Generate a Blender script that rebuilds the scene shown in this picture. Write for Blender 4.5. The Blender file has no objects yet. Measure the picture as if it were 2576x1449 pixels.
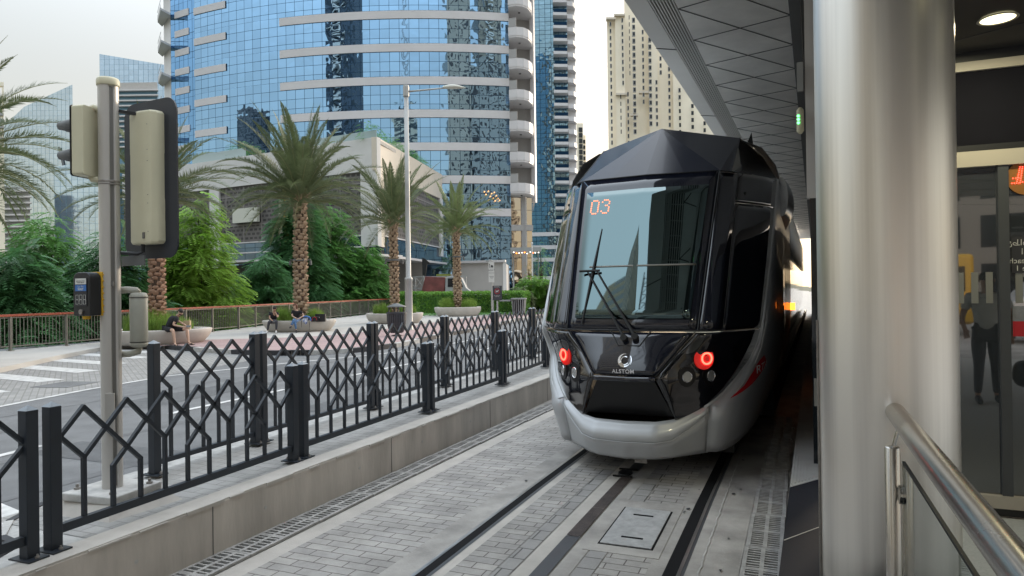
import bpy, bmesh, math, random
from mathutils import Vector, Matrix
random.seed(7)
R_ = math.radians
C = bpy.context.scene.collection
sc = bpy.context.scene

# ------------------------------------------------------------------ camera
TH = math.atan(702/1720.0)
FW = Vector((-math.sin(TH), math.cos(TH), 0)); RT = Vector((math.cos(TH), math.sin(TH), 0)); UPW = Vector((0, 0, 1))
pitch = 6/1720.0; rho = 0.0135
fw = FW*math.cos(pitch)+UPW*math.sin(pitch); up0 = UPW*math.cos(pitch)-FW*math.sin(pitch)
cr = RT*math.cos(rho)-up0*math.sin(rho); cu = RT*math.sin(rho)+up0*math.cos(rho)
cam = bpy.data.cameras.new('camera'); camo = bpy.data.objects.new('camera', cam); C.objects.link(camo)
cam.sensor_width = 36; cam.lens = 36*1720/2576.0; cam.clip_start = 0.05; cam.clip_end = 5000
m = Matrix(((cr.x, cu.x, -fw.x, 0), (cr.y, cu.y, -fw.y, 0), (cr.z, cu.z, -fw.z, 1.85), (0, 0, 0, 1)))
camo.matrix_world = m
sc.camera = camo

# ------------------------------------------------------------------ world + sun
w = bpy.data.worlds.new('World'); sc.world = w; w.use_nodes = True
nt = w.node_tree; bg = nt.nodes['Background']
sky = nt.nodes.new('ShaderNodeTexSky'); sky.sky_type = 'NISHITA'; sky.sun_disc = False
SUN_EL = R_(13)
SUN_AZ = R_(14)          # from +Y, clockwise seen from above
sky.sun_elevation = SUN_EL; sky.sun_rotation = SUN_AZ
sky.air_density = 1.0; sky.dust_density = 2.2; sky.ozone_density = 1.5; sky.altitude = 0
gm = nt.nodes.new('ShaderNodeGamma'); gm.inputs[1].default_value = 0.42; nt.links.new(sky.outputs[0], gm.inputs[0])
hs = nt.nodes.new('ShaderNodeHueSaturation'); hs.inputs['Saturation'].default_value = .85; hs.inputs['Value'].default_value = 1.0; nt.links.new(gm.outputs[0], hs.inputs['Color'])
# sky boosted overhead, above the view, as added fill light for the street
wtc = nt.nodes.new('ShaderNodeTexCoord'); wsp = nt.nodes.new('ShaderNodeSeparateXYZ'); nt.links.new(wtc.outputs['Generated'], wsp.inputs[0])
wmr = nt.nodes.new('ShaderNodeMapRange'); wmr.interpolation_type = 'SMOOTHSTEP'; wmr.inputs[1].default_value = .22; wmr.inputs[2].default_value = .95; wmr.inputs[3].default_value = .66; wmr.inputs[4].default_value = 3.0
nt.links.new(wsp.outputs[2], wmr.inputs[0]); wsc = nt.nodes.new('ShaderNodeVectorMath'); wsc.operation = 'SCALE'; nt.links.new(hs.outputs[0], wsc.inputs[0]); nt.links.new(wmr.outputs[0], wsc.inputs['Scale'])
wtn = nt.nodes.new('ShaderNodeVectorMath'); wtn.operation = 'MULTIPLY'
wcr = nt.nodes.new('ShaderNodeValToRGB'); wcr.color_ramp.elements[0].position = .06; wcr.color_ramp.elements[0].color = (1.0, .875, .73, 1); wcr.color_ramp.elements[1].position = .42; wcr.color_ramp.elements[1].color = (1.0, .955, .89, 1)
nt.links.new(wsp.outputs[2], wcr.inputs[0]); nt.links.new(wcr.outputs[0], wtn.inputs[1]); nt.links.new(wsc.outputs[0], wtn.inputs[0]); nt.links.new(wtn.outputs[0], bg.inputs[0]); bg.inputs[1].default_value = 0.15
sl = bpy.data.lights.new('sun', 'SUN'); so = bpy.data.objects.new('sun', sl); C.objects.link(so)
sl.energy = 0.35; sl.angle = R_(10); sl.color = (1.0, .84, .66)
dv = Vector((math.sin(SUN_AZ)*math.cos(SUN_EL), math.cos(SUN_AZ)*math.cos(SUN_EL), math.sin(SUN_EL)))
so.rotation_euler = dv.to_track_quat('Z', 'Y').to_euler()
sc.view_settings.view_transform = 'Standard'; sc.view_settings.look = 'None'
sc.view_settings.exposure = 2.52; sc.view_settings.gamma = 1.0

# ------------------------------------------------------------------ helpers
def S(r, f, z=0.0):
    "a place given by metres to the right of and in front of the photographer"
    p = RT*r+FW*f
    return Vector((p.x, p.y, z))

LOC = {}
def wl(o):
    if o is None: return Vector((0, 0, 0))
    return LOC.get(o.name, Vector((0, 0, 0)))

def tag(o, label=None, cat=None, group=None, kind=None):
    if label: o['label'] = label
    if cat: o['category'] = cat
    if group: o['group'] = group
    if kind: o['kind'] = kind
    return o

def thing(name, label, cat, loc=(0, 0, 0), rz=0.0, group=None, local=False):
    o = bpy.data.objects.new(name, None); C.objects.link(o)
    o.empty_display_size = .2
    o.location = loc; o.rotation_euler = (0, 0, rz)
    LOC[o.name] = Vector((0, 0, 0)) if (rz or local) else Vector(loc)
    return tag(o, label, cat, group)

class MB:
    def __init__(s): s.v = []; s.f = []; s.uv = []; s.mi = []
    def add(s, vs, fs, uvs=None, mi=0):
        b = len(s.v); s.v += [tuple(q) for q in vs]
        for k, f in enumerate(fs):
            s.f.append([b+i for i in f]); s.mi.append(mi)
            s.uv.append(uvs[k] if uvs else None)
        return s
    def box(s, x0, x1, y0, y1, z0, z1, mi=0):
        vs = [(x0, y0, z0), (x1, y0, z0), (x1, y1, z0), (x0, y1, z0), (x0, y0, z1), (x1, y0, z1), (x1, y1, z1), (x0, y1, z1)]
        return s.add(vs, [(0, 3, 2, 1), (4, 5, 6, 7), (0, 1, 5, 4), (1, 2, 6, 5), (2, 3, 7, 6), (3, 0, 4, 7)], mi=mi)
    def obox(s, c, ax, ay, az, mi=0):
        c = Vector(c); ax = Vector(ax); ay = Vector(ay); az = Vector(az)
        vs = [c+i*ax+j*ay+k*az for k in (-1, 1) for (i, j) in ((-1, -1), (1, -1), (1, 1), (-1, 1))]
        return s.add(vs, [(0, 3, 2, 1), (4, 5, 6, 7), (0, 1, 5, 4), (1, 2, 6, 5), (2, 3, 7, 6), (3, 0, 4, 7)], mi=mi)
    def bar(s, p, q, w, h=None, up=(0, 0, 1), mi=0, ext=0.0):
        p = Vector(p); q = Vector(q); d = (q-p); L = d.length
        if L < 1e-6: return s
        d = d/L; u = Vector(up)
        if abs(d.dot(u)) > .97: u = Vector((1, 0, 0)) if abs(d.x) < .9 else Vector((0, 1, 0))
        sd = d.cross(u).normalized(); u2 = sd.cross(d).normalized(); h = h or w
        return s.obox((p+q)/2, d*(L/2+ext), sd*w/2, u2*h/2, mi=mi)
    def prism(s, poly, z0, z1, mi=0):
        n = len(poly)
        a = sum(poly[i][0]*poly[(i+1) % n][1]-poly[(i+1) % n][0]*poly[i][1] for i in range(n))
        if a < 0: poly = poly[::-1]
        vs = [(x, y, z0) for x, y in poly]+[(x, y, z1) for x, y in poly]
        fs = [list(range(n))[::-1], list(range(n, 2*n))]+[(i, (i+1) % n, n+(i+1) % n, n+i) for i in range(n)]
        return s.add(vs, fs, mi=mi)
    def ring(s, pts, rad, seg=8, caps=True, mi=0):
        "tube through pts, rad number or list"
        pts = [Vector(p) for p in pts]; n = len(pts)
        if not hasattr(rad, '__len__'): rad = [rad]*n
        vs = []; prev = None
        for i, p in enumerate(pts):
            d = (pts[min(i+1, n-1)]-pts[max(i-1, 0)]).normalized()
            if prev is None:
                a = Vector((0, 0, 1)) if abs(d.z) < .9 else Vector((1, 0, 0))
                x = d.cross(a).normalized()
            else:
                x = (prev-d*prev.dot(d)).normalized()
            prev = x; y = d.cross(x)
            for k in range(seg):
                t = 2*math.pi*k/seg
                vs.append(p+(x*math.cos(t)+y*math.sin(t))*rad[i])
        fs = []
        for i in range(n-1):
            for k in range(seg):
                k2 = (k+1) % seg
                fs.append((i*seg+k, i*seg+k2, (i+1)*seg+k2, (i+1)*seg+k))
        if caps:
            fs.append(list(range(seg))[::-1]); fs.append([(n-1)*seg+k for k in range(seg)])
        return s.add(vs, fs, mi=mi)
    def lathe(s, prof, c=(0, 0, 0), seg=24, sx=1, sy=1, caps=True, mi=0, power=None):
        vs = []; n = len(prof)
        for r, z in prof:
            for k in range(seg):
                t = 2*math.pi*k/seg
                vs.append((c[0]+r*sx*math.cos(t), c[1]+r*sy*math.sin(t), c[2]+z))
        fs = [(i*seg+k, i*seg+(k+1) % seg, (i+1)*seg+(k+1) % seg, (i+1)*seg+k) for i in range(n-1) for k in range(seg)]
        if caps: fs.append(list(range(seg))[::-1]); fs.append([(n-1)*seg+k for k in range(seg)])
        return s.add(vs, fs, mi=mi)
    def grid(s, rows, mi=0, flip=False):
        "rows of equal numbers of points"
        n = len(rows); m_ = len(rows[0]); vs = [p for r in rows for p in r]
        fs = []
        for i in range(n-1):
            for j in range(m_-1):
                q = (i*m_+j, i*m_+j+1, (i+1)*m_+j+1, (i+1)*m_+j)
                fs.append(q[::-1] if flip else q)
        return s.add(vs, fs, mi=mi)
    def build(s, name, mat, parent=None, smooth=False, bevel=0, solid=0, kind=None, segs=2):
        me = bpy.data.meshes.new(name); off = wl(parent)
        me.from_pydata([(v[0]-off.x, v[1]-off.y, v[2]-off.z) for v in s.v], [], s.f)
        mats = mat if isinstance(mat, (list, tuple)) else [mat]
        for m_ in mats: me.materials.append(m_)
        if len(mats) > 1: me.polygons.foreach_set('material_index', s.mi)
        if any(u is not None for u in s.uv):
            ul = me.uv_layers.new(name='UVMap'); k = 0
            for f, u in zip(s.f, s.uv):
                for j in range(len(f)):
                    ul.data[k].uv = u[j] if u else (0, 0); k += 1
        if smooth: me.polygons.foreach_set('use_smooth', [True]*len(s.f))
        me.update()
        o = bpy.data.objects.new(name, me); C.objects.link(o)
        if parent: o.parent = parent
        LOC[o.name] = off
        if solid:
            md = o.modifiers.new('solid', 'SOLIDIFY'); md.thickness = solid; md.offset = -1
        if bevel:
            md = o.modifiers.new('bevel', 'BEVEL'); md.width = bevel; md.segments = segs; md.limit_method = 'ANGLE'; md.angle_limit = R_(40)
            if smooth is False:
                me.polygons.foreach_set('use_smooth', [True]*len(s.f))
                o.modifiers.new('wn', 'WEIGHTED_NORMAL')
        if kind: o['kind'] = kind
        return o

KIDS = {}
def copy_tree(o, loc=None, rz=None, label=None, parent=None, group=None):
    c = o.copy(); C.objects.link(c)
    if parent: c.parent = parent
    if loc is not None: c.location = loc
    if rz is not None: c.rotation_euler = (0, 0, rz)
    if label: c['label'] = label
    if group: c['group'] = group
    for ch in list(o.children): copy_tree(ch, parent=c)
    return c

def text_mesh(name, txt, size, mat, parent, M, depth=.002, align='CENTER', bold=0.0, shear=0.0, spacing=1.0):
    cu_ = bpy.data.curves.new(name, 'FONT'); cu_.body = txt; cu_.size = size; cu_.extrude = depth
    cu_.align_x = align; cu_.align_y = 'CENTER'; cu_.offset = bold; cu_.shear = shear; cu_.space_character = spacing
    to = bpy.data.objects.new(name, cu_); C.objects.link(to)
    dg = bpy.context.evaluated_depsgraph_get()
    me = bpy.data.meshes.new_from_object(to.evaluated_get(dg))
    bpy.data.objects.remove(to); me.transform(M); me.materials.clear(); me.materials.append(mat)
    off = wl(parent)
    me.transform(Matrix.Translation(-off))
    o = bpy.data.objects.new(name, me); C.objects.link(o)
    if parent: o.parent = parent
    LOC[o.name] = off
    return o

def frame(o, x, y):
    "4x4 from origin and x, y axes"
    x = Vector(x).normalized(); y = Vector(y).normalized(); z = x.cross(y)
    return Matrix(((x.x, y.x, z.x, o[0]), (x.y, y.y, z.y, o[1]), (x.z, y.z, z.z, o[2]), (0, 0, 0, 1)))

# ------------------------------------------------------------------ materials
def mat(name, col, rough=.6, metal=0.0, var=0.0, vscale=3.0, bump=0.0, bscale=40.0, spec=None, emit=None, estr=0, coat=0, stain=None, stretch=(1, 1, 1), trans=0):
    m_ = bpy.data.materials.new(name); m_.use_nodes = True; n = m_.node_tree; L = n.links
    b = n.nodes['Principled BSDF']
    b.inputs['Base Color'].default_value = (*col, 1); b.inputs['Roughness'].default_value = rough; b.inputs['Metallic'].default_value = metal
    if spec is not None: b.inputs['Specular IOR Level'].default_value = spec
    if coat: b.inputs['Coat Weight'].default_value = coat; b.inputs['Coat Roughness'].default_value = .03
    if trans: b.inputs['Transmission Weight'].default_value = trans
    if emit: b.inputs['Emission Color'].default_value = (*emit, 1); b.inputs['Emission Strength'].default_value = estr
    if var or bump:
        tc = n.nodes.new('ShaderNodeTexCoord'); mp = n.nodes.new('ShaderNodeMapping'); mp.inputs['Scale'].default_value = stretch
        L.new(tc.outputs['Object'], mp.inputs[0])
    if var:
        no = n.nodes.new('ShaderNodeTexNoise'); no.inputs['Scale'].default_value = vscale; no.inputs['Detail'].default_value = 6; no.inputs['Roughness'].default_value = .62
        L.new(mp.outputs[0], no.inputs['Vector'])
        cr_ = n.nodes.new('ShaderNodeValToRGB'); cr_.color_ramp.elements[0].position = .3; cr_.color_ramp.elements[1].position = .72
        lo = [c*(1-var) for c in col]; hi = [min(1, c*(1+var*.7)) for c in col]
        if stain: lo = list(stain)
        cr_.color_ramp.elements[0].color = (*lo, 1); cr_.color_ramp.elements[1].color = (*hi, 1)
        L.new(no.outputs[0], cr_.inputs[0]); L.new(cr_.outputs[0], b.inputs['Base Color'])
        mr = n.nodes.new('ShaderNodeMapRange'); mr.inputs[3].default_value = max(0, rough-.08); mr.inputs[4].default_value = min(1, rough+.08)
        L.new(no.outputs[0], mr.inputs[0]); L.new(mr.outputs[0], b.inputs['Roughness'])
    if bump:
        nb = n.nodes.new('ShaderNodeTexNoise'); nb.inputs['Scale'].default_value = bscale; nb.inputs['Detail'].default_value = 5
        L.new(mp.outputs[0], nb.inputs['Vector'])
        bu = n.nodes.new('ShaderNodeBump'); bu.inputs['Strength'].default_value = bump; bu.inputs['Distance'].default_value = .01
        L.new(nb.outputs[0], bu.inputs['Height']); L.new(bu.outputs[0], b.inputs['Normal'])
    return m_

def brick_mat(name, c1, c2, cm, bw, bh, mort=.006, rough=.8, rot=0.0, herring=False, bump=.5, stain=.25):
    m_ = bpy.data.materials.new(name); m_.use_nodes = True; n = m_.node_tree; L = n.links; b = n.nodes['Principled BSDF']
    tc = n.nodes.new('ShaderNodeTexCoord'); mp = n.nodes.new('ShaderNodeMapping'); mp.inputs['Rotation'].default_value = (0, 0, rot)
    L.new(tc.outputs['Object'], mp.inputs[0])
    wob = n.nodes.new('ShaderNodeTexNoise'); wob.inputs['Scale'].default_value = 9; L.new(mp.outputs[0], wob.inputs['Vector'])
    ad = n.nodes.new('ShaderNodeVectorMath'); ad.operation = 'MULTIPLY_ADD'; L.new(wob.outputs['Color'], ad.inputs[0]); ad.inputs[1].default_value = (.008, .008, 0); L.new(mp.outputs[0], ad.inputs[2])
    br = n.nodes.new('ShaderNodeTexBrick'); br.inputs['Scale'].default_value = 1; br.inputs['Brick Width'].default_value = bw; br.inputs['Row Height'].default_value = bh
    br.inputs['Mortar Size'].default_value = mort; br.inputs['Mortar Smooth'].default_value = .25; br.inputs['Bias'].default_value = 0
    br.inputs['Color1'].default_value = (*c1, 1); br.inputs['Color2'].default_value = (*c2, 1); br.inputs['Mortar'].default_value = (*cm, 1)
    L.new(ad.outputs[0], br.inputs['Vector'])
    no = n.nodes.new('ShaderNodeTexNoise'); no.inputs['Scale'].default_value = 2.2; no.inputs['Detail'].default_value = 8; no.inputs['Roughness'].default_value = .7; L.new(tc.outputs['Object'], no.inputs['Vector'])
    mr = n.nodes.new('ShaderNodeMapRange'); mr.inputs[1].default_value = .3; mr.inputs[2].default_value = .7; mr.inputs[3].default_value = 1-stain; mr.inputs[4].default_value = 1+stain*.5; L.new(no.outputs[0], mr.inputs[0])
    fine = n.nodes.new('ShaderNodeTexNoise'); fine.inputs['Scale'].default_value = 160; fine.inputs['Detail'].default_value = 3; L.new(tc.outputs['Object'], fine.inputs['Vector'])
    mr2 = n.nodes.new('ShaderNodeMapRange'); mr2.inputs[3].default_value = .82; mr2.inputs[4].default_value = 1.18; L.new(fine.outputs[0], mr2.inputs[0])
    mu = n.nodes.new('ShaderNodeMath'); mu.operation = 'MULTIPLY'; L.new(mr.outputs[0], mu.inputs[0]); L.new(mr2.outputs[0], mu.inputs[1])
    vm = n.nodes.new('ShaderNodeVectorMath'); vm.operation = 'SCALE'; L.new(br.outputs['Color'], vm.inputs[0]); L.new(mu.outputs[0], vm.inputs['Scale'])
    L.new(vm.outputs[0], b.inputs['Base Color']); b.inputs['Roughness'].default_value = rough
    inv = n.nodes.new('ShaderNodeMath'); inv.operation = 'MULTIPLY_ADD'; inv.inputs[1].default_value = -1; L.new(br.outputs['Fac'], inv.inputs[0])
    sc2 = n.nodes.new('ShaderNodeMath'); sc2.operation = 'MULTIPLY'; sc2.inputs[1].default_value = .3; L.new(fine.outputs[0], sc2.inputs[0]); L.new(sc2.outputs[0], inv.inputs[2])
    bu = n.nodes.new('ShaderNodeBump'); bu.inputs['Strength'].default_value = bump; bu.inputs['Distance'].default_value = .006
    L.new(inv.outputs[0], bu.inputs['Height']); L.new(bu.outputs[0], b.inputs['Normal'])
    return m_

def glass_facade(name, tint, pw, rows, warp=.012, line=(.01, .03, .06), rough=.02, lw=.05, opaque=0.0, zoff=0.0):
    "mirror glass curtain wall: panes pw wide, rows = list of row heights repeating; each pane a little warped"
    m_ = bpy.data.materials.new(name); m_.use_nodes = True; n = m_.node_tree; L = n.links; b = n.nodes['Principled BSDF']
    def M(op, a, b_=None, c_=None):
        x = n.nodes.new('ShaderNodeMath'); x.operation = op
        for i, q in enumerate((a, b_, c_)):
            if q is None: continue
            if isinstance(q, (int, float)): x.inputs[i].default_value = q
            else: L.new(q, x.inputs[i])
        return x.outputs[0]
    uv = n.nodes.new('ShaderNodeUVMap'); sp = n.nodes.new('ShaderNodeSeparateXYZ'); L.new(uv.outputs[0], sp.inputs[0])
    per = sum(rows)
    u = M('DIVIDE', sp.outputs[0], pw); fu = M('FRACT', u); iu = M('FLOOR', u)
    v0 = M('ADD', sp.outputs[1], zoff+per*10); vv = M('DIVIDE', v0, per); fv = M('MULTIPLY', M('FRACT', vv), per); iv = M('FLOOR', vv)
    lu = M('LESS_THAN', M('MULTIPLY', M('MINIMUM', fu, M('SUBTRACT', 1.0, fu)), pw), lw/2)
    acc = 0; ln = lu; idx = None
    for r in rows:
        near = M('LESS_THAN', M('ABSOLUTE', M('SUBTRACT', fv, acc)), lw/2)
        ln = M('MAXIMUM', ln, near)
        st = M('GREATER_THAN', fv, acc); idx = st if idx is None else M('ADD', idx, st)
        acc += r
    cv = n.nodes.new('ShaderNodeCombineXYZ'); L.new(iu, cv.inputs[0]); L.new(iv, cv.inputs[1]); L.new(idx, cv.inputs[2])
    wn = n.nodes.new('ShaderNodeTexWhiteNoise'); wn.noise_dimensions = '3D'; L.new(cv.outputs[0], wn.inputs['Vector'])
    off = n.nodes.new('ShaderNodeVectorMath'); off.operation = 'MULTIPLY_ADD'; L.new(wn.outputs['Color'], off.inputs[0]); off.inputs[1].default_value = (20, 20, 20); L.new(uv.outputs[0], off.inputs[2])
    no = n.nodes.new('ShaderNodeTexNoise'); no.inputs['Scale'].default_value = .55; no.inputs['Detail'].default_value = 1; no.inputs['Distortion'].default_value = .4
    L.new(off.outputs[0], no.inputs['Vector'])
    bu = n.nodes.new('ShaderNodeBump'); bu.inputs['Strength'].default_value = 1; bu.inputs['Distance'].default_value = warp; L.new(no.outputs[0], bu.inputs['Height'])
    L.new(bu.outputs[0], b.inputs['Normal'])
    tn = M('MULTIPLY_ADD', wn.outputs['Value'], .14, .93)
    vm = n.nodes.new('ShaderNodeVectorMath'); vm.operation = 'SCALE'; vm.inputs[0].default_value = tint; L.new(tn, vm.inputs['Scale'])
    mx = n.nodes.new('ShaderNodeMix'); mx.data_type = 'RGBA'; L.new(ln, mx.inputs[0]); L.new(vm.outputs[0], mx.inputs[6]); mx.inputs[7].default_value = (*line, 1)
    L.new(mx.outputs[2], b.inputs['Base Color'])
    b.inputs['Metallic'].default_value = 1.0
    L.new(M('MULTIPLY_ADD', ln, .5, rough), b.inputs['Roughness'])
    return m_

def window_facade(name, wall, win, pw, ph, ww, wh, rough=.7, balc=None):
    "far wall with a regular pattern of recessed windows (uv in metres)"
    m_ = bpy.data.materials.new(name); m_.use_nodes = True; n = m_.node_tree; L = n.links; b = n.nodes['Principled BSDF']
    def M(op, a, b_=None):
        x = n.nodes.new('ShaderNodeMath'); x.operation = op
        for i, q in enumerate((a, b_)):
            if q is None: continue
            if isinstance(q, (int, float)): x.inputs[i].default_value = q
            else: L.new(q, x.inputs[i])
        return x.outputs[0]
    uv = n.nodes.new('ShaderNodeUVMap'); sp = n.nodes.new('ShaderNodeSeparateXYZ'); L.new(uv.outputs[0], sp.inputs[0])
    fu = M('FRACT', M('DIVIDE', sp.outputs[0], pw)); fv = M('FRACT', M('DIVIDE', sp.outputs[1], ph))
    a = M('LESS_THAN', M('ABSOLUTE', M('SUBTRACT', fu, .5)), ww/pw/2); c = M('LESS_THAN', M('ABSOLUTE', M('SUBTRACT', fv, .5)), wh/ph/2)
    k = M('MULTIPLY', a, c)
    mx = n.nodes.new('ShaderNodeMix'); mx.data_type = 'RGBA'; L.new(k, mx.inputs[0]); mx.inputs[6].default_value = (*wall, 1); mx.inputs[7].default_value = (*win, 1)
    L.new(mx.outputs[2], b.inputs['Base Color'])
    L.new(M('MULTIPLY_ADD', k, -.5) if False else M('SUBTRACT', rough, M('MULTIPLY', k, rough-.12)), b.inputs['Roughness'])
    return m_

def ribbon(mb, pts, z0, z1, closed=False, mi=0, flip=False, u0=0):
    "vertical wall along pts with uv in metres"
    u = u0; n = len(pts)
    for i in range(n if closed else n-1):
        a = Vector((pts[i][0], pts[i][1])); b = Vector((pts[(i+1) % n][0], pts[(i+1) % n][1])); d = (b-a).length
        za = z1[i] if hasattr(z1, '__len__') else z1; zb = z1[(i+1) % n] if hasattr(z1, '__len__') else z1
        vs = [(a.x, a.y, z0), (b.x, b.y, z0), (b.x, b.y, zb), (a.x, a.y, za)]
        uv = [(u, z0), (u+d, z0), (u+d, zb), (u, za)]
        f = (0, 1, 2, 3)
        if flip: f = f[::-1]; uv = uv[::-1]
        mb.add(vs, [f], [uv], mi=mi); u += d
    return u

def leafmat(name, col, var=.35, trans=.25, rough=.5, vs=1.5):
    m_ = mat(name, col, rough, var=var, vscale=vs)
    n = m_.node_tree; L = n.links; b = n.nodes['Principled BSDF']; out = n.nodes['Material Output']
    tr = n.nodes.new('ShaderNodeBsdfTranslucent'); ms = n.nodes.new('ShaderNodeMixShader'); ms.inputs[0].default_value = trans
    src = b.inputs['Base Color'].links[0].from_socket
    L.new(src, tr.inputs[0]); L.new(b.outputs[0], ms.inputs[1]); L.new(tr.outputs[0], ms.inputs[2]); L.new(ms.outputs[0], out.inputs[0])
    return m_

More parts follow.
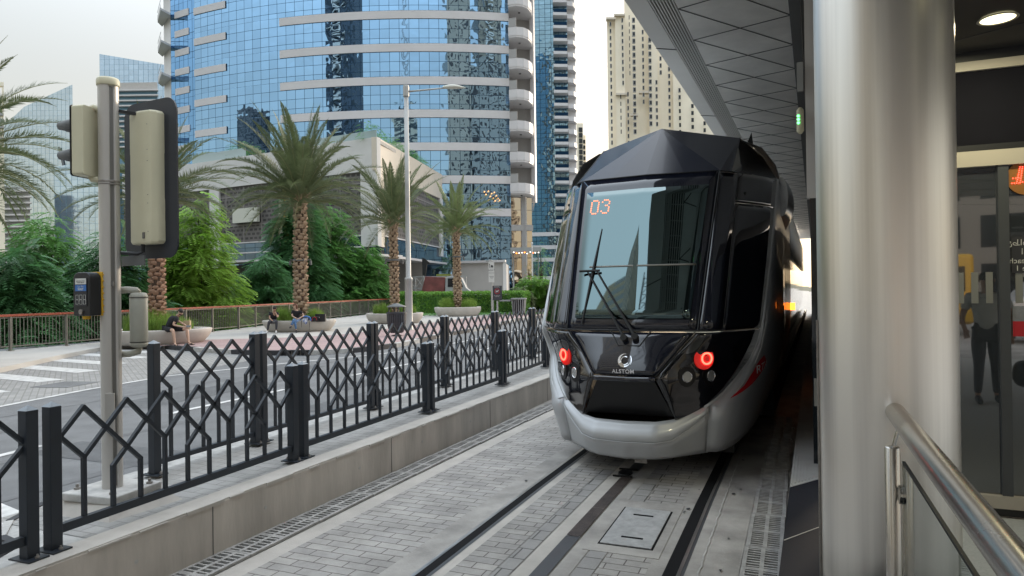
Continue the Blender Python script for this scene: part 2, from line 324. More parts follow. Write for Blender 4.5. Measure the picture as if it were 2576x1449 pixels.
M_ = dict(
 conc=mat('concrete', (.37, .35, .325), .85, var=.38, vscale=2.4, bump=.25, bscale=60),
 conc_l=mat('concrete_light', (.47, .44, .40), .85, var=.18, vscale=2.5, bump=.25, bscale=90),
 wallc=mat('wall_concrete', (.50, .455, .405), .85, var=.28, vscale=2.6, bump=.25, bscale=50, stretch=(1, 1, .22)),
 asphalt=mat('asphalt', (.15, .155, .16), .85, var=.22, vscale=2.0, bump=.5, bscale=300),
 white_line=mat('road_paint', (.55, .55, .54), .7, var=.3, vscale=6),
 curb_b=mat('kerb_black', (.04, .04, .045), .7, var=.4, vscale=8),
 curb_w=mat('kerb_white', (.45, .44, .42), .8, var=.3, vscale=8),
 plaza=mat('plaza_concrete', (.46, .44, .41), .85, var=.12, vscale=.8, bump=.2, bscale=80),
 pink=brick_mat('pink_paving', (.36, .25, .245), (.40, .285, .275), (.30, .22, .215), .2, .1, mort=.005, stain=.15),
 herr=brick_mat('crossing_paving', (.30, .295, .285), (.235, .235, .23), (.2, .195, .185), .22, .11, mort=.012, rot=R_(35), stain=.15),
 paver=brick_mat('track_paver', (.42, .40, .37), (.345, .33, .312), (.12, .10, .095), .235, .098, mort=.0045, stain=.38),
 paver2=brick_mat('strip_paver', (.36, .35, .335), (.30, .295, .28), (.22, .21, .2), .22, .11, mort=.005, stain=.2),
 slab2=brick_mat('long_slab', (.33, .32, .305), (.29, .28, .27), (.09, .085, .08), .3, .19, mort=.006, stain=.2),
 darkrail=mat('rail_groove', (.008, .008, .009), .85, spec=.2),
 railsteel=mat('rail_steel', (.45, .44, .42), .35, metal=.8, var=.5, vscale=5, stretch=(3, .3, 1)),
 grate=mat('grate_concrete', (.37, .36, .345), .8, var=.3, vscale=14, bump=.3, bscale=120),
 rust=mat('rusty_strip', (.065, .05, .045), .7, var=.5, vscale=9, bump=.6, bscale=120),
 darkstrip=mat('dark_strip', (.06, .063, .068), .5, var=.2, vscale=5),
 cover=mat('cover_plate', (.40, .40, .395), .6, var=.25, vscale=12, bump=.5, bscale=60),
 fence=mat('fence_paint', (.015, .021, .030), .5, var=.25, vscale=4, bump=.12, bscale=150),
 fcap=mat('fence_cap', (.22, .25, .28), .4, var=.2, vscale=9),
 bolt=mat('bolt_steel', (.32, .30, .28), .5, metal=.7, var=.3, vscale=30),
 pole=mat('pole_alu', (.52, .50, .47), .42, metal=.35, var=.12, vscale=3, stretch=(1, 1, .2)),
 pole_d=mat('pole_channel', (.16, .155, .145), .5, metal=.3),
 beige=mat('signal_beige', (.62, .585, .42), .45, var=.06, vscale=3),
 visor=mat('visor_grey', (.13, .135, .135), .6),
 black=mat('black_plastic', (.012, .013, .015), .45),
 black_g=mat('black_gloss', (.004, .004, .006), .06, coat=.6),
 board=mat('backboard', (.018, .022, .032), .5, var=.1, vscale=6),
 yellow=mat('yellow_plastic', (.62, .36, .02), .45, var=.1, vscale=8),
 blue_lab=mat('blue_label', (.04, .16, .46), .5),
 white_lab=mat('white_label', (.62, .62, .58), .5, var=.08, vscale=20),
 ink=mat('ink', (.03, .03, .035), .6),
 cylg=mat('grey_green_casing', (.36, .355, .30), .5, var=.12, vscale=5),
 rail_g=mat('railing_grey', (.20, .19, .165), .45, metal=.3, var=.1, vscale=3),
 rail_r=mat('railing_handrail', (.36, .075, .04), .5, var=.25, vscale=3),
 planter=mat('planter_concrete', (.52, .48, .43), .75, var=.12, vscale=2.5, bump=.15, bscale=90),
 soil=mat('soil', (.06, .045, .03), .9, var=.4, vscale=8),
 grass=leafmat('ornamental_grass', (.24, .38, .07), .4, .35, vs=2.5),
 trunk=mat('palm_trunk', (.42, .31, .21), .85, var=.4, vscale=5, bump=.6, bscale=50),
 trunk_r=mat('palm_trunk_red', (.40, .25, .17), .85, var=.45, vscale=5, bump=.6, bscale=50),
 trunk_d=mat('palm_trunk_core', (.10, .065, .045), .9, var=.4, vscale=9),
 frond=leafmat('palm_frond', (.135, .175, .080), .35, .22, vs=2),
 frond2=leafmat('palm_frond_pale', (.20, .26, .11), .35, .25, vs=2),
 rachis=mat('palm_rachis', (.21, .22, .10), .6, var=.3, vscale=4),
 leaf1=leafmat('leaf_bright', (.28, .47, .08), .45, .42, vs=.9),
 leaf2=leafmat('leaf_green', (.15, .34, .09), .45, .4, vs=.9),
 leaf3=leafmat('leaf_dark', (.09, .23, .085), .45, .38, vs=.9),
 leaf_h=leafmat('leaf_hedge', (.17, .36, .05), .4, .3, vs=2),
 leaf_o=leafmat('leaf_olive', (.18, .22, .10), .4, .25, vs=2),
 leaf_y=leafmat('leaf_yellow', (.40, .25, .03), .3, .3, vs=2),
 bark=mat('bark', (.09, .07, .05), .9, var=.4, vscale=6),
 bin_d=mat('bin_dark', (.045, .047, .055), .5, var=.2, vscale=6),
 bin_l=mat('bin_light', (.30, .31, .31), .5),
 lamp=mat('lamp_post_grey', (.40, .40, .385), .45, metal=.3, var=.1, vscale=2),
 lamp_w=mat('lamp_glass', (.55, .55, .48), .4),
 white=mat('white_panel', (.60, .585, .57), .5, var=.06, vscale=1),
 spand=mat('spandrel_panel', (.55, .53, .53), .45, var=.05, vscale=.5),
 cream=mat('cream_cladding', (.60, .53, .44), .6, var=.06, vscale=.6),
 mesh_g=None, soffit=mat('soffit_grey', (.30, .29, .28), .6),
 wall_w=mat('service_wall', (.42, .40, .38), .7, var=.08, vscale=.8),
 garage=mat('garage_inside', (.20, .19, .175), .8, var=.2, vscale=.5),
 chrome=mat('chrome', (.8, .8, .82), .12, metal=1),
 ssteel=mat('brushed_steel', (.55, .53, .50), .26, metal=1, var=.05, vscale=2, stretch=(1, 1, .1)),
 silver=mat('tram_silver', (.50, .515, .53), .40, metal=.22, var=.04, vscale=1.5, coat=.25),
 tblack=mat('tram_black_gloss', (.006, .006, .009), .05, coat=1.0),
 tnavy=mat('tram_navy_gloss', (.012, .014, .024), .10, coat=.8),
 troof=mat('tram_roof_gloss', (.016, .019, .032), .30, spec=.25, coat=.12),
 tgrille=mat('tram_grille', (.006, .006, .007), .35),
 rubber=mat('rubber', (.008, .008, .008), .6),
 led_r=mat('led_red', (.8, .02, .01), .3, emit=(1, .05, .03), estr=1.6),
 led_rd=mat('lens_red', (.45, .01, .01), .15, emit=(1, .02, .01), estr=.06, coat=.5),
 led_o=mat('led_orange', (.9, .25, .02), .3, emit=(1, .22, .02), estr=1.2),
 led_g=mat('led_green', (.1, .9, .2), .3, emit=(.1, 1, .2), estr=1.0),
 led_t=mat('led_text', (.7, .2, .12), .3, emit=(1, .28, .14), estr=.42),
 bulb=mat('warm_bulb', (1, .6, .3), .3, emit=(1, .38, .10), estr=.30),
 lampdisc=mat('downlight_disc', (.9, .9, .6), .3, emit=(1, .93, .55), estr=.5),
 tube=mat('tube_light', (.9, .9, .9), .3, emit=(1, .96, .9), estr=.5),
 lens=mat('lamp_lens', (.55, .56, .56), .08, metal=.6, bump=.6, bscale=70),
 red=mat('red_vinyl', (.48, .012, .02), .4),
 whitev=mat('white_vinyl', (.75, .75, .75), .4),
 dtile=mat('dark_tile', (.012, .014, .021), .7, spec=.2, var=.15, vscale=5),
 tactile=mat('tactile_concrete', (.34, .335, .32), .75, var=.15, vscale=3, bump=.3, bscale=100),
 terrazzo=mat('terrazzo', (.40, .40, .37), .55, var=.2, vscale=60),
 beam=mat('beam_beige', (.44, .40, .33), .5, var=.05, vscale=2),
 skin=mat('skin', (.44, .26, .18), .55, var=.08, vscale=12),
 skin2=mat('skin_pale', (.52, .34, .25), .55, var=.08, vscale=12),
 shirt=mat('black_cloth', (.012, .012, .016), .85, var=.2, vscale=12, bump=.3, bscale=60),
 hair=mat('dark_hair', (.018, .013, .010), .6),
 hair2=mat('red_hair', (.14, .05, .025), .6, var=.3, vscale=30),
 grey_tr=mat('grey_trousers', (.055, .055, .065), .85, var=.2, vscale=14),
 jeans=mat('blue_jeans', (.10, .20, .38), .85, var=.4, vscale=10, bump=.3, bscale=60),
 shoe_w=mat('white_shoe', (.65, .63, .60), .6),
 rtrim=mat('red_trim', (.45, .02, .02), .7),
 paperbag=mat('paper_bag', (.45, .36, .22), .8),
 truck_r=mat('truck_red', (.17, .05, .045), .6, var=.5, vscale=2),
 van_w=mat('van_white', (.6, .6, .6), .35, coat=.3),
 carglass=mat('dark_glass', (.012, .016, .02), .05),
 tyre=mat('tyre', (.02, .02, .02), .8),
 yel2=mat('yellow_shaft', (.55, .33, .05), .6, var=.3, vscale=1.5),
 green_d=mat('green_door', (.24, .28, .06), .6),
 rail_glass=mat('rail_glass', (.34, .42, .42), .15, spec=.6),
 ground=mat('garden_soil', (.05, .06, .035), .95, var=.3, vscale=.5),
)
exec_sections = []
# ================================================================== SETTING
def struct(mb, name, m_, **k):
    o = mb.build(name, m_, **k); o['kind'] = 'structure'; return o
def strip(name, x0, x1, y0, y1, z, m_, bend=True):
    "flat sheet along the track following its slight bend"
    ys = [y0+(y1-y0)*i/40 for i in range(41)]
    b = MB(); b.grid([[(x0+tb(y), y, z), (x1+tb(y), y, z)] for y in ys]); return struct(b, name, m_)
def tb(y):
    if y < 2: return -.03
    if y < 8: return -.03+.03*(y-2)**2/18*.9
    return .024+.027*(y-8)

b = MB(); b.box(-1500, 1500, -1500, 3000, -3, -1.6); struct(b, 'ground', M_['ground'])
b = MB(); b.box(-3.78, 60, -60, 260, -1.5, 0.0); struct(b, 'track_bed', M_['conc'])
struct(MB().prism([(-4.9, -60), (-3.9, -60), (-3.9, 260), (-60, 260), (-21, 60), (-20.5, 45), (-19, 30), (-26, 22), (-26, -8), (-60, -60)], -1.5, 0.02), 'road', M_['asphalt'])
# promenade
plz = [(-60, -60), (-12.2, -60), (-13.5, -20), (-15.0, 2), (-17.7, 10.6), (-19.8, 13.6), (-21.6, 16.4), (-20.6, 17.4), (-18.6, 16.7), (-16.6, 16.2), (-15.2, 16.0), (-14.1, 16.1),
       (-13.1, 16.4), (-12.4, 17.2), (-12.1, 18.5), (-12.1, 19.8), (-12.4, 21.6), (-12.9, 23.9), (-13.35, 28.4), (-14.3, 33.5), (-15.3, 38.5), (-15.6, 45.5), (-16.2, 60), (-18, 110),
       (-60, 130), (-60, 75), (-32.6, 58), (-30.1, 44), (-27.6, 35), (-26.1, 28.6), (-24.9, 24.9), (-23.75, 20), (-23.35, 16), (-23.1, 13.7), (-22.9, 8), (-22.6, 0), (-22, -40)]
b = MB(); b.prism(plz, -1.5, .15); struct(b, 'promenade', M_['plaza'])
# pink cycle track along the kerb
inner = [(-20.9, 16.6), (-18.6, 16.95), (-16.6, 16.42), (-15.2, 16.2), (-14.1, 16.3), (-13.3, 16.6), (-12.65, 17.3), (-12.35, 18.5), (-12.35, 19.8), (-12.65, 21.6), (-13.15, 23.9), (-13.6, 28.4), (-14.55, 33.5), (-15.55, 38.5), (-15.85, 45.5), (-16.4, 60)]
outer = [(-21.5, 17.3), (-20.9, 18.9), (-19.8, 19.9), (-18.9, 20.4), (-18.2, 20.9), (-17.6, 21.6), (-17.2, 22.4), (-17.0, 23.2), (-17.0, 24.2), (-17.1, 25.4), (-17.4, 27.2), (-17.7, 30.2), (-18.3, 34.2), (-18.9, 38.5), (-19.2, 45.5), (-19.6, 60)]
b = MB(); b.grid([[(*p, .154), (*q, .154)] for p, q in zip(outer, inner)]); struct(b, 'cycle_path', M_['pink'])
# kerb pieces: alternately black and white
kp = [Vector(p) for p in plz[7:23]]
seglen = 1.0; cum = [0]
for i in range(len(kp)-1): cum.append(cum[-1]+(kp[i+1]-kp[i]).length)
def along(cum_, pts, s):
    for i in range(len(pts)-1):
        if s <= cum_[i+1] or i == len(pts)-2:
            t = (s-cum_[i])/(cum_[i+1]-cum_[i]); return pts[i]+(pts[i+1]-pts[i])*t
kb, kw = MB(), MB(); s = 0; k = 0
while s < cum[-1]-.1:
    e = min(s+seglen, cum[-1]); p = along(cum, kp, s+.006); q = along(cum, kp, e-.006)
    d = (q-p).normalized(); nn = Vector((d.y, -d.x))
    t_ = kb if k % 4 == 1 or k % 4 == 2 else kw
    a = p-nn*.12; c_ = q-nn*.12; a2 = p+nn*.07; c2 = q+nn*.07
    t_.prism([(a.x, a.y), (c_.x, c_.y), (c2.x, c2.y), (a2.x, a2.y)], -.1, .162)
    s = e; k += 1
struct(kb, 'kerb_dark', M_['curb_b']); struct(kw, 'kerb_light', M_['curb_w'])
# crossing area paving and zebra
b = MB(); b.add([(-15.0, 2, .026), (-17.7, 10.6, .026), (-19.8, 13.6, .026), (-21.6, 16.4, .026), (-20.6, 17.4, .026), (-16.6, 16.15, .026), (-15.2, 15.95, .026), (-13.9, 15.6, .026), (-13.15, 11.2, .026), (-12.3, 7.6, .026), (-10.9, 1.0, .026)], [tuple(range(11))[::-1]])
struct(b, 'crossing_paving', M_['herr'])
b = MB()
for cx_, cy_, l in ((-20.4, 16.0, 3.0), (-19.5, 14.6, 3.4), (-18.6, 13.1, 3.4), (-17.7, 11.6, 3.4), (-16.8, 10.1, 3.4), (-16.0, 8.5, 3.4), (-15.2, 6.8, 3.4)):
    d = Vector((.86, -.10, 0)).normalized(); nn = Vector((-d.y, d.x, 0))
    c0 = Vector((cx_+.3, cy_, .031)); a = d*l/2; h = nn*.27
    b.add([c0-a-h, c0+a-h, c0+a+h, c0-a+h], [(0, 1, 2, 3)])
struct(b, 'zebra_crossing', M_['white_line'])
b = MB()
def line(pts, wd, dash=None, z=.027):
    pts = [Vector((*p, z)) for p in pts]
    for i in range(len(pts)-1):
        p, q = pts[i], pts[i+1]; d = (q-p); L = d.length; d.normalize(); nn = Vector((-d.y, d.x, 0))*wd/2
        s = 0
        while s < L:
            e = min(L, s+(dash[0] if dash else L)); a = p+d*s; c_ = p+d*e
            b.add([a-nn, c_-nn, c_+nn, a+nn], [(0, 1, 2, 3)]); s = e+(dash[1] if dash else 1)
line([(-12.0, 6.3), (-12.75, 9.2), (-13.05, 11.3), (-12.3, 14.2), (-11.3, 17.0), (-10.9, 20), (-11.2, 25), (-11.8, 32), (-13.2, 45)], .12)
line([(-8.2, 3.2), (-8.9, 8), (-9.0, 14), (-8.9, 20), (-9.6, 30), (-11, 45)], .12, (2.4, 2.2))
line([(-5.75, -4), (-5.75, 3.4), (-5.85, 10), (-6.1, 20), (-6.6, 34)], .10)
struct(b, 'lane_lines', M_['white_line'])
b = MB(); b.add([(-9.6, 4.0, .028), (-5.4, 3.15, .028), (-5.4, 3.65, .028), (-9.7, 4.6, .028)], [(0, 1, 2, 3)]); struct(b, 'stop_line', M_['white_line'])
b = MB(); b.obox((-13.9, 9.6, .030), Vector((.42, .1, 0)), Vector((-.1, .42, 0)), (0, 0, .003)); struct(b, 'manhole_cover', M_['asphalt'])
b = MB(); q8 = random.Random(12)
for (x, y, a, c_) in ((-7.4, 5.6, .9, .35), (-10.2, 9.5, .5, 1.6), (-6.9, 9.8, .35, 1.2), (-11.4, 13.5, .7, .5), (-8.0, 13, .3, 2.2)):
    b.add([(x-a*q8.uniform(.9, 1.1), y-c_, .0245), (x+a, y-c_*q8.uniform(.85, 1.1), .0245), (x+a*q8.uniform(.9, 1.1), y+c_, .0245), (x-a, y+c_*q8.uniform(.9, 1.1), .0245)], [(0, 1, 2, 3)])
struct(b, 'asphalt_patches', mat('asphalt_patch', (.105, .11, .115), .9, var=.25, vscale=5, bump=.5, bscale=280))
b = MB()
for (x, w_) in ((-6.6, .16), (-8.1, .15), (-9.9, .15), (-11.2, .14)):
    b.grid([[(x-w_/2-.02*y/6, y, .0238), (x+w_/2-.02*y/6, y, .0238)] for y in range(0, 40, 2)])
struct(b, 'tyre_wear', mat('tyre_wear', (.125, .128, .132), .75, var=.35, vscale=3, stretch=(1, .15, 1)))
# raised strip between the two fences
isl = [(-3.79, -30), (-3.79, 120), (-7.6, 120), (-5.9, 30), (-5.32, 12), (-5.22, 6), (-5.15, 3.75), (-4.98, 3.3), (-4.8, 2.95), (-4.55, 2.75), (-4.3, 2.7), (-4.2, 2.5), (-4.2, -30)]
b = MB(); b.prism(isl, -1.2, .36); struct(b, 'raised_strip', M_['curb_w'])
b = MB(); ys = [2.9+i*2.5 for i in range(30)]
b.grid([[(-3.97, y, .364), (-4.95-.0275*(y-3), y, .364)] for y in ys]); struct(b, 'strip_paving', M_['paver2'])
b = MB(); b.box(-3.97, -3.785, -20, 120, .0, .385); struct(b, 'kerb_coping', M_['conc_l'])
for i, (p, q) in enumerate((((-4.98, 3.3), (-4.8, 2.95)), ((-4.8, 2.95), (-4.55, 2.75)), ((-4.55, 2.75), (-4.3, 2.7)))):
    p = Vector(p); q = Vector(q); d = (q-p).normalized(); nn = Vector((d.y, -d.x))
    if nn.dot(Vector((-1, -1))) < 0: nn = -nn
    b = MB(); b.prism([tuple(p), tuple(q), tuple(q+nn*.05), tuple(p+nn*.05)], -.1, .372)
    tag(b.build('kerbstone', M_['curb_b'] if i != 1 else M_['curb_w']), ['black painted kerbstone beside the signal footing', 'whitish kerbstone between two black ones at the strip end', 'black painted kerbstone at the rounded nose of the raised strip'][i], 'kerbstone', 'kerbstones at the strip end')
# track surface
for (x0, x1, m_, nm) in ((-3.33, -2.50, 'paver', 'paving'), (-2.50, -2.36, 'conc', 'concrete_edge'), (-2.12, -1.80, 'conc_l', 'concrete_edge')):
    pass
strip('concrete_band', -3.50, -3.33, -6, 90, .004, M_['conc_l'])
strip('track_paving', -3.33, -2.50, -6, 90, .005, M_['paver'])
strip('track_concrete', -2.50, -2.35, -6, 90, .004, M_['conc'])
strip('rail_head', -2.292, -2.265, -6, 90, .007, M_['railsteel'])
strip('rail_bedding', -2.35, -2.292, -6, 90, .0045, M_['conc'])
strip('rail_groove', -2.265, -2.195, -6, 90, .005, M_['darkrail'])
strip('rail_side', -2.195, -2.165, -6, 90, .006, M_['darkstrip'])
strip('track_concrete', -2.165, -2.09, -6, 90, .004, M_['conc_l'])
strip('track_paving', -2.09, -1.82, -6, 90, .005, M_['paver'])
strip('track_paving', -1.815, -1.70, -6, 90, .005, M_['slab2'])
strip('track_concrete', -1.69, -1.57, -6, 90, .004, M_['conc_l'])
strip('power_strip', -1.57, -1.46, -6, 4.9, .008, M_['darkstrip'])
strip('power_strip', -1.57, -1.46, 4.905, 5.60, .010, M_['rust'])
strip('power_strip', -1.57, -1.46, 5.605, 6.6, .009, M_['rust'])
strip('power_strip', -1.57, -1.46, 6.9, 90, .008, M_['darkstrip'])
strip('track_concrete', -1.45, -1.335, -6, 90, .004, M_['conc'])
strip('track_paving', -1.325, -1.20, -6, 90, .005, M_['slab2'])
strip('track_paving', -1.19, -.88, -6, 90, .005, M_['paver'])
strip('track_concrete', -.88, -.775, -6, 90, .004, M_['conc'])
strip('rail_groove', -.775, -.69, -6, 90, .005, M_['darkrail'])
strip('rail_head', -.69, -.668, -6, 90, .007, M_['railsteel'])
strip('rail_side', -.668, -.645, -6, 90, .005, M_['darkstrip'])
strip('track_concrete', -.645, -.32, -6, 90, .004, M_['conc'])
b = MB(); y = -2
rr = random.Random(3)
pr = (-.56, y)
while y < 9:
    y += .06; x = -.56+tb(y)+rr.uniform(-.006, .006)
    b.add([(pr[0]-.005, pr[1], .0095), (pr[0]+.006, pr[1], .0095), (x+.006, y, .0095), (x-.005, y, .0095)], [(0, 1, 2, 3)]); pr = (x, y)
struct(b, 'sealant_line', M_['curb_w'])
b = MB()
for i in range(26):
    x = rr.choice([-.82, -.8, -.45, -.5, -2.4, -.84, -2.13]); y = rr.uniform(3.4, 8.5); r = rr.uniform(.008, .02)
    b.add([(x+r*math.cos(t*1.047)*rr.uniform(.8, 1.2), y+r*math.sin(t*1.047)*rr.uniform(.9, 1.5), .0115) for t in range(6)], [(0, 1, 2, 3, 4, 5)])
struct(b, 'stains', M_['darkstrip'])
b = MB(); b.box(-1.40, -.86, 4.68, 5.90, .0, .0085); struct(b, 'cover_surround', M_['conc'])
ac = thing('access_cover', 'pale textured metal access cover with two slots between the rails', 'access cover', (-1.12, 5.25, .008))
b = MB(); b.box(-1.31, -.94, 4.83, 5.69, .006, .016); b.build('plate', M_['cover'], ac)
b = MB(); b.box(-1.19, -1.03, 4.98, 5.005, .0165, .019); b.build('slot', M_['darkrail'], ac)
b = MB(); b.box(-1.21, -1.05, 5.50, 5.525, .0165, .019); b.build('slot', M_['darkrail'], ac)
b = MB(); b.box(-1.325, -.925, 4.815, 5.705, .004, .010); b.build('joint', M_['darkrail'], ac)
sw = thing('track_fitting', 'small dark oily fitting on the power strip in front of the tram', 'track fitting', (-1.5, 6.7, .008))
b = MB(); b.lathe([(.09, .0), (.085, .012), (.03, .014)], (-1.56, 6.75, .008), 14, .8, 1.2); b.build('disc', M_['black'], sw)
for y in (6.60, 6.87): MB().box(-1.65, -1.46, y, y+.03, .0085, .02).build('clamp', M_['rubber'], sw)

# drains: gratings are single slabs of concrete with real slots
def drain(name, label, x0, x1, ylist, ln, m_, slot=.16, pitch=.048, holes=True):
    for k, y0 in enumerate(ylist):
        r = thing(name, label[k] if isinstance(label, list) else label, 'drain', ((x0+x1)/2, y0, 0), group='drain gratings beside the '+('wall' if x0 < -2 else 'platform'))
        bx = tb(y0+ln/2); W = x1-x0
        g_ = MB(); d = MB(); d.box(x0+bx+.01, x1+bx-.01, y0, y0+ln, .001, .004)
        # frame: two edge rails, a centre rail and ribs
        e = W*.11; sw_ = (W-3*e)/2
        for xx in (x0, x0+e+sw_, x0+2*e+2*sw_): g_.box(bx+xx, bx+xx+e, y0, y0+ln-.004, .0045, .022)
        n = int((ln-.03)/pitch); py = (ln-.004)/n
        for i in range(n+1):
            yy = y0+i*py
            hw = .008 if i not in (0, n, n//2) else .022
            for xx in (x0+e, x0+2*e+sw_):
                g_.box(bx+xx, bx+xx+sw_, max(y0, yy-hw), min(y0+ln-.004, yy+hw), .0045, .0215)
        g_.build('grating', M_['grate'], r); d.build('channel', M_['darkrail'], r)
ord_ = ['first', 'second', 'third', 'fourth', 'fifth', 'sixth', 'seventh', 'eighth', 'ninth', 'tenth', 'eleventh', 'twelfth', 'thirteenth', 'fourteenth', 'fifteenth', 'sixteenth']
drain('drain_grating', ['slotted concrete grating along the low wall, %s from the near end' % ord_[k] for k in range(16)], -3.76, -3.51, [3.0+i*.75 for i in range(16)], .75, M_['grate'])
drain('drain_grating', ['slotted grating between rail and platform, %s from the near end' % ord_[k] for k in range(9)], -.31, -.06, [3.6+i*.75 for i in range(9)], .75, M_['grate'], pitch=.042)

# low concrete wall face with coping
wlr = MB().box(-3.99, -3.78, -20, 110, -.2, .372).build('retaining_wall', M_['wallc']); tag(wlr, 'low stained concrete wall under the front fence, along the track', 'wall')

b = MB(); q7 = random.Random(8)
for k in range(22):
    y = 1.2+2.4*k+q7.uniform(-.05, .05); b.obox((-3.7785, y, .19), (.0015, 0, 0), (0, .004, 0), (0, 0, .18))
b.build('formwork_joints', M_['pole_d'], wlr)
b = MB()
for k in range(44):
    y = 1.8+1.2*k+q7.uniform(-.04, .04); b.ring([(-3.7795, y, .20), (-3.7775, y, .20)], .014, 12)
b.build('tie_holes', M_['curb_w'], wlr)
# chipped mortar lip along the coping edge
b = MB(); y = -2.0
while y < 30:
    L_ = q7.uniform(.05, .35); b.obox((-3.781+q7.uniform(-.002, .004), y+L_/2, .372+q7.uniform(-.004, .004)), (.006, 0, 0), (0, L_/2, 0), (0, 0, q7.uniform(.004, .012))); y += L_+q7.uniform(0, .25)
b.build('mortar_lip', M_['conc_l'], wlr)
# ================================================================== FENCES
def lattice(mb, y0, y1, first, p, T, h, zb, typ, bw=.024, n=9):
    "zigzag bars clipped to [y0,y1]; typ 0 = Y under the first peak"
    def seg(ya, za, yb, zb_):
        if ya > yb: ya, za, yb, zb_ = yb, zb_, ya, za
        if yb <= y0 or ya >= y1: return
        if ya < y0: za = za+(zb_-za)*(y0-ya)/(yb-ya); ya = y0
        if yb > y1: zb_ = za+(zb_-za)*(y1-ya)/(yb-ya); yb = y1
        mb.bar((0, ya, za), (0, yb, zb_), bw, bw, up=(1, 0, 0), ext=bw*.3)
    for k in range(-2, n+3):
        y = first+k*p
        seg(y, T, y-p/2, T-h); seg(y, T, y+p/2, T-h)
        seg(y, T-2*h, y-p/2, T-h); seg(y, T-2*h, y+p/2, T-h)
        isY = ((k+typ) % 2 == 0)
        if isY:
            if y0 < y < y1: mb.bar((0, y, T-2*h+.004), (0, y, zb), bw, bw)
        else:
            for s_ in (-1, 1):
                yy = y+s_*.34*p; zz = T-2*h-.66*h
                seg(y, T-2*h, yy, zz)
                if y0 < yy < y1: mb.bar((0, yy, zz+.004), (0, yy, zb), bw, bw)
def make_panel(L, Hh, first, p, T, h, typ, n, label, group, firstpost=True):
    r = thing('fence_panel', label, 'fence panel', local=True, group=group)
    pw = .070
    for yy in ((pw/2+.012), L-pw/2-.012):
        b = MB(); b.box(-pw/2, pw/2, yy-pw/2, yy+pw/2, .008, Hh)
        po = b.build('post', M_['fence'], r, bevel=.004)
        b = MB(); z = Hh; a = pw/2+.002
        b.add([(-a, yy-a, z), (a, yy-a, z), (a, yy+a, z), (-a, yy+a, z), (0, yy, z+.028)], [(0, 1, 4), (1, 2, 4), (2, 3, 4), (3, 0, 4), (3, 2, 1, 0)])
        b.build('cap', M_['fcap'], po)
        b = MB(); sgn = 1 if yy < L/2 else -1
        b.box(-.085, .085, yy-.06*1.0, yy+.055, 0, .009); b.build('base_plate', M_['fence'], po)
        b = MB()
        for xx in (-.063, .063):
            b.lathe([(.012, .009), (.012, .02), (.006, .021), (.006, .032)], (xx, yy, 0), 8)
        b.build('bolt', M_['bolt'], po)
    b = MB(); b.box(-.02, .02, .05+pw/2, L-.05-pw/2, .085 if Hh < .9 else .075, .135 if Hh < .9 else .115); b.build('bottom_rail', M_['fence'], r)
    b = MB(); lattice(b, pw+.012, L-pw-.012, first, p, T, h, .13 if Hh < .9 else .11, typ, n=n); b.build('lattice', M_['fence'], r)
    return r
gf = 'black lattice panels of the front fence on the low wall'; gb = 'tall black lattice panels of the rear fence by the road'
# front fence line
pf = make_panel(2.25, .83, .092+.150, .299, .795, .152, 0, 7, '', gf)
pf2 = make_panel(2.44, .83, .092+.155, .327, .795, .152, 0, 7, '', gf)
fy = [(-3.90, .32), (-3.972, 2.61), (-4.055, 4.905), (-4.13, 7.39), (-4.20, 9.88), (-4.36, 12.4), (-4.60, 15.1)]
flab = ['front lattice fence panel at the left edge, cut off by the picture', 'nearest full panel of the front fence, in front of the signal pole', 'second full front fence panel, between the first double posts and the next', 'third full front fence panel, opposite the tram nose', 'fourth front fence panel, ending beside the tram lights', 'fifth front fence panel, behind the tram corner']
for i in range(6):
    a, c_ = fy[i], fy[i+1]; rz = -math.atan2(c_[0]-a[0], c_[1]-a[1])
    if i in (0, 2):
        o_ = pf if i == 0 else pf2; o_.location = (a[0], a[1], .386); o_.rotation_euler = (0, 0, rz); o_['label'] = flab[i]
    else: copy_tree(pf if i == 1 else pf2, (a[0], a[1], .386), rz, flab[i])
# rear fence
p0 = make_panel(1.27, 1.07, .09+.03, .268, 1.03, .128, 1, 6, 'short rear fence panel starting at a single post beside the signal pole', gb)
p0.location = (-4.83, 4.02, .386); p0.rotation_euler = (0, 0, R_(2.0))
by = [(-4.88, 5.31), (-4.935, 7.38), (-5.0, 9.47), (-5.07, 11.6), (-5.15, 13.8), (-5.25, 16.0), (-5.4, 18.2), (-5.58, 20.4)]
pb = make_panel(2.06, 1.07, .09+.14, .268, 1.03, .128, 0, 7, '', gb)
blab = ['second rear fence panel, behind the nearest double posts of the front fence', 'third rear fence panel, with the dark litter bin behind it', 'fourth rear fence panel, in front of the pale oval planter', 'fifth rear fence panel, in front of the parking sign', 'sixth rear fence panel, below the slatted white bin', 'seventh rear fence panel, next to the tram edge', 'eighth rear fence panel, farthest one hidden by the tram']
for i in range(7):
    a, c_ = by[i], by[i+1]; rz = -math.atan2(c_[0]-a[0], c_[1]-a[1])
    if i == 0: pb.location = (a[0], a[1], .386); pb.rotation_euler = (0, 0, rz); pb['label'] = blab[0]
    else: copy_tree(pb, (a[0], a[1], .386), rz, blab[i])

# ================================================================== SIGNAL POLE
px, py = -4.452, 3.40
sp = thing('signal_pole', 'thick silver metal signal pole bolted on a concrete footing between the fences', 'signal pole', (px, py, .385))
b = MB()
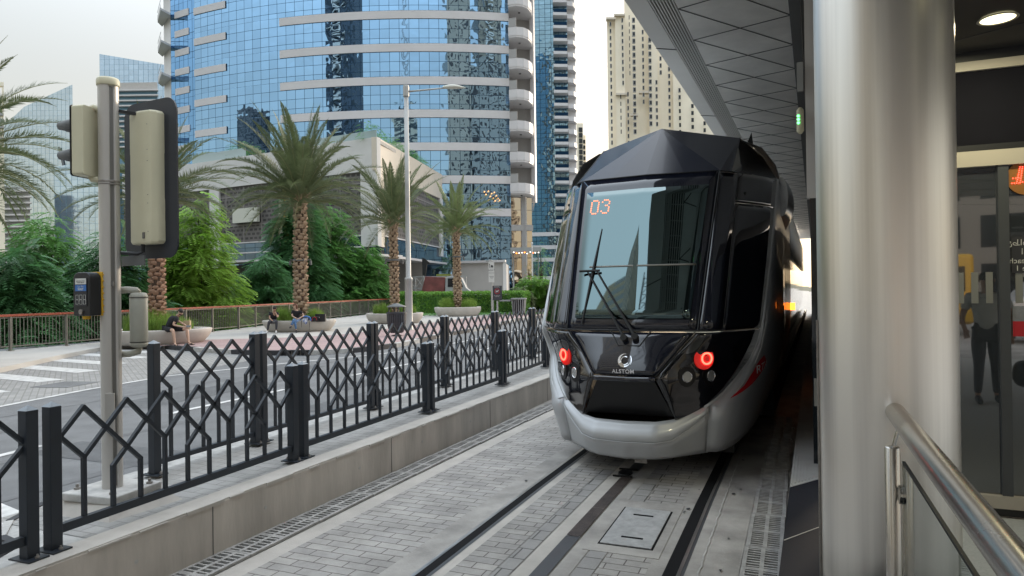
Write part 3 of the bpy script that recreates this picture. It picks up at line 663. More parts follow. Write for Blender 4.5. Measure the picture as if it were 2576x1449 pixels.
# extruded aluminium section: round front with two channels
prof = []
for k in range(40):
    t = 2*math.pi*k/40; r = .066
    d = min(abs((math.degrees(t)-a+180) % 360-180) for a in (158, 338))
    if d < 14: r = .052
    prof.append((px+r*math.cos(t), py+r*math.sin(t)))
b.prism(prof, .50, 3.34); b.build('shaft', M_['pole'], sp, smooth=False)
b = MB()
for a in (158, 338):
    t = R_(a); c_ = Vector((px+.0525*math.cos(t), py+.0525*math.sin(t), 1.92)); b.obox(c_, Vector((math.cos(t), math.sin(t), 0))*.004, Vector((-math.sin(t), math.cos(t), 0))*.013, (0, 0, 1.4))
b.build('channel', M_['pole_d'], sp)
b = MB(); b.lathe([(.072, 3.33), (.074, 3.335), (.074, 3.372), (.066, 3.385), (.02, 3.39)], (px, py, 0), 28); b.build('cap', M_['beige'], sp, smooth=True)
b = MB(); b.lathe([(.0675, 2.646), (.069, 2.648), (.069, 2.660), (.0675, 2.662)], (px, py, 0), 24); b.lathe([(.0675, 2.63), (.069, 2.632), (.069, 2.638), (.0675, 2.64)], (px, py, 0), 24); b.build('wire_band', M_['bolt'], sp)
b = MB(); b.obox((px-.0, py, .475), Vector((.23, .02, 0)), Vector((-.02, .21, 0)), (0, 0, .028)); b.build('base_plate', M_['curb_w'], sp, bevel=.01)
b = MB(); b.add([(px-.32, py-.28, .36), (px+.30, py-.26, .36), (px+.34, py+.3, .36), (px-.3, py+.3, .36), (px-.23, py-.2, .448), (px+.22, py-.19, .448), (px+.22, py+.22, .448), (px-.22, py+.22, .448)], [(0, 1, 5, 4), (1, 2, 6, 5), (2, 3, 7, 6), (3, 0, 4, 7), (4, 5, 6, 7)]); b.build('footing', M_['conc_l'], sp)
for (dx, dy) in ((-.18, -.13), (.17, -.13), (-.17, .15), (.18, .15)):
    b = MB(); b.lathe([(.022, .503), (.022, .518), (.011, .52), (.011, .54)], (px+dx, py+dy, 0), 6); b.build('anchor_bolt', M_['bolt'], sp)
b = MB(); b.obox((px+.052, py-.052, 1.03), Vector((.02, .02, 0)), Vector((.008, -.008, 0)), (0, 0, .14)); b.build('cover_strip', M_['pole'], sp)

def local_frame(az, c_):
    "right, forward axes turned az degrees from the view direction"
    return
VR = RT.copy(); VF = FW.copy()
def place(cx_, r=0, f=0, z=0): return Vector((cx_[0], cx_[1], 0))+VR*r+VF*f+Vector((0, 0, z))
# main three-light signal, seen from behind, facing away
c0 = Vector((px, py, 0))
ts = thing('traffic_signal', 'three-light traffic signal seen from behind with a black backboard', 'traffic signal', (px+.2, py+.1, 2.2))
ax = (VR*.89-VF*.46).normalized(); ay = (VF*.89+VR*.46).normalized()   # housing width axis and facing axis
def rounded(cx2, cz, hw, hh, rad, seg=6):
    pts = []
    for (sx_, sz_, a0) in ((1, -1, -90), (1, 1, 0), (-1, 1, 90), (-1, -1, 180)):
        for k in range(seg+1):
            t = R_(a0+90*k/seg); pts.append((cx2+sx_*(hw-rad)+rad*math.cos(t), cz+sz_*(hh-rad)+rad*math.sin(t)))
    return pts
def slab(mb, pts, o, ax_, ay_, d0, d1, mi=0):
    n = len(pts); vs = [o+ax_*x+ay_*d0+Vector((0, 0, z)) for x, z in pts]+[o+ax_*x+ay_*d1+Vector((0, 0, z)) for x, z in pts]
    mb.add(vs, [tuple(range(n)), tuple(range(n, 2*n))[::-1]]+[(i, n+i, n+(i+1) % n, (i+1) % n) for i in range(n)], mi=mi)
o1 = place(c0, .190, .03)
b = MB(); slab(b, rounded(-.012, 2.688, .292, .572, .11), o1, ax, ay, .10, .112); b.build('backboard', M_['board'], ts)
b = MB()
pr_ = [(-.150, .055), (-.146, .0), (-.115, -.035), (0, -.05), (.115, -.035), (.146, .0), (.150, .055)]
zs = [2.215, 2.235, 2.535, 2.54, 2.86, 2.865, 3.145, 3.165]; sc_ = [.88, 1, 1, .985, .985, 1, 1, .88]
vs = []; n = len(pr_)
oh = o1+ax*(.0)
for z, s_ in zip(zs, sc_):
    for x, y in pr_: vs.append(oh+ax*x*s_+ay*(y*s_+.05)+Vector((0, 0, z)))
fs = [(i*n+k, i*n+k+1, (i+1)*n+k+1, (i+1)*n+k) for i in range(len(zs)-1) for k in range(n-1)]+[tuple(range(n))[::-1], tuple(range((len(zs)-1)*n, len(zs)*n))]
fs += [(i*n+n-1, i*n, (i+1)*n, (i+1)*n+n-1) for i in range(len(zs)-1)]
b.add(vs, fs); b.build('housing', M_['beige'], ts, bevel=.006)
b = MB()
for z in (2.30, 2.5, 2.56, 2.8, 2.88, 3.06): b.lathe([(.004, 0), (.004, .004)], oh+ax*.085+ay*.012+Vector((0, 0, z)), 6)
b.obox(oh+ax*.045+ay*.0035+Vector((0, 0, 2.275)), ax*.012, ay*.002, (0, 0, .022)); b.build('label', M_['pole_d'], ts)
for z in (2.36, 2.67, 2.98):
    b = MB(); cc = o1+ay*.11+Vector((0, 0, z)); rows = []
    for k in range(13):
        t = R_(-40+260*k/12)
        rows.append([cc+ax*.10*math.cos(t)+Vector((0, 0, .10*math.sin(t))), cc+ay*(.12+.05*math.sin(t))+ax*.095*math.cos(t)+Vector((0, 0, .098*math.sin(t)))])
    b.grid(rows); b.build('visor', M_['visor'], ts, smooth=True, solid=.004)
b = MB(); b.bar(place(c0, .03, .02, 3.165), place(c0, .22, .07, 3.14), .03, .02); b.build('bracket', M_['black'], ts)
b = MB(); b.ring([place(c0, .03, .02, 2.155), place(c0, .17, .05, 2.148), place(c0, .20, .06, 2.16), place(c0, .20, .06, 2.22)], .013, 8); b.build('bracket', M_['black'], ts)
b = MB(); b.obox(place(c0, .12, .08, 2.10), ax*.13, ay*.004, (0, 0, .035)); b.build('mounting_plate', M_['visor'], ts)
# pedestrian two-light signal facing left
pdn = thing('pedestrian_signal', 'two-light pedestrian signal with grey hoods pointing left', 'traffic signal', (px-.2, py, 2.6))
ax2 = (VF*.82+VR*.57).normalized(); ay2 = (-VR*.82+VF*.57).normalized()
o2 = place(c0, -.150, .0)
ax2 = (VF*.98+VR*.20).normalized(); ay2 = (-VR*.98+VF*.20).normalized()
b = MB(); slab(b, rounded(0, 2.935, .105, .245, .02), o2, ax2, ay2, -.06, .035); b.build('housing', M_['beige'], pdn, bevel=.008)
b = MB(); slab(b, rounded(0, 2.935, .108, .248, .02), o2, ax2, ay2, .036, .043); b.build('door_rim', M_['black'], pdn)
for z in (3.055, 2.845):
    b = MB(); cc = o2+ay2*.044+Vector((0, 0, z)); rows = []
    for k in range(17):
        t = R_(-50+280*k/16); rows.append([cc+ax2*.066*math.cos(t)+Vector((0, 0, .060*math.sin(t))), cc+ay2*.09+ax2*.062*math.cos(t)+Vector((0, 0, .052*math.sin(t))), cc+ay2*.165+ax2*.048*math.cos(t)+Vector((0, 0, .036*math.sin(t)+.004))])
    b.grid(rows); b.build('hood', M_['visor'], pdn, smooth=True, solid=.004)
    b = MB(); rows = [[cc+ay2*.004+ax2*r*math.cos(t*.524)+Vector((0, 0, r*math.sin(t*.524))) for t in range(13)] for r in (.001, .085)]
    b.grid(rows); b.build('lens', M_['carglass'], pdn)
b = MB(); b.ring([place(c0, -.03, 0, 3.15), place(c0, -.10, 0, 3.185), place(c0, -.14, 0, 3.17)], .022, 8); b.build('bracket', M_['beige'], pdn, smooth=True)
b = MB(); b.ring([place(c0, -.03, 0, 2.67), place(c0, -.12, 0, 2.675), place(c0, -.13, 0, 2.70)], .022, 8); b.build('bracket', M_['beige'], pdn, smooth=True)
# push button box
pb_ = thing('push_button_box', 'black pedestrian push button box with a blue WAIT label and yellow back', 'push button', (px-.12, py-.1, 1.7))
fx = (VR*.93-VF*.36).normalized(); fyv = (VF*.93+VR*.36).normalized()   # face axis, depth away
ob = place(c0, -.105, -.075)
def arch(hw, z0, z1, rad, n=8):
    pts = [(-hw, z0), (hw, z0)]
    for k in range(n+1):
        t = R_(90*k/n); pts.append((hw-rad+rad*math.cos(t), z1-rad+rad*math.sin(t)))
    for k in range(n+1):
        t = R_(90+90*k/n); pts.append((-hw+rad+rad*math.cos(t), z1-rad+rad*math.sin(t)))
    return pts
b = MB(); slab(b, arch(.083, 1.715, 2.015, .05), ob, fx, fyv, -.055, .03); b.build('case', M_['black'], pb_, bevel=.008)
b = MB(); slab(b, [(-.055, 1.782), (.055, 1.782), (.055, 1.975), (-.055, 1.975)], ob, fx, fyv, -.0595, -.056); b.build('panel', M_['ink'], pb_)
b = MB(); slab(b, [(-.053, 1.932), (.053, 1.932), (.053, 1.972), (-.053, 1.972)], ob, fx, fyv, -.0615, -.0597); wl1 = b.build('label', M_['white_lab'], pb_)
b = MB(); slab(b, [(-.053, 1.885), (.053, 1.885), (.053, 1.928), (-.053, 1.928)], ob, fx, fyv, -.0615, -.0597); b.build('label', M_['blue_lab'], pb_)
def on_box(x, z, d=-.062): return ob+fx*x+fyv*d+Vector((0, 0, z))
text_mesh('lettering', 'WAIT', .022, M_['white_lab'], pb_, frame(on_box(0, 1.897), fx, (0, 0, 1)), .0004, bold=.0004)
text_mesh('lettering', 'انتظر', .018, M_['white_lab'], pb_, frame(on_box(0, 1.918), fx, (0, 0, 1)), .0004)
text_mesh('lettering', 'push button and wait\nfor signal opposite', .0095, M_['ink'], pb_, frame(on_box(0, 1.950), fx, (0, 0, 1)), .0003)
for xx in (-.036, 0, .036):
    b = MB()
    for (z0, z1) in ((1.795, 1.825), (1.828, 1.858)):
        for q in (((-.012, z0), (.012, z0)), ((-.012, z1), (.012, z1)), ((-.012, z0), (-.012, z1)), ((.012, z0), (.012, z1))):
            b.bar(on_box(xx+q[0][0], q[0][1], -.061), on_box(xx+q[1][0], q[1][1], -.061), .0018)
    b.build('symbol_frame', M_['white_lab'], pb_)
b = MB(); cc = on_box(0, 1.742, -.056); b.ring([cc, cc-fyv*.01], .018, 14); b.build('button', M_['bolt'], pb_, smooth=False)
b = MB(); slab(b, [(-.083, 1.712), (.083, 1.712), (.083, 2.018), (-.083, 2.018)], ob, fx, fyv, .0305, .072)
for k in range(7): b.obox(ob+fx*.086+fyv*.052+Vector((0, 0, 1.74+k*.043)), fx*.004, fyv*.016, (0, 0, .006))
b.build('back_shell', M_['yellow'], pb_, bevel=.004)
b = MB(); b.lathe([(.022, 1.69), (.028, 1.712)], on_box(0, 0, -.02), 10); b.build('tactile_knob', M_['yellow'], pb_)
b = MB(); b.obox(place(c0, .046, -.052, 1.935), VR*.009, VF*.002, (0, 0, .017)); b.build('clip', M_['pole_d'], pb_)
# cylinder housing behind
cy = thing('cylinder_casing', 'grey green cylindrical casing with black straps hung behind the signal pole', 'casing', (px+.17, py+.05, 1.45))
oc = place(c0, .155, .08)
b = MB(); b.lathe([(.056, 1.515), (.058, 1.52), (.060, 1.83), (.057, 1.835)], oc, 24); b.build('body', M_['cylg'], cy, smooth=True)
b = MB(); b.lathe([(.061, 1.836), (.061, 1.842), (.05, 1.868), (.012, 1.872)], oc, 24); b.build('lid', M_['cylg'], cy, smooth=True)
b = MB(); b.lathe([(.059, 1.514), (.055, 1.49), (.04, 1.478), (.02, 1.476)], oc, 24); b.build('base', M_['cylg'], cy, smooth=True)
for z in (1.834, 1.517):
    b = MB(); b.lathe([(.0615, z-.002), (.0625, z), (.0615, z+.002)], oc, 24); b.build('strap', M_['black'], cy)
b = MB(); b.ring([place(c0, .0, .05, 1.885), place(c0, .08, .07, 1.892), place(c0, .14, .08, 1.885), place(c0, .155, .08, 1.868)], .024, 8); b.build('bracket', M_['cylg'], cy, smooth=True)
b = MB(); b.ring([place(c0, .0, .05, 1.43), place(c0, .09, .07, 1.432), place(c0, .15, .08, 1.448), place(c0, .155, .08, 1.48)], .024, 8); b.build('bracket', M_['cylg'], cy, smooth=True)
# ================================================================== PROMENADE RAILING
rpts = [(-22.9, 4), (-22.85, 9), (-22.9, 13.7), (-23.15, 16.4), (-23.55, 20.0), (-24.45, 23.8), (-24.75, 25.7), (-25.8, 28.5), (-27.3, 34.8), (-29.9, 43.8), (-31.2, 50.3), (-31.9, 56.0)]
rv = [Vector(p) for p in rpts]; cm = [0]
for i in range(len(rv)-1): cm.append(cm[-1]+(rv[i+1]-rv[i]).length)
rail = thing('promenade_railing', 'grey bar railing with a rusty red handrail along the back of the promenade', 'railing', (-24.4, 23.8, .15))
def path3(z, n=60, off=0):
    out = []
    for i in range(n+1):
        p = along(cm, rv, cm[-1]*i/n); out.append(Vector((p.x, p.y, z)))
    return out
hb = MB(); P3 = path3(1.27)
for i in range(len(P3)-1): hb.bar(P3[i], P3[i+1], .13, .07, ext=.01)
hb.build('handrail', M_['rail_r'], rail)
hb = MB(); P3 = path3(1.20)
for i in range(len(P3)-1): hb.bar(P3[i], P3[i+1], .035, .035)
hb.build('top_bar', M_['rail_g'], rail)
hb = MB(); P3 = path3(.29)
for i in range(len(P3)-1): hb.bar(P3[i], P3[i+1], .035, .035)
hb.build('bottom_bar', M_['rail_g'], rail)
hb = MB(); s = 0
while s < cm[-1]:
    p = along(cm, rv, s); hb.box(p.x-.008, p.x+.008, p.y-.008, p.y+.008, .29, 1.2); s += .125
tag(hb.build('balusters', M_['rail_g'], rail), kind='stuff')
s = .3
while s < cm[-1]:
    p = along(cm, rv, s); q = along(cm, rv, s+.1); d = (q-p).normalized()
    pb2 = MB().obox((p.x, p.y, .69), Vector((d.x, d.y, 0))*.03, Vector((-d.y, d.x, 0))*.045, (0, 0, .54)).build('post', M_['rail_g'], rail)
    MB().obox((p.x, p.y, .155), Vector((d.x, d.y, 0))*.08, Vector((-d.y, d.x, 0))*.08, (0, 0, .006)).build('base_plate', M_['rail_g'], pb2)
    s += 1.95

# ================================================================== PLANTERS, GRASS
def planter(c, a, b_, rot, h, label):
    r = thing('planter', label, 'planter', (c[0], c[1], .15), rz=R_(rot), group='oval concrete planter benches')
    prof = [(.80, 0), (.86, .06), (.93, .20), (.985, .36), (1.0, h-.03), (.995, h-.008), (.98, h), (.80, h), (.78, h-.03), (.78, h-.1)]
    m1 = MB(); m1.lathe([(q, z) for q, z in prof], (0, 0, 0), 56, a, b_, caps=False); m1.build('bowl', M_['planter'], r, smooth=True)
    m1 = MB(); m1.lathe([(.785, h-.09), (.01, h-.06)], (0, 0, 0), 40, a, b_, caps=False); m1.build('soil', M_['soil'], r)
    return r
def grass_clump(c, rad, hgt, n, label, seed, rot=0, sx=1.0, sy=1.0):
    q = random.Random(seed); m1 = MB(); cr2, sr2 = math.cos(R_(rot)), math.sin(R_(rot))
    for i in range(n):
        a = q.uniform(0, 6.283); rr2 = rad*math.sqrt(q.random()); x = rr2*math.cos(a)*sx; y = rr2*math.sin(a)*sy
        x, y = x*cr2-y*sr2, x*sr2+y*cr2
        L = hgt*q.uniform(.55, 1.05)*(1-.35*(rr2/rad)**2); lean = q.uniform(.05, .38); az = q.uniform(0, 6.283)
        wd = q.uniform(.005, .011); p0_ = Vector((c[0]+x, c[1]+y, c[2])); pts = []
        for k in range(4):
            t = k/3; pts.append(p0_+Vector((math.cos(az)*lean*L*t*t, math.sin(az)*lean*L*t*t, L*t*(1-.18*t*lean*2))))
        sd = Vector((-math.sin(az), math.cos(az), 0)); sd = (sd+VR*.6).normalized()*wd
        vs = []
        for k in range(4): wk = (1-.27*k); vs += [pts[k]-sd*wk, pts[k]+sd*wk]
        m1.add(vs, [(0, 1, 3, 2), (2, 3, 5, 4), (4, 5, 7, 6)])
    o = m1.build('ornamental_grass', M_['grass']); tag(o, label, 'grass clump', 'grass clumps in the planters'); return o

# ================================================================== PALMS
def palm(loc, h, tr, nf, fl, label, seed, crown_up=.75, mat_f='frond', tm='trunk', droop=1.0, scl=.17, camz=None, spec=None):
    q = random.Random(seed); x0, y0, z0 = loc
    r = thing('palm_tree', label, 'palm tree', loc, group='date palms')
    lean = (q.uniform(-.15, .15), q.uniform(-.15, .15))
    def axis(z): t = (z-z0)/h; return Vector((x0+lean[0]*t*t, y0+lean[1]*t*t, z))
    def rad(z): t = (z-z0)/h; return tr*(1.0-.12*t)
    m1 = MB(); m1.ring([axis(z0+h*k/10) for k in range(11)], [rad(z0+h*k/10)*.86 for k in range(11)], 12); m1.build('trunk', M_['trunk_d'], r)
    # old leaf bases: fat rounded wedges in spiral rows
    m1 = MB(); n_r = int(h/scl); per = 6
    for i in range(n_r):
        z = z0+.05+i*scl
        for k in range(per):
            t = 2*math.pi*(k+(i % 2)*.5)/per+q.uniform(-.16, .16)+.12*math.sin(i*.7); zz = z+q.uniform(-.045, .045); R2 = rad(zz); c_ = axis(zz)
            o = Vector((math.cos(t), math.sin(t), 0)); u = Vector((-math.sin(t), math.cos(t), 0)); wd = R2*math.pi/per*q.uniform(.78, 1.08); hh = scl*q.uniform(.48, .70)
            a = R2*.80; b2 = R2*q.uniform(1.10, 1.26)
            vs = [c_+o*a-u*wd*.6+Vector((0, 0, -hh)), c_+o*a+u*wd*.6+Vector((0, 0, -hh)), c_+o*b2-u*wd+Vector((0, 0, hh*.05)), c_+o*b2+u*wd+Vector((0, 0, hh*.05)),
                  c_+o*(b2+.005)-u*wd*.7+Vector((0, 0, hh*.62)), c_+o*(b2+.005)+u*wd*.7+Vector((0, 0, hh*.62)), c_+o*a-u*wd*.5+Vector((0, 0, hh)), c_+o*a+u*wd*.5+Vector((0, 0, hh))]
            m1.add(vs, [(0, 1, 3, 2), (2, 3, 5, 4), (4, 5, 7, 6), (0, 2, 4, 6), (1, 7, 5, 3)])
    m1.build('leaf_scars', M_[tm], r)
    top = axis(z0+h)
    m1 = MB()
    for k in range(26):   # boots under the crown
        t = k*2.4; e = R_(q.uniform(50, 80)); d = Vector((math.cos(t)*math.cos(e), math.sin(t)*math.cos(e), math.sin(e))); p = top+Vector((math.cos(t), math.sin(t), 0))*tr*.6+Vector((0, 0, -.5+.02*k))
        m1.bar(p, p+d*q.uniform(.35, .6), .09, .035)
    m1.build('boots', M_[tm], r)
    lf = MB(); rc = MB()
    for i in range(nf):
        g_ = (i+.5)/nf; az = i*2.39996+q.uniform(-.2, .2)
        el = R_(84-78*(g_**crown_up)+q.uniform(-6, 6)); L = fl*q.uniform(.82, 1.05)*(.8+.25*math.sin(math.pi*min(1, g_+.15)))
        d = Vector((math.cos(az)*math.cos(el), math.sin(az)*math.cos(el), math.sin(el)))
        p = top+Vector((math.cos(az), math.sin(az), 0))*tr*.35+Vector((0, 0, .1-.25*g_)); pts = [p.copy()]; dirs = [d.copy()]
        N = 14; st = L/N; bend = (.055+.06*g_)*droop*q.uniform(.7, 1.3)
        for k in range(N):
            d = (d+Vector((0, 0, -bend*(.5+k/N)))).normalized(); p = p+d*st; pts.append(p.copy()); dirs.append(d.copy())
        rc.ring(pts, [.028*(1-.85*k/N) for k in range(N+1)], 4, caps=False)
        tw = q.uniform(-.5, .5)
        nl = int(L/.036)
        for k in range(nl):
            t = .16+.84*k/nl; fi = t*N; i0 = min(N-1, int(fi)); pp = pts[i0].lerp(pts[i0+1], fi-i0); dd = dirs[i0]
            sd = dd.cross(Vector((0, 0, 1)));
            if sd.length < .05: sd = Vector((-math.sin(az), math.cos(az), 0))
            sd.normalize(); upv = sd.cross(dd).normalized()
            ll = .42*math.sin(math.pi*min(1, .22+.80*t))**.8*q.uniform(.85, 1.1)*(fl/3.2)**.5
            for sg in (-1, 1):
                up_a = .38+.35*q.uniform(-1, 1)+.2*tw*sg
                ld = (dd*(.62+.5*t)+sd*sg*.95+upv*up_a).normalized()
                tip = pp+ld*ll+Vector((0, 0, -.05*ll)); wv = ld.cross(upv*.6+sd*.5*sg+Vector((0, 0, .3))).normalized()*.016
                mid = pp+ld*ll*.4
                lf.add([pp, mid-wv, tip, mid+wv], [(0, 1, 2, 3)])
    rc.build('rachises', M_['rachis'], r)
    o = lf.build('fronds', M_[mat_f], r)
    return r

# planters 1..4 with their palms and grasses
pl = [((-21.3, 17.0), 2.35, 1.25, 62, 'nearest oval concrete planter bench, with the man in black sitting on it'),
      ((-21.75, 25.2), 2.35, 1.3, 25, 'oval concrete planter bench with the two women sitting on it'),
      ((-22.0, 33.0), 2.6, 1.4, 20, 'oval concrete planter behind the dark litter bin and lamp post'),
      ((-23.3, 43.4), 2.6, 1.35, 22, 'farthest oval concrete planter, in front of the hedge')]
cP1, cP2, cP3, cP4 = S(-12.55, 24.25), S(-9.65, 31.0), S(-6.45, 37.5), S(-3.73, 46.8)
planter((cP1.x, cP1.y), 1.75, 1.35, 48, .50, pl[0][4])
planter((cP2.x, cP2.y), 1.62, 1.30, 26, .50, pl[1][4])
planter((cP3.x, cP3.y), 1.56, 1.4, 24, .55, pl[2][4])
planter((cP4.x, cP4.y), 1.60, 1.4, 24, .62, pl[3][4])
grass_clump((cP1.x-.1, cP1.y-.2, .55), .8, .95, 2600, 'tall green grass around the foot of the nearest palm, left of the seated man', 1, 48, 1.1, .9)
grass_clump((cP1.x+.15, cP1.y+.75, .55), .4, .62, 800, 'low green grass behind the seated man in black', 2, 48, 1.2, .8)
grass_clump((S(-10.3, 30.75).x, S(-10.3, 30.75).y, .55), .40, .85, 1000, 'bright grass clump between the two seated women', 3)
grass_clump((S(-9.0, 31.1).x, S(-9.0, 31.1).y, .55), .42, .72, 1100, 'bright grass clump behind the black bags', 4)
grass_clump((S(-7.1, 37.3).x, S(-7.1, 37.3).y, .6), .5, .80, 900, 'grass clump left of the trunk behind the dark litter bin', 5)
grass_clump((S(-5.7, 37.6).x, S(-5.7, 37.6).y, .6), .42, .70, 700, 'grass clump beside the lamp post foot', 6)
grass_clump((S(-4.45, 46.6).x, S(-4.45, 46.6).y, .65), .55, .95, 800, 'grass clump left of the trunk in the farthest planter', 7)
grass_clump((S(-2.95, 46.7).x, S(-2.95, 46.7).y, .65), .55, .9, 800, 'grass clump right of the trunk in the farthest planter', 8)
def spot(px_, py_, z): # ground spot seen in the photo (measured once with the calibrated camera)
    X = (px_-1288); Y = (py_-724.5); x = X*math.cos(rho)-Y*math.sin(rho); y = X*math.sin(rho)+Y*math.cos(rho)
    rr3 = RT*x/1720-up0*y/1720+fw; t = (z-1.85)/rr3.z; return Vector((0, 0, 1.85))+rr3*t
palm((cP1.x-.05, cP1.y, .55), 4.75, .25, 46, 3.5, 'date palm whose crown is partly hidden by the signal, beside the man in black', 11, tm='trunk_r', scl=.13)
palm((S(-9.58, 31.0).x, S(-9.58, 31.0).y, .55), 5.5, .29, 66, 4.7, 'largest date palm, rising behind the two seated women', 12, crown_up=.95)
palm((cP3.x, cP3.y, .6), 5.0, .24, 46, 4.3, 'date palm just left of the tall lamp post', 13, crown_up=.9)
palm((cP4.x, cP4.y, .65), 5.3, .26, 46, 4.0, 'paler date palm in the farthest planter, right of the lamp post', 14, mat_f='frond2', crown_up=.8)
palm((-19.3, 10.2, .15), 4.9, .25, 64, 3.9, 'date palm at the left edge, only its drooping fronds in view', 15, droop=1.15, crown_up=.8)
for (x, y, z, lb) in ((S(-9.58, 31.0).x, S(-9.58, 31.0).y, 3.35, 'uplight clamp on the trunk of the largest palm'), (cP3.x, cP3.y, 3.6, 'uplight clamp on the palm trunk just left of the lamp post'), (cP4.x, cP4.y, 4.2, 'uplight clamp on the trunk of the pale palm')):
    t = thing('uplight_clamp', lb, 'spotlight', (x, y, z), group='uplights strapped to the palms')
    MB().lathe([(.30, -.05), (.31, -.04), (.31, .04), (.30, .05)], (x, y, z), 16).build('strap', M_['visor'], t)
    for sg in (-1, 1):
        MB().ring([(x+RT.x*.3*sg, y+RT.y*.3*sg, z), (x+RT.x*.46*sg, y+RT.y*.46*sg, z+.03)], .03, 6).build('arm', M_['visor'], t)
        MB().ring([(x+RT.x*.45*sg, y+RT.y*.45*sg, z-.02), (x+RT.x*.47*sg, y+RT.y*.47*sg, z-.22)], .055, 8).build('spotlight', M_['visor'], t)

# ================================================================== LEAFY TREES
def sprays(mb, centres, n, q, size=1.0, nl=7, ll=.17, lw=.05):
    "compound leaves scattered through the blobs: centres = [(centre, radii)]"
    wts = [r[0]*r[1]*r[2] for c, r in centres]; tot = sum(wts)
    for (c, r), w_ in zip(centres, wts):
        c = Vector(c)
        for i in range(int(n*w_/tot)+1):
            v = Vector((q.gauss(0, 1), q.gauss(0, 1), q.gauss(0, 1))).normalized(); rad_ = q.uniform(.45, 1.0)**.5
            p = c+Vector((v.x*r[0], v.y*r[1], v.z*r[2]))*rad_
            d = Vector((v.x+q.uniform(-.5, .5), v.y+q.uniform(-.5, .5), q.uniform(-.45, .25))).normalized()
            sd = d.cross(Vector((q.uniform(-.3, .3), q.uniform(-.3, .3), 1))).normalized(); nn = sd.cross(d)
            L = size*q.uniform(.7, 1.25)
            for k in range(nl):
                t = (k+1)/nl; pp = p+d*L*t*.55+Vector((0, 0, -.22*L*t*t))
                a = ll*L*(1-.45*abs(t-.45)); w2 = lw*L
                for sg in (-1, 1):
                    ld = (sd*sg+d*.45+Vector((0, 0, -.25))).normalized(); m_ = pp+ld*a*.5; wv = d*w2*.5
                    mb.add([pp, m_-wv, pp+ld*a, m_+wv], [(0, 1, 2, 3)])
def tree(name, loc, blobs, n, mt, label, cat='tree', group='leafy trees behind the railing', seed=1, size=1.0, trunk=True, ll=.17, lw=.05, nl=7):
    q = random.Random(seed); r = thing(name, label, cat, loc, group=group)
    L0 = Vector(loc)
    if trunk:
        m1 = MB(); top = max(b_[0][2]+b_[1][2]*.2 for b_ in blobs)
        m1.ring([L0, L0+Vector((.1, 0, (top)*.4)), L0+Vector((0, .1, top*.95))], [.16, .11, .03], 8)
        for b_ in blobs: m1.ring([L0+Vector((0, 0, b_[0][2]*.45)), L0+Vector(b_[0])*.7, L0+Vector(b_[0])], [.07, .05, .015], 6)
        m1.build('trunk', M_['bark'], r)
    m1 = MB(); sprays(m1, [(L0+Vector(c), rr4) for c, rr4 in blobs], n, q, size, nl, ll, lw); m1.build('crown', M_[mt], r)
    return r
def blobs_for(q, H_, W_, n=9):
    out = []
    for i in range(n):
        t = (i+.5)/n; z = H_*(.22+.72*t); sp_ = W_*(.75-.55*t); a = i*2.4
        out.append(((sp_*math.cos(a)*.8, sp_*math.sin(a)*.8, z), (W_*.45*(1.15-.65*t), W_*.45*(1.15-.65*t), H_*.17)))
    return out
qq = random.Random(5)
trs = [  # r, f (metres right of / in front of the photographer), height, width, material, label
 (-23.5, 28.0, 6.0, 2.6, 'leaf2', 'green leafy tree at the far left behind the railing'),
 (-19.6, 27.0, 5.2, 2.3, 'leaf3', 'dark leafy tree between the left edge and the signal pole'),
 (-23.0, 33.5, 7.2, 2.8, 'leaf2', 'leafy tree behind the push button box, taller than those beside it'),
 (-18.4, 31.5, 6.3, 2.5, 'leaf3', 'dark green tree seen just right of the signal pole'),
 (-17.0, 37.0, 8.4, 2.7, 'leaf1', 'brightest yellow-green tree, left of the largest palm'),
 (-17.6, 36.0, 6.0, 2.2, 'leaf1', 'low bright green tree right of the reddish palm trunk'),
 (-15.75, 50.0, 10.8, 2.75, 'leaf3', 'dark feathery tree directly behind the largest palm'),
 (-15.3, 56.5, 10.2, 3.7, 'leaf2', 'mid green tree right of the largest palm trunk'),
 (-12.4, 57.5, 6.9, 2.6, 'leaf2', 'low spreading tree beside the palm by the lamp post'),
 (-15.9, 44.0, 5.8, 2.5, 'leaf3', 'dark low tree filling the gap behind the seated women'),
 (-27.5, 33.0, 7.0, 2.6, 'leaf3', 'tree at the left edge under the palm fronds')]
for i, (r_, f_, H_, W_, m2, lb) in enumerate(trs):
    p = S(r_, f_, -1.6); q2 = random.Random(50+i)
    tree('leafy_tree', tuple(p), blobs_for(q2, H_, W_, 12), 3000 if f_ < 45 else 3600, m2, lb, seed=80+i, size=1.1 if f_ < 45 else 1.5, ll=.24, lw=.085)
# understorey behind the railing: nobody could count these shrubs
q3 = random.Random(9); m1 = MB(); bl = []
for i in range(46):
    t = i/45.; p = along(cm, rv, cm[-1]*t); d = Vector((-1, -.1)); bl.append(((p.x-1.6-q3.uniform(0, 2.2), p.y+q3.uniform(-.5, .5), -.3+q3.uniform(-.5, .5)), (1.2, 1.0, 1.0)))
sprays(m1, bl, 3800, q3, 1.1); tag(m1.build('undergrowth', M_['leaf3']), 'dark undergrowth behind the promenade railing', 'shrubs', kind='stuff')

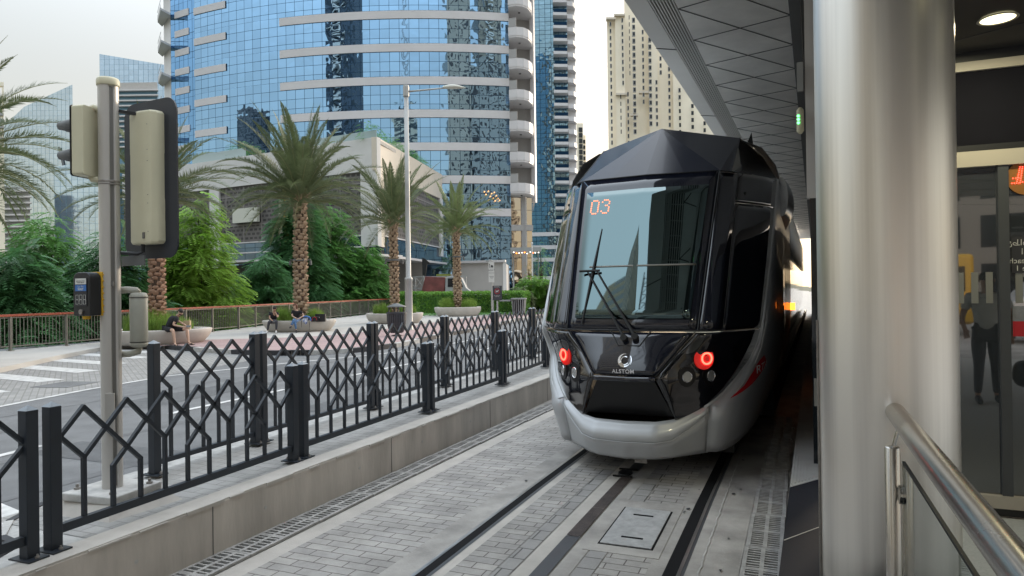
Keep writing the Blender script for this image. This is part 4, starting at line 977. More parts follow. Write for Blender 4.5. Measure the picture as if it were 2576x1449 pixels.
def hedge(name, p0_, p1_, wd, z0, z1, n, mt, label, seed, group='clipped hedges', rnd=.12):
    q = random.Random(seed); a = Vector((*p0_, 0)); c_ = Vector((*p1_, 0)); d = c_-a; L = d.length; d.normalize(); nn = Vector((-d.y, d.x, 0))
    r = thing(name, label, 'hedge', (a.x, a.y, z0), group=group)
    m1 = MB()
    m1.obox((a+c_)/2+Vector((0, 0, (z0+z1)/2-.04)), d*(L/2-.12), nn*(wd/2-.12), (0, 0, (z1-z0)/2-.10)); m1.build('branches', M_['leaf3'], r)
    m1 = MB()
    for i in range(n):
        face = q.random(); s_ = q.uniform(0, L); t = q.uniform(-wd/2, wd/2); z = q.uniform(z0+.05, z1)
        if face < .42: z = z1+q.uniform(-.10, rnd)*(.4+q.random())
        elif face < .9: t = -wd/2-q.uniform(-.08, .06) if (nn.dot(Vector((0, -1, 0))) < 0) else wd/2+q.uniform(-.08, .06)
        else: s_ = q.choice([0, L])+q.uniform(-.05, .05)
        p = a+d*s_+nn*t+Vector((0, 0, z)); u = Vector((q.gauss(0, 1), q.gauss(0, 1), q.gauss(0, 1))).normalized(); v = u.cross(Vector((q.gauss(0, 1), q.gauss(0, 1), q.gauss(0, 1)))).normalized()
        k = q.uniform(.035, .075); m1.add([p-u*k, p+v*k*.5, p+u*k, p-v*k*.5], [(0, 1, 2, 3)])
    m1.build('foliage', M_[mt], r); return r
h0 = S(-7.3, 52.0); h1 = S(3.6, 52.0)
hedge('hedge', (S(-6.9, 52.5).x, S(-6.9, 52.5).y), (S(1.1, 49.5).x, S(1.1, 49.5).y), 1.6, .15, 1.70, 15000, 'leaf_h', 'long clipped green hedge behind the farthest planter', 31)
hedge('hedge', (S(-9.6, 57).x, S(-9.6, 57).y), (S(-7.0, 56).x, S(-7.0, 56).y), 1.4, .15, 1.75, 4200, 'leaf_h', 'short clipped hedge between lamp post and palm, behind the railing end', 32)
m1 = MB(); q4 = random.Random(2)
for i in range(3500):
    p = S(q4.uniform(-7.6, 2.8), q4.uniform(46.8, 49.2)); u = Vector((q4.gauss(0, 1), q4.gauss(0, 1), q4.uniform(0, .8))).normalized(); v = Vector((u.y, -u.x, .2)); k = .07
    c_ = Vector((p.x, p.y, .18+q4.uniform(0, .12))); m1.add([c_-u*k, c_+v*k*.4, c_+u*k, c_-v*k*.4], [(0, 1, 2, 3)])
tag(m1.build('ground_cover', M_['leaf2']), 'low dark green ground cover in front of the hedge', 'ground cover', kind='stuff')
for (r_, f_, H_, W_, m2, lb, sd2, nn_) in ((1.7, 53.0, 2.9, 1.5, 'leaf_h', 'rounded bright green shrub taller than the hedge, behind the slatted bin', 61, 3200),
                             (.6, 50.8, 2.1, .8, 'leaf_o', 'small olive shrub between the hedge and the round green shrub', 62, 1000),
                             (3.4, 52.5, 2.5, 1.35, 'leaf_o', 'olive-brown shrub beside the left edge of the tram', 63, 2600),
                             (4.9, 55.0, 2.7, 1.4, 'leaf_o', 'second olive shrub half hidden by the tram', 64, 1700)):
    p = S(r_, f_, .15); tree('shrub', tuple(p), [((0, 0, H_*.5), (W_, W_*.8, H_*.48)), ((W_*.4, 0, H_*.42), (W_*.7, W_*.7, H_*.4)), ((-W_*.5, 0, H_*.35), (W_*.6, W_*.6, H_*.33))], nn_, m2, lb, cat='shrub', group='shrubs at the end of the hedge', seed=sd2, size=.62, ll=.26, lw=.12, nl=5)
for (r_, f_, H_, W_, m2, lb, sd2) in ((2.6, 62.0, 5.8, 1.5, 'leaf2', 'small tree with dark leaves between the tower entrance and the tram', 71), (5.0, 60.0, 5.2, 1.6, 'leaf3', 'dark small tree touching the tram edge', 72)):
    p = S(r_, f_, .15); tree('street_tree', tuple(p), blobs_for(qq, H_, W_, 8), 420, m2, lb, group='small street trees by the tower', seed=sd2, size=.9)
p = S(1.5, 61.0, .15); tree('yellow_shrub', tuple(p), [((0, 0, 3.6), (.45, .4, .8)), ((.1, 0, 2.9), (.5, .4, .5))], 90, 'leaf_y', 'yellow flowering shrub under the entrance canopy', cat='shrub', group=None, seed=74, size=.6)

# ================================================================== LAMP POST, BINS, SIGNS
lx, ly = -15.78, 26.47
lp = thing('lamp_post', 'tall grey street lamp on the promenade with one lamp arm pointing right', 'street lamp', (lx, ly, .15))
MB().lathe([(.20, .15), (.20, .16), (.165, .22), (.165, 2.35), (.175, 2.37), (.175, 2.46), (.115, 2.52), (.105, 6.0), (.095, 10.9)], (lx, ly, 0), 20).build('post', M_['lamp'], lp, smooth=True)
MB().box(lx-.2, lx+.2, ly-.2, ly+.2, .15, .168).build('base_plate', M_['lamp'], lp)
MB().lathe([(.125, 10.55), (.135, 10.56), (.135, 11.0), (.12, 11.02), (.12, 11.06)], (lx, ly, 0), 14).build('collar', M_['lamp'], lp)
a0 = Vector((lx, ly, 10.78)); rt = Vector((RT.x, RT.y, 0))
MB().ring([a0+rt*.1, a0+rt*.9+Vector((0, 0, .07)), a0+rt*1.75+Vector((0, 0, .14))], [.045, .04, .035], 8).build('arm', M_['lamp'], lp, smooth=True)
hd = MB(); rows = []
for k in range(9):
    t = k/8; x = 1.65+1.0*t; w_ = .16*math.sin(math.pi*min(1, t*.9+.12))**.6; hh = .16*math.sin(math.pi*min(1, t*.8+.18))
    rows.append([a0+rt*x+Vector((-RT.y, RT.x, 0))*w_*math.cos(a)+Vector((0, 0, .14+(hh if math.sin(a) > 0 else .03)*math.sin(a))) for a in [j*math.pi/6 for j in range(13)]])
hd.grid(rows); hd.build('lamp_head', M_['lamp_w'], lp, smooth=True)
# dark litter bin
bx, by_ = spot(998, 845, .15).xy
bn = thing('litter_bin', 'dark slatted litter bin with a raised round lid beside the lamp post', 'litter bin', (bx, by_, .15))
m1 = MB()
for k in range(26):
    t = 2*math.pi*k/26; prof = [(.25, .13), (.33, .35), (.36, .60), (.365, .86)]
    for i in range(3):
        (r0, z0_), (r1, z1_) = prof[i], prof[i+1]
        p = Vector((bx+r0*math.cos(t), by_+r0*math.sin(t), z0_+.15)); q = Vector((bx+r1*math.cos(t), by_+r1*math.sin(t), z1_+.15))
        u = Vector((-math.sin(t), math.cos(t), 0)); d = (q-p); m1.obox((p+q)/2, d*.5, u*(r0+r1)/2*.095, Vector((math.cos(t), math.sin(t), 0))*.008)
m1.build('slats', M_['bin_d'], bn)
MB().lathe([(.22, .12), (.30, .35), (.33, .6), (.335, .84)], (bx, by_, .15), 20).build('liner', M_['black'], bn)
MB().lathe([(.37, .85), (.385, .86), (.385, .91), (.36, .92), (.25, .925)], (bx, by_, .15), 26).build('rim', M_['bin_d'], bn)
MB().lathe([(.18, .0), (.2, .0), (.2, .03), (.06, .06), (.06, .14)], (bx, by_, .15), 20).build('foot', M_['bin_d'], bn)
for k in range(4):
    t = math.pi/4+k*math.pi/2; x, y = bx+.29*math.cos(t), by_+.29*math.sin(t); MB().box(x-.02, x+.02, y-.02, y+.02, 1.07, 1.27).build('lid_support', M_['bin_d'], bn)
MB().lathe([(.36, 1.11), (.37, 1.12), (.35, 1.16), (.16, 1.22), (.12, 1.25), (.01, 1.26)], (bx, by_, .15), 26).build('lid', M_['visor'], bn, smooth=True)
# light slatted bin
wx, wy = S(.45, 47.0).xy
wb = thing('slatted_bin', 'light grey slatted bin standing in front of the hedge end', 'litter bin', (wx, wy, .15))
m1 = MB()
for k in range(20):
    t = 2*math.pi*k/20; r0, r1 = .40, .50
    m1.bar((wx+r0*math.cos(t), wy+r0*math.sin(t), .25), (wx+r1*math.cos(t), wy+r1*math.sin(t), 1.25), .07, .03)
m1.build('slats', M_['bin_l'], wb)
MB().lathe([(.50, 1.09), (.55, 1.09), (.55, 1.17), (.48, 1.17)], (wx, wy, .15), 24).build('rim', M_['bin_l'], wb)
MB().lathe([(.34, .1), (.42, 1.05)], (wx, wy, .15), 16).build('liner', M_['black'], wb)
MB().box(wx-1.35, wx-.55, wy-.2, wy+.2, 1.1, 1.2).build('side_shelf', M_['bin_l'], wb)
# parking sign
gx, gy = spot(1238, 812, .15).xy
sg_ = thing('parking_sign', 'narrow white parking sign with a car symbol on a grey post', 'sign', (gx, gy, .15))
MB().ring([(gx, gy, .15), (gx, gy, 3.35)], .04, 10).build('post', M_['lamp'], sg_)
MB().ring([(gx, gy, .15), (gx, gy, .7)], .055, 10).build('sleeve', M_['black'], sg_)
vr = rt*.15
MB().obox((gx-FW.x*.05, gy-FW.y*.05, 2.83), vr, Vector((FW.x, FW.y, 0))*.01, (0, 0, .54)).build('panel', M_['white_lab'], sg_)
sf = Vector((gx-FW.x*.063, gy-FW.y*.063, 0))
def sgp(x, z): return sf+rt*x+Vector((0, 0, z))
m1 = MB(); m1.obox(sgp(.03, 3.12), rt*.065, FW*.002, (0, 0, .035)); m1.obox(sgp(.03, 3.17), rt*.042, FW*.002, (0, 0, .03)); m1.obox(sgp(-.015, 3.075), rt*.014, FW*.002, (0, 0, .02)); m1.obox(sgp(.075, 3.075), rt*.014, FW*.002, (0, 0, .02)); m1.build('car_symbol', M_['ink'], sg_)
m1 = MB(); m1.obox(sgp(-.09, 3.16), rt*.012, FW*.002, (0, 0, .10)); m1.obox(sgp(-.09, 3.25), rt*.025, FW*.002, (0, 0, .02)); m1.build('meter_symbol', M_['ink'], sg_)
text_mesh('lettering', 'مواقف', .12, M_['ink'], sg_, frame(sgp(0, 2.95), rt, (0, 0, 1)), .001)
text_mesh('lettering', 'ذوي الهمم', .075, M_['ink'], sg_, frame(sgp(0, 2.80), rt, (0, 0, 1)), .001)
text_mesh('lettering', 'Parking\nTaxi', .075, M_['ink'], sg_, frame(sgp(0, 2.56), rt, (0, 0, 1)), .001)
# no-dogs notice
nx, ny = S(-.95, 43.5).xy
nd = thing('notice_board', 'small dark notice board with a red ring and a white dog on a grey post', 'sign', (nx, ny, .15))
MB().ring([(nx, ny, .15), (nx, ny, 1.2)], .055, 10).build('post', M_['bin_l'], nd)
MB().obox((nx-FW.x*.06, ny-FW.y*.06, 1.70), rt*.31, Vector((FW.x, FW.y, 0))*.015, (0, 0, .46)).build('panel', M_['bin_d'], nd)
nf_ = Vector((nx-FW.x*.08, ny-FW.y*.08, 0))
def ndp(x, z): return nf_+rt*x+Vector((0, 0, z))
m1 = MB(); m1.ring([ndp(.16*math.cos(R_(a)), 1.80+.16*math.sin(R_(a))) for a in range(0, 361, 20)], .014, 4, caps=False); m1.bar(ndp(-.11, 1.91), ndp(.11, 1.69), .02, .008); m1.build('red_ring', M_['red'], nd)
m1 = MB(); m1.obox(ndp(0, 1.81), rt*.07, FW*.004, (0, 0, .028)); m1.obox(ndp(.075, 1.85), rt*.028, FW*.004, (0, 0, .025)); m1.obox(ndp(-.06, 1.76), rt*.012, FW*.004, (0, 0, .04)); m1.obox(ndp(.055, 1.76), rt*.012, FW*.004, (0, 0, .04)); m1.obox(ndp(-.085, 1.85), rt*.008, FW*.004, (0, 0, .03)); m1.build('dog_symbol', M_['white_lab'], nd)
text_mesh('lettering', 'NO DOGS', .085, M_['white_lab'], nd, frame(ndp(0, 2.08), rt, (0, 0, 1)), .001)
text_mesh('lettering', 'No pets allowed\nin this area', .06, M_['white_lab'], nd, frame(ndp(0, 1.50), rt, (0, 0, 1)), .001)
# cctv mast
cc = thing('camera_mast', 'thin grey mast with a bent top behind the dog notice', 'mast', (S(-1.3, 47).x, S(-1.3, 47).y, .15))
a_ = S(-1.3, 47, .15); MB().ring([a_, a_+Vector((0, 0, 3.65)), a_+rt*(-.08)+Vector((0, 0, 3.8)), a_+rt*(-.3)+Vector((0, 0, 3.78))], .04, 8).build('pole', M_['lamp'], cc); MB().obox(a_+rt*(-.36)+Vector((0, 0, 3.74)), rt*.12, FW*.05, (0, 0, .05)).build('camera', M_['bin_l'], cc)
a_ = S(1.75, 58, .15); fp = thing('flag_pole', 'slender white pole beside the entrance canopy', 'pole', tuple(a_)); MB().ring([a_, a_+Vector((0, 0, 5.6))], .06, 8).build('shaft', M_['white'], fp); MB().lathe([(.09, 0), (.09, .12), (.02, .16)], a_+Vector((0, 0, 5.6)), 8).build('finial', M_['white'], fp)
# kerb inlet
gi = spot(873, 888, .1); dg_ = (Vector((-13.1, 16.4, 0))-Vector((-14.1, 16.1, 0))).normalized()
ki = thing('kerb_inlet', 'black slotted drain inlet set in the kerb', 'drain inlet', tuple(gi))
for k in range(7): MB().obox(Vector((-13.55, 16.17, .10))+dg_*(k-3)*.13, dg_*.03, Vector((-dg_.y, dg_.x, 0))*.04, (0, 0, .07)).build('bar', M_['black'], ki)
MB().obox(Vector((-13.55, 16.25, .165)), dg_*.5, Vector((-dg_.y, dg_.x, 0))*.10, (0, 0, .012)).build('frame', M_['black'], ki)
# ================================================================== BUILDINGS
def FP(x, y, f):
    "direction measured in the photo placed at distance f: (r, z)"
    return (x-1288)/1720*f, 1.85+((730.5-.0135*(x-1288))-y)/1720*f
G_tower = glass_facade('tower_glass', (.27, .46, .67), 1.16, [.62, 1.12, 1.12, 1.01], warp=.022, lw=.045)
G_flank = glass_facade('flank_glass', (.20, .40, .66), .85, [.8, 1.65], warp=.02, lw=.06)
G_blue = glass_facade('blue_tower_glass', (.22, .34, .41), 1.5, [1.1, 1.1, 1.15], warp=.05, lw=.10)
G_ent = glass_facade('entrance_glass', (.55, .47, .38), 1.3, [1.9, 1.9], warp=.03, lw=.07)
G_far = glass_facade('far_tower_glass', (.44, .55, .66), 3.2, [3.5], warp=.05, lw=.22, line=(.15, .25, .32), rough=.12)  # tint and joint lines lightened, distance haze put into the colour
G_far2 = glass_facade('far_pale_glass', (.48, .56, .62), 2.6, [3.4], warp=.06, lw=.2, line=(.2, .3, .34), rough=.15)  # paleness of distance haze is part of this tint too
def mesh_screen():
    m_ = bpy.data.materials.new('perforated_screen'); m_.use_nodes = True; n = m_.node_tree; L = n.links; b = n.nodes['Principled BSDF']
    uv = n.nodes.new('ShaderNodeUVMap')
    def br(bw, bh, ms, off):
        x = n.nodes.new('ShaderNodeTexBrick'); x.inputs['Scale'].default_value = 1; x.inputs['Brick Width'].default_value = bw; x.inputs['Row Height'].default_value = bh; x.inputs['Mortar Size'].default_value = ms
        x.offset = off; x.inputs['Mortar Smooth'].default_value = 0; L.new(uv.outputs[0], x.inputs['Vector']); return x
    a = br(.62, .42, .10, .5); a.inputs['Color1'].default_value = (.045, .04, .038, 1); a.inputs['Color2'].default_value = (.025, .023, .022, 1); a.inputs['Mortar'].default_value = (.115, .105, .10, 1)
    c = br(2.5, 2.9, .06, 0)
    mx = n.nodes.new('ShaderNodeMix'); mx.data_type = 'RGBA'; L.new(c.outputs['Fac'], mx.inputs[0]); L.new(a.outputs['Color'], mx.inputs[6]); mx.inputs[7].default_value = (.20, .185, .175, 1)
    no = n.nodes.new('ShaderNodeTexNoise'); no.inputs['Scale'].default_value = .7; L.new(uv.outputs[0], no.inputs['Vector'])
    mr = n.nodes.new('ShaderNodeMapRange'); mr.inputs[3].default_value = .6; mr.inputs[4].default_value = 1.4; L.new(no.outputs[0], mr.inputs[0])
    vm = n.nodes.new('ShaderNodeVectorMath'); vm.operation = 'SCALE'; L.new(mx.outputs[2], vm.inputs[0]); L.new(mr.outputs[0], vm.inputs['Scale']); L.new(vm.outputs[0], b.inputs['Base Color'])
    b.inputs['Roughness'].default_value = .6
    return m_
M_['mesh_g'] = mesh_screen()
# ---- the curved glass tower
tc_ = (-12.5, 142.0); TR = 62.0
def arc(lat): a = math.asin((lat-tc_[0])/TR); return (lat, tc_[1]-TR*math.cos(a))
def arcp(lat, off=0.0):
    a = math.asin((lat-tc_[0])/TR); p = S(tc_[0]+(TR+off)*math.sin(a), tc_[1]-(TR+off)*math.cos(a)); return (p.x, p.y)
tw = thing('glass_tower', 'large curved blue mirror-glass tower with pale floor bands', 'tower', tuple(S(-14, 84)))
lats = [-39.7+39.7*i/44 for i in range(45)]
m1 = MB(); ribbon(m1, [arcp(l) for l in lats], 0, 96, flip=False); m1.build('curtain_wall', G_tower, tw)
zb = 11.1
for k in range(22):
    z = zb+3.87*k
    m1 = MB(); ls = [-27.4+27.4*i/26 for i in range(27)]
    rows = [[(*arcp(l, .0), z-.46), (*arcp(l, .12), z-.46), (*arcp(l, .12), z+.46), (*arcp(l, 0), z+.46)] for l in ls]
    m1.grid(rows); m1.build('floor_band', M_['spand'], tw)
    m1 = MB(); ls = [-39.7+4.9*i/5 for i in range(6)]
    rows = [[(*arcp(l, .0), z-1.06), (*arcp(l, .12), z-1.06), (*arcp(l, .12), z-.2), (*arcp(l, 0), z-.2)] for l in ls]
    m1.grid(rows); m1.build('floor_band', M_['spand'], tw)
# flank bay to the left
f0 = arcp(-39.7); f1 = S(-43.8, 88.5); f2 = S(-46.2, 91.5)
m1 = MB(); ribbon(m1, [(f1.x, f1.y), f0], 0, 96); m1.build('flank_glazing', G_flank, tw)
m1 = MB(); ribbon(m1, [(f2.x, f2.y), (f1.x, f1.y)], 0, 96); bb = S(-46, 110); ribbon(m1, [(bb.x, bb.y), (f2.x, f2.y)], 0, 96); m1.build('side_wall', M_['white'], tw)
for k in range(26):
    z = 8.2+2.47*k; fa, fb = Vector(f0), Vector((f1.x, f1.y)); d = (fb-fa); nn = Vector((d.y, -d.x)).normalized()
    if nn.dot(Vector((-FW.x, -FW.y))) < 0: nn = -nn
    a = fa+d*.22; c_ = fa+d*.80
    m1 = MB(); m1.prism([tuple(a), tuple(c_), tuple(c_+nn*.1), tuple(a+nn*.1)], z-.42, z+.42); m1.build('spandrel', M_['spand'], tw)
for k in range(14):
    z = 10.2+4.05*k-.6
    a, c_ = S(-46.6, 91.9), S(-43.6, 88.3); m1 = MB(); nn = (-FW*1.0)
    pts = [a, a+nn*1.6+RT*.2, c_+nn*1.9-RT*.4, c_+nn*.2]; m1.prism([(p.x, p.y) for p in pts], z, z+.28); bo = m1.build('balcony', M_['white'], tw)
    m1 = MB(); m1.bar(pts[1]+Vector((0, 0, z+1.25)), pts[2]+Vector((0, 0, z+1.25)), .05, .06); m1.bar(pts[1]+Vector((0, 0, z+.5)), pts[2]+Vector((0, 0, z+.5)), .03, .45); m1.build('glass_rail', M_['spand'], bo)
# balcony stack on the right edge
m1 = MB(); q0, q1, q2 = S(0.0, 81.4), S(.05, 84.0), S(3.0, 84.6); q3_ = S(3.0, 95)
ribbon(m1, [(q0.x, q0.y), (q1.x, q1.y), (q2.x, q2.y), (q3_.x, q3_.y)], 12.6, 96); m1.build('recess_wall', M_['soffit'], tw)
m1 = MB(); e0, e1, e2 = S(.0, 81.4), S(2.5, 81.9), S(2.7, 95); ribbon(m1, [(e0.x, e0.y), (e1.x, e1.y), (e2.x, e2.y)], 0, 12.9); m1.build('entrance_glazing', G_ent, tw)
m1 = MB(); p = S(1.55, 81.6); m1.box(p.x-.28, p.x+.28, p.y-.2, p.y+.2, 0, 13); m1.build('pilaster', M_['soffit'], tw)
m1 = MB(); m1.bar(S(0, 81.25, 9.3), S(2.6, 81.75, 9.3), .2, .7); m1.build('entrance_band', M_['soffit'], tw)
for k in range(23):
    z = 13.25+3.66*k
    pl_ = [(0.0, 81.5), (0.0, 80.3), (.9, 80.05), (1.7, 80.3), (2.3, 80.95), (2.75, 82.2), (2.9, 84.6), (0.05, 84.6)]
    P_ = [S(*p) for p in pl_]; m1 = MB(); m1.prism([(p.x, p.y) for p in P_], z, z+.22); bo = m1.build('balcony', M_['spand'], tw)
    m1 = MB()
    for i in range(1, 6): m1.bar(P_[i]+Vector((0, 0, z+.70)), P_[i+1]+Vector((0, 0, z+.70)), .10, 1.0, ext=.03)
    m1.build('parapet', M_['spand'], bo)
    m1 = MB(); m1.bar(P_[1]+Vector((0, 0, z+1.75)), P_[2]+Vector((0, 0, z+1.75)), .03, 1.0); m1.bar(P_[1]+Vector((0, 0, z+2.27)), P_[2]+Vector((0, 0, z+2.27)), .06, .05); m1.build('screen', M_['soffit'], bo)
    m1 = MB(); m1.obox(S(1.3, 82.0, z-.06), RT*.12, FW*.12, (0, 0, .05)); m1.build('soffit_lamp', M_['visor'], bo)
m1 = MB(); m1.bar(S(2.9, 84, 12.6), S(2.9, 84, 96), .5, .5); m1.build('corner_column', M_['spand'], tw)
# warm lights glimmering at the lounge window
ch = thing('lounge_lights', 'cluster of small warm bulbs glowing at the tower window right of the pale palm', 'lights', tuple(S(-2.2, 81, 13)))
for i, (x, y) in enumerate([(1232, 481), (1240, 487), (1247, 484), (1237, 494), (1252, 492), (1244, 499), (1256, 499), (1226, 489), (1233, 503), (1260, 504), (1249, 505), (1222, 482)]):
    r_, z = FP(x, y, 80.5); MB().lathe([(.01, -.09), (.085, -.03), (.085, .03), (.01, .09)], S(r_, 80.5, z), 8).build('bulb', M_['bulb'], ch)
# entrance canopy with lights
ec = thing('entrance_canopy', 'flat entrance canopy with small glowing lights beneath, in front of the tower', 'canopy', tuple(S(1.5, 60)))
MB().obox(S(1.25, 61.5, 5.42), RT*1.35, FW*2.0, (0, 0, .16)).build('slab', M_['bin_l'], ec)
for i in range(10):
    MB().lathe([(.02, -.05), (.075, 0), (.02, .05)], S(.2+.24*i, 59.7+(i % 3)*.7, 5.18-.05*(i % 2)), 8).build('lamp', M_['led_o'] if i % 3 == 1 else M_['tube'], ec)
MB().ring([S(.15, 61, 0), S(.15, 61, 5.2)], .08, 8).build('column', M_['bin_l'], ec); MB().ring([S(2.4, 61.5, 0), S(2.4, 61.5, 5.2)], .06, 8).build('column', M_['bin_l'], ec)
# ---- podium (parking building)
pd = thing('podium_building', 'pale parking building with grey perforated screens and a sharp corner', 'building', tuple(S(-12, 62)))
A0 = Vector((-11.7, 60.0)); dL = Vector((-18.7, 9.8)).normalized(); dR = Vector((3.7, 20.0)).normalized()
def PL(s, z=0, o=0): # left wing, o outward
    p = A0+dL*s+Vector((-dL.y, dL.x))*(-o if True else o); n_ = Vector((dL.y, -dL.x)); n_ = n_ if n_.y < 0 else -n_; p = A0+dL*s+n_*o; return S(p.x, p.y, z)
def PR(s, z=0, o=0):
    n_ = Vector((dR.y, -dR.x)); p = A0+dR*s+n_*o; return S(p.x, p.y, z)
def wall_seg(fn, s0, s1, z0, z1, m_, name, o=0.0, th_=.3):
    b = MB(); a, c_ = fn(s0, 0, o), fn(s1, 0, o); ribbon(b, [(a.x, a.y), (c_.x, c_.y)], z0, z1); return b.build(name, m_, pd)
def block(fn, s0, s1, z0, z1, o0, o1, m_, name, par=None):
    b = MB(); a, b2, c_, d_ = fn(s0, 0, o0), fn(s1, 0, o0), fn(s1, 0, o1), fn(s0, 0, o1); b.prism([(a.x, a.y), (b2.x, b2.y), (c_.x, c_.y), (d_.x, d_.y)], z0, z1); return b.build(name, m_, par or pd)
block(PL, -.0, 36, 12.6, 15.5, -.5, .0, M_['white'], 'parapet'); block(PR, .01, 20.3, 12.6, 15.5, -.5, .0, M_['cream'], 'parapet')
block(PL, 0, 1.9, 5.9, 12.598, -.5, -.002, M_['white'], 'corner_panel'); block(PR, .5, 1.6, 5.9, 12.598, -.5, -.002, M_['cream'], 'corner_panel')
wall_seg(PL, 1.9, 36, 6.95, 12.6, M_['mesh_g'], 'perforated_screen', -.15); wall_seg(PR, 1.6, 19.3, 6.95, 12.6, M_['mesh_g'], 'perforated_screen', -.15)
G_pod = glass_facade('podium_glass', (.10, .16, .24), 1.4, [1.6], warp=.05, lw=.05)
wall_seg(PL, -.0, 36, 5.2, 6.95, G_pod, 'strip_window', -.2); wall_seg(PR, 0, 20.3, 5.2, 6.95, G_pod, 'strip_window', -.2)
block(PR, 19.3, 20.3, 5.9, 12.598, -.5, .05, M_['white'], 'end_panel'); block(PL, 20.2, 21.6, 4.5, 12.598, -.5, .06, M_['white'], 'pier')
block(PL, 10.6, 11.2, 5.5, 12.4, -.1, .10, M_['yel2'], 'yellow_pipes'); block(PL, 11.35, 11.8, 5.5, 12.4, -.1, .10, M_['cream'], 'pipe_cover')
block(PL, 14.5, 17.9, 8.9, 10.3, 0, .35, M_['lamp_w'], 'blank_sign')
block(PL, 1.9, 36, 5.86, 5.98, -.1, .04, M_['spand'], 'sill'); block(PR, 1.6, 20.3, 6.85, 6.97, -.1, .05, M_['spand'], 'sill'); block(PL, 1.9, 36, 6.87, 6.99, -.1, .04, M_['spand'], 'sill')
block(PL, -.4, 36, 5.0, 5.199, -3, .35, M_['spand'], 'ledge'); block(PR, -.35, 26, 4.98, 5.197, -3.0, .4, M_['spand'], 'ledge')
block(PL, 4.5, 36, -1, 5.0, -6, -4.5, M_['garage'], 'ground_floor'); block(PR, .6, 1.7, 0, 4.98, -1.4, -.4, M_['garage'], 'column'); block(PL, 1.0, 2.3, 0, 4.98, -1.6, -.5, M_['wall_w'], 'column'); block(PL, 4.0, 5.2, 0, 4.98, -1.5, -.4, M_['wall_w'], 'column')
block(PR, 4, 5, 0, 4.98, -5.0, -3.6, M_['wall_w'], 'column'); block(PR, 1, 30, 0, 4.98, -9, -7, M_['wall_w'], 'back_wall'); block(PR, 14, 14.3, 0, 4.97, -7, -.4, M_['wall_w'], 'service_wall')
dgr = MB(); r0_, z0_ = FP(1100, 692, 73); dgr.obox(S(-7.3, 72.9, 2.6), RT*.75, FW*.05, (0, 0, 1.1)); dgr.build('green_door', M_['green_d'], pd); MB().obox(S(-5.75, 72.9, 2.6), RT*.75, FW*.05, (0, 0, 1.1)).build('pale_door', M_['white'], pd)
for i in range(2): MB().obox(S(-13.3, 66.0-2*i, 4.85), RT*.7, FW*.12, (0, 0, .05)).build('tube_light', M_['tube'], pd)
# roof slab and garden
b = MB(); a = [PL(0, 0, -.4), PL(36, 0, -.4), PL(36, 0, -20), PR(20, 0, -.4)]; b.prism([(p.x, p.y) for p in a], 15.0, 15.3); b.build('roof', M_['conc_l'], pd)
b = MB(); b.bar(PL(.5, 15.9, -.6), PL(9, 15.9, -.6), .03, .8); b.build('glass_rail', M_['rail_glass'], pd); b = MB(); b.bar(PL(17, 16.0, -.6), PL(25, 16.0, -.6), .03, 1.0); b.build('glass_rail', M_['rail_glass'], pd)
rg = thing('roof_hedge', 'green planting along the roof edge of the parking building', 'hedge', tuple(PR(4, 15.3, -1.2)))
m1 = MB(); q5 = random.Random(4); sprays(m1, [(PR(1.0+1.15*i, 16.2-.02*i, -1.3), (.8, .8, .95)) for i in range(15)], 900, q5, .8, 6, .2, .07); m1.build('foliage', M_['leaf2'], rg)
tree('roof_bush', tuple(PL(19.5, 15.3, -2.5)), [((0, 0, 1.3), (2.0, 1.5, 1.1)), ((1.4, 0, .9), (1.3, 1.2, .8))], 420, 'leaf2', 'rounded bush on the parking roof left of the largest palm', cat='shrub', group=None, seed=91, size=.9)
# low white service building with large blank wall
sb = thing('service_building', 'low pale building with a large blank wall under the tower', 'building', tuple(S(-3, 74)))
b = MB(); ps = [S(-5.9, 72.0), S(-.75, 70.0), S(-.3, 81), S(-7, 81)]; b.prism([(p.x, p.y) for p in ps], .0, 4.75); b.build('wall', M_['wall_w'], sb)
b = MB(); b.bar(S(-6.0, 71.85, 4.87), S(-.62, 69.85, 4.87), .35, .22); b.build('coping', M_['spand'], sb)
b = MB(); b.bar(S(-.9, 69.95, 2.4), S(-.55, 69.95, 2.4), .2, 4.7); b.build('end_frame', M_['white'], sb)
b = MB(); b.bar(S(-4.9, 71.5, 1.1), S(-.9, 69.9, .95), .1, .45); b.build('dark_base', M_['black'], sb)
ws = thing('wall_sculpture', 'small black bent bracket fixed on the shaded service wall', 'bracket', tuple(S(-9, 66, 3.5)))
r_, z_ = FP(1072, 671, 66)
MB().add([S(r_-.35, 66, z_+.9), S(r_-.05, 66, z_+.75), S(r_+.4, 66, z_+.35), S(r_+.1, 66, z_+.2), S(r_-.05, 66, z_-.9), S(r_-.35, 66, z_-.8), S(r_-.35, 66.3, z_+.9), S(r_-.05, 66.3, z_+.75), S(r_+.4, 66.3, z_+.35), S(r_+.1, 66.3, z_+.2), S(r_-.05, 66.3, z_-.9), S(r_-.35, 66.3, z_-.8)], [tuple(range(6)), tuple(range(6, 12))[::-1]]+[(i, 6+i, 6+(i+1) % 6, (i+1) % 6) for i in range(6)]).build('plate', M_['black'], ws)
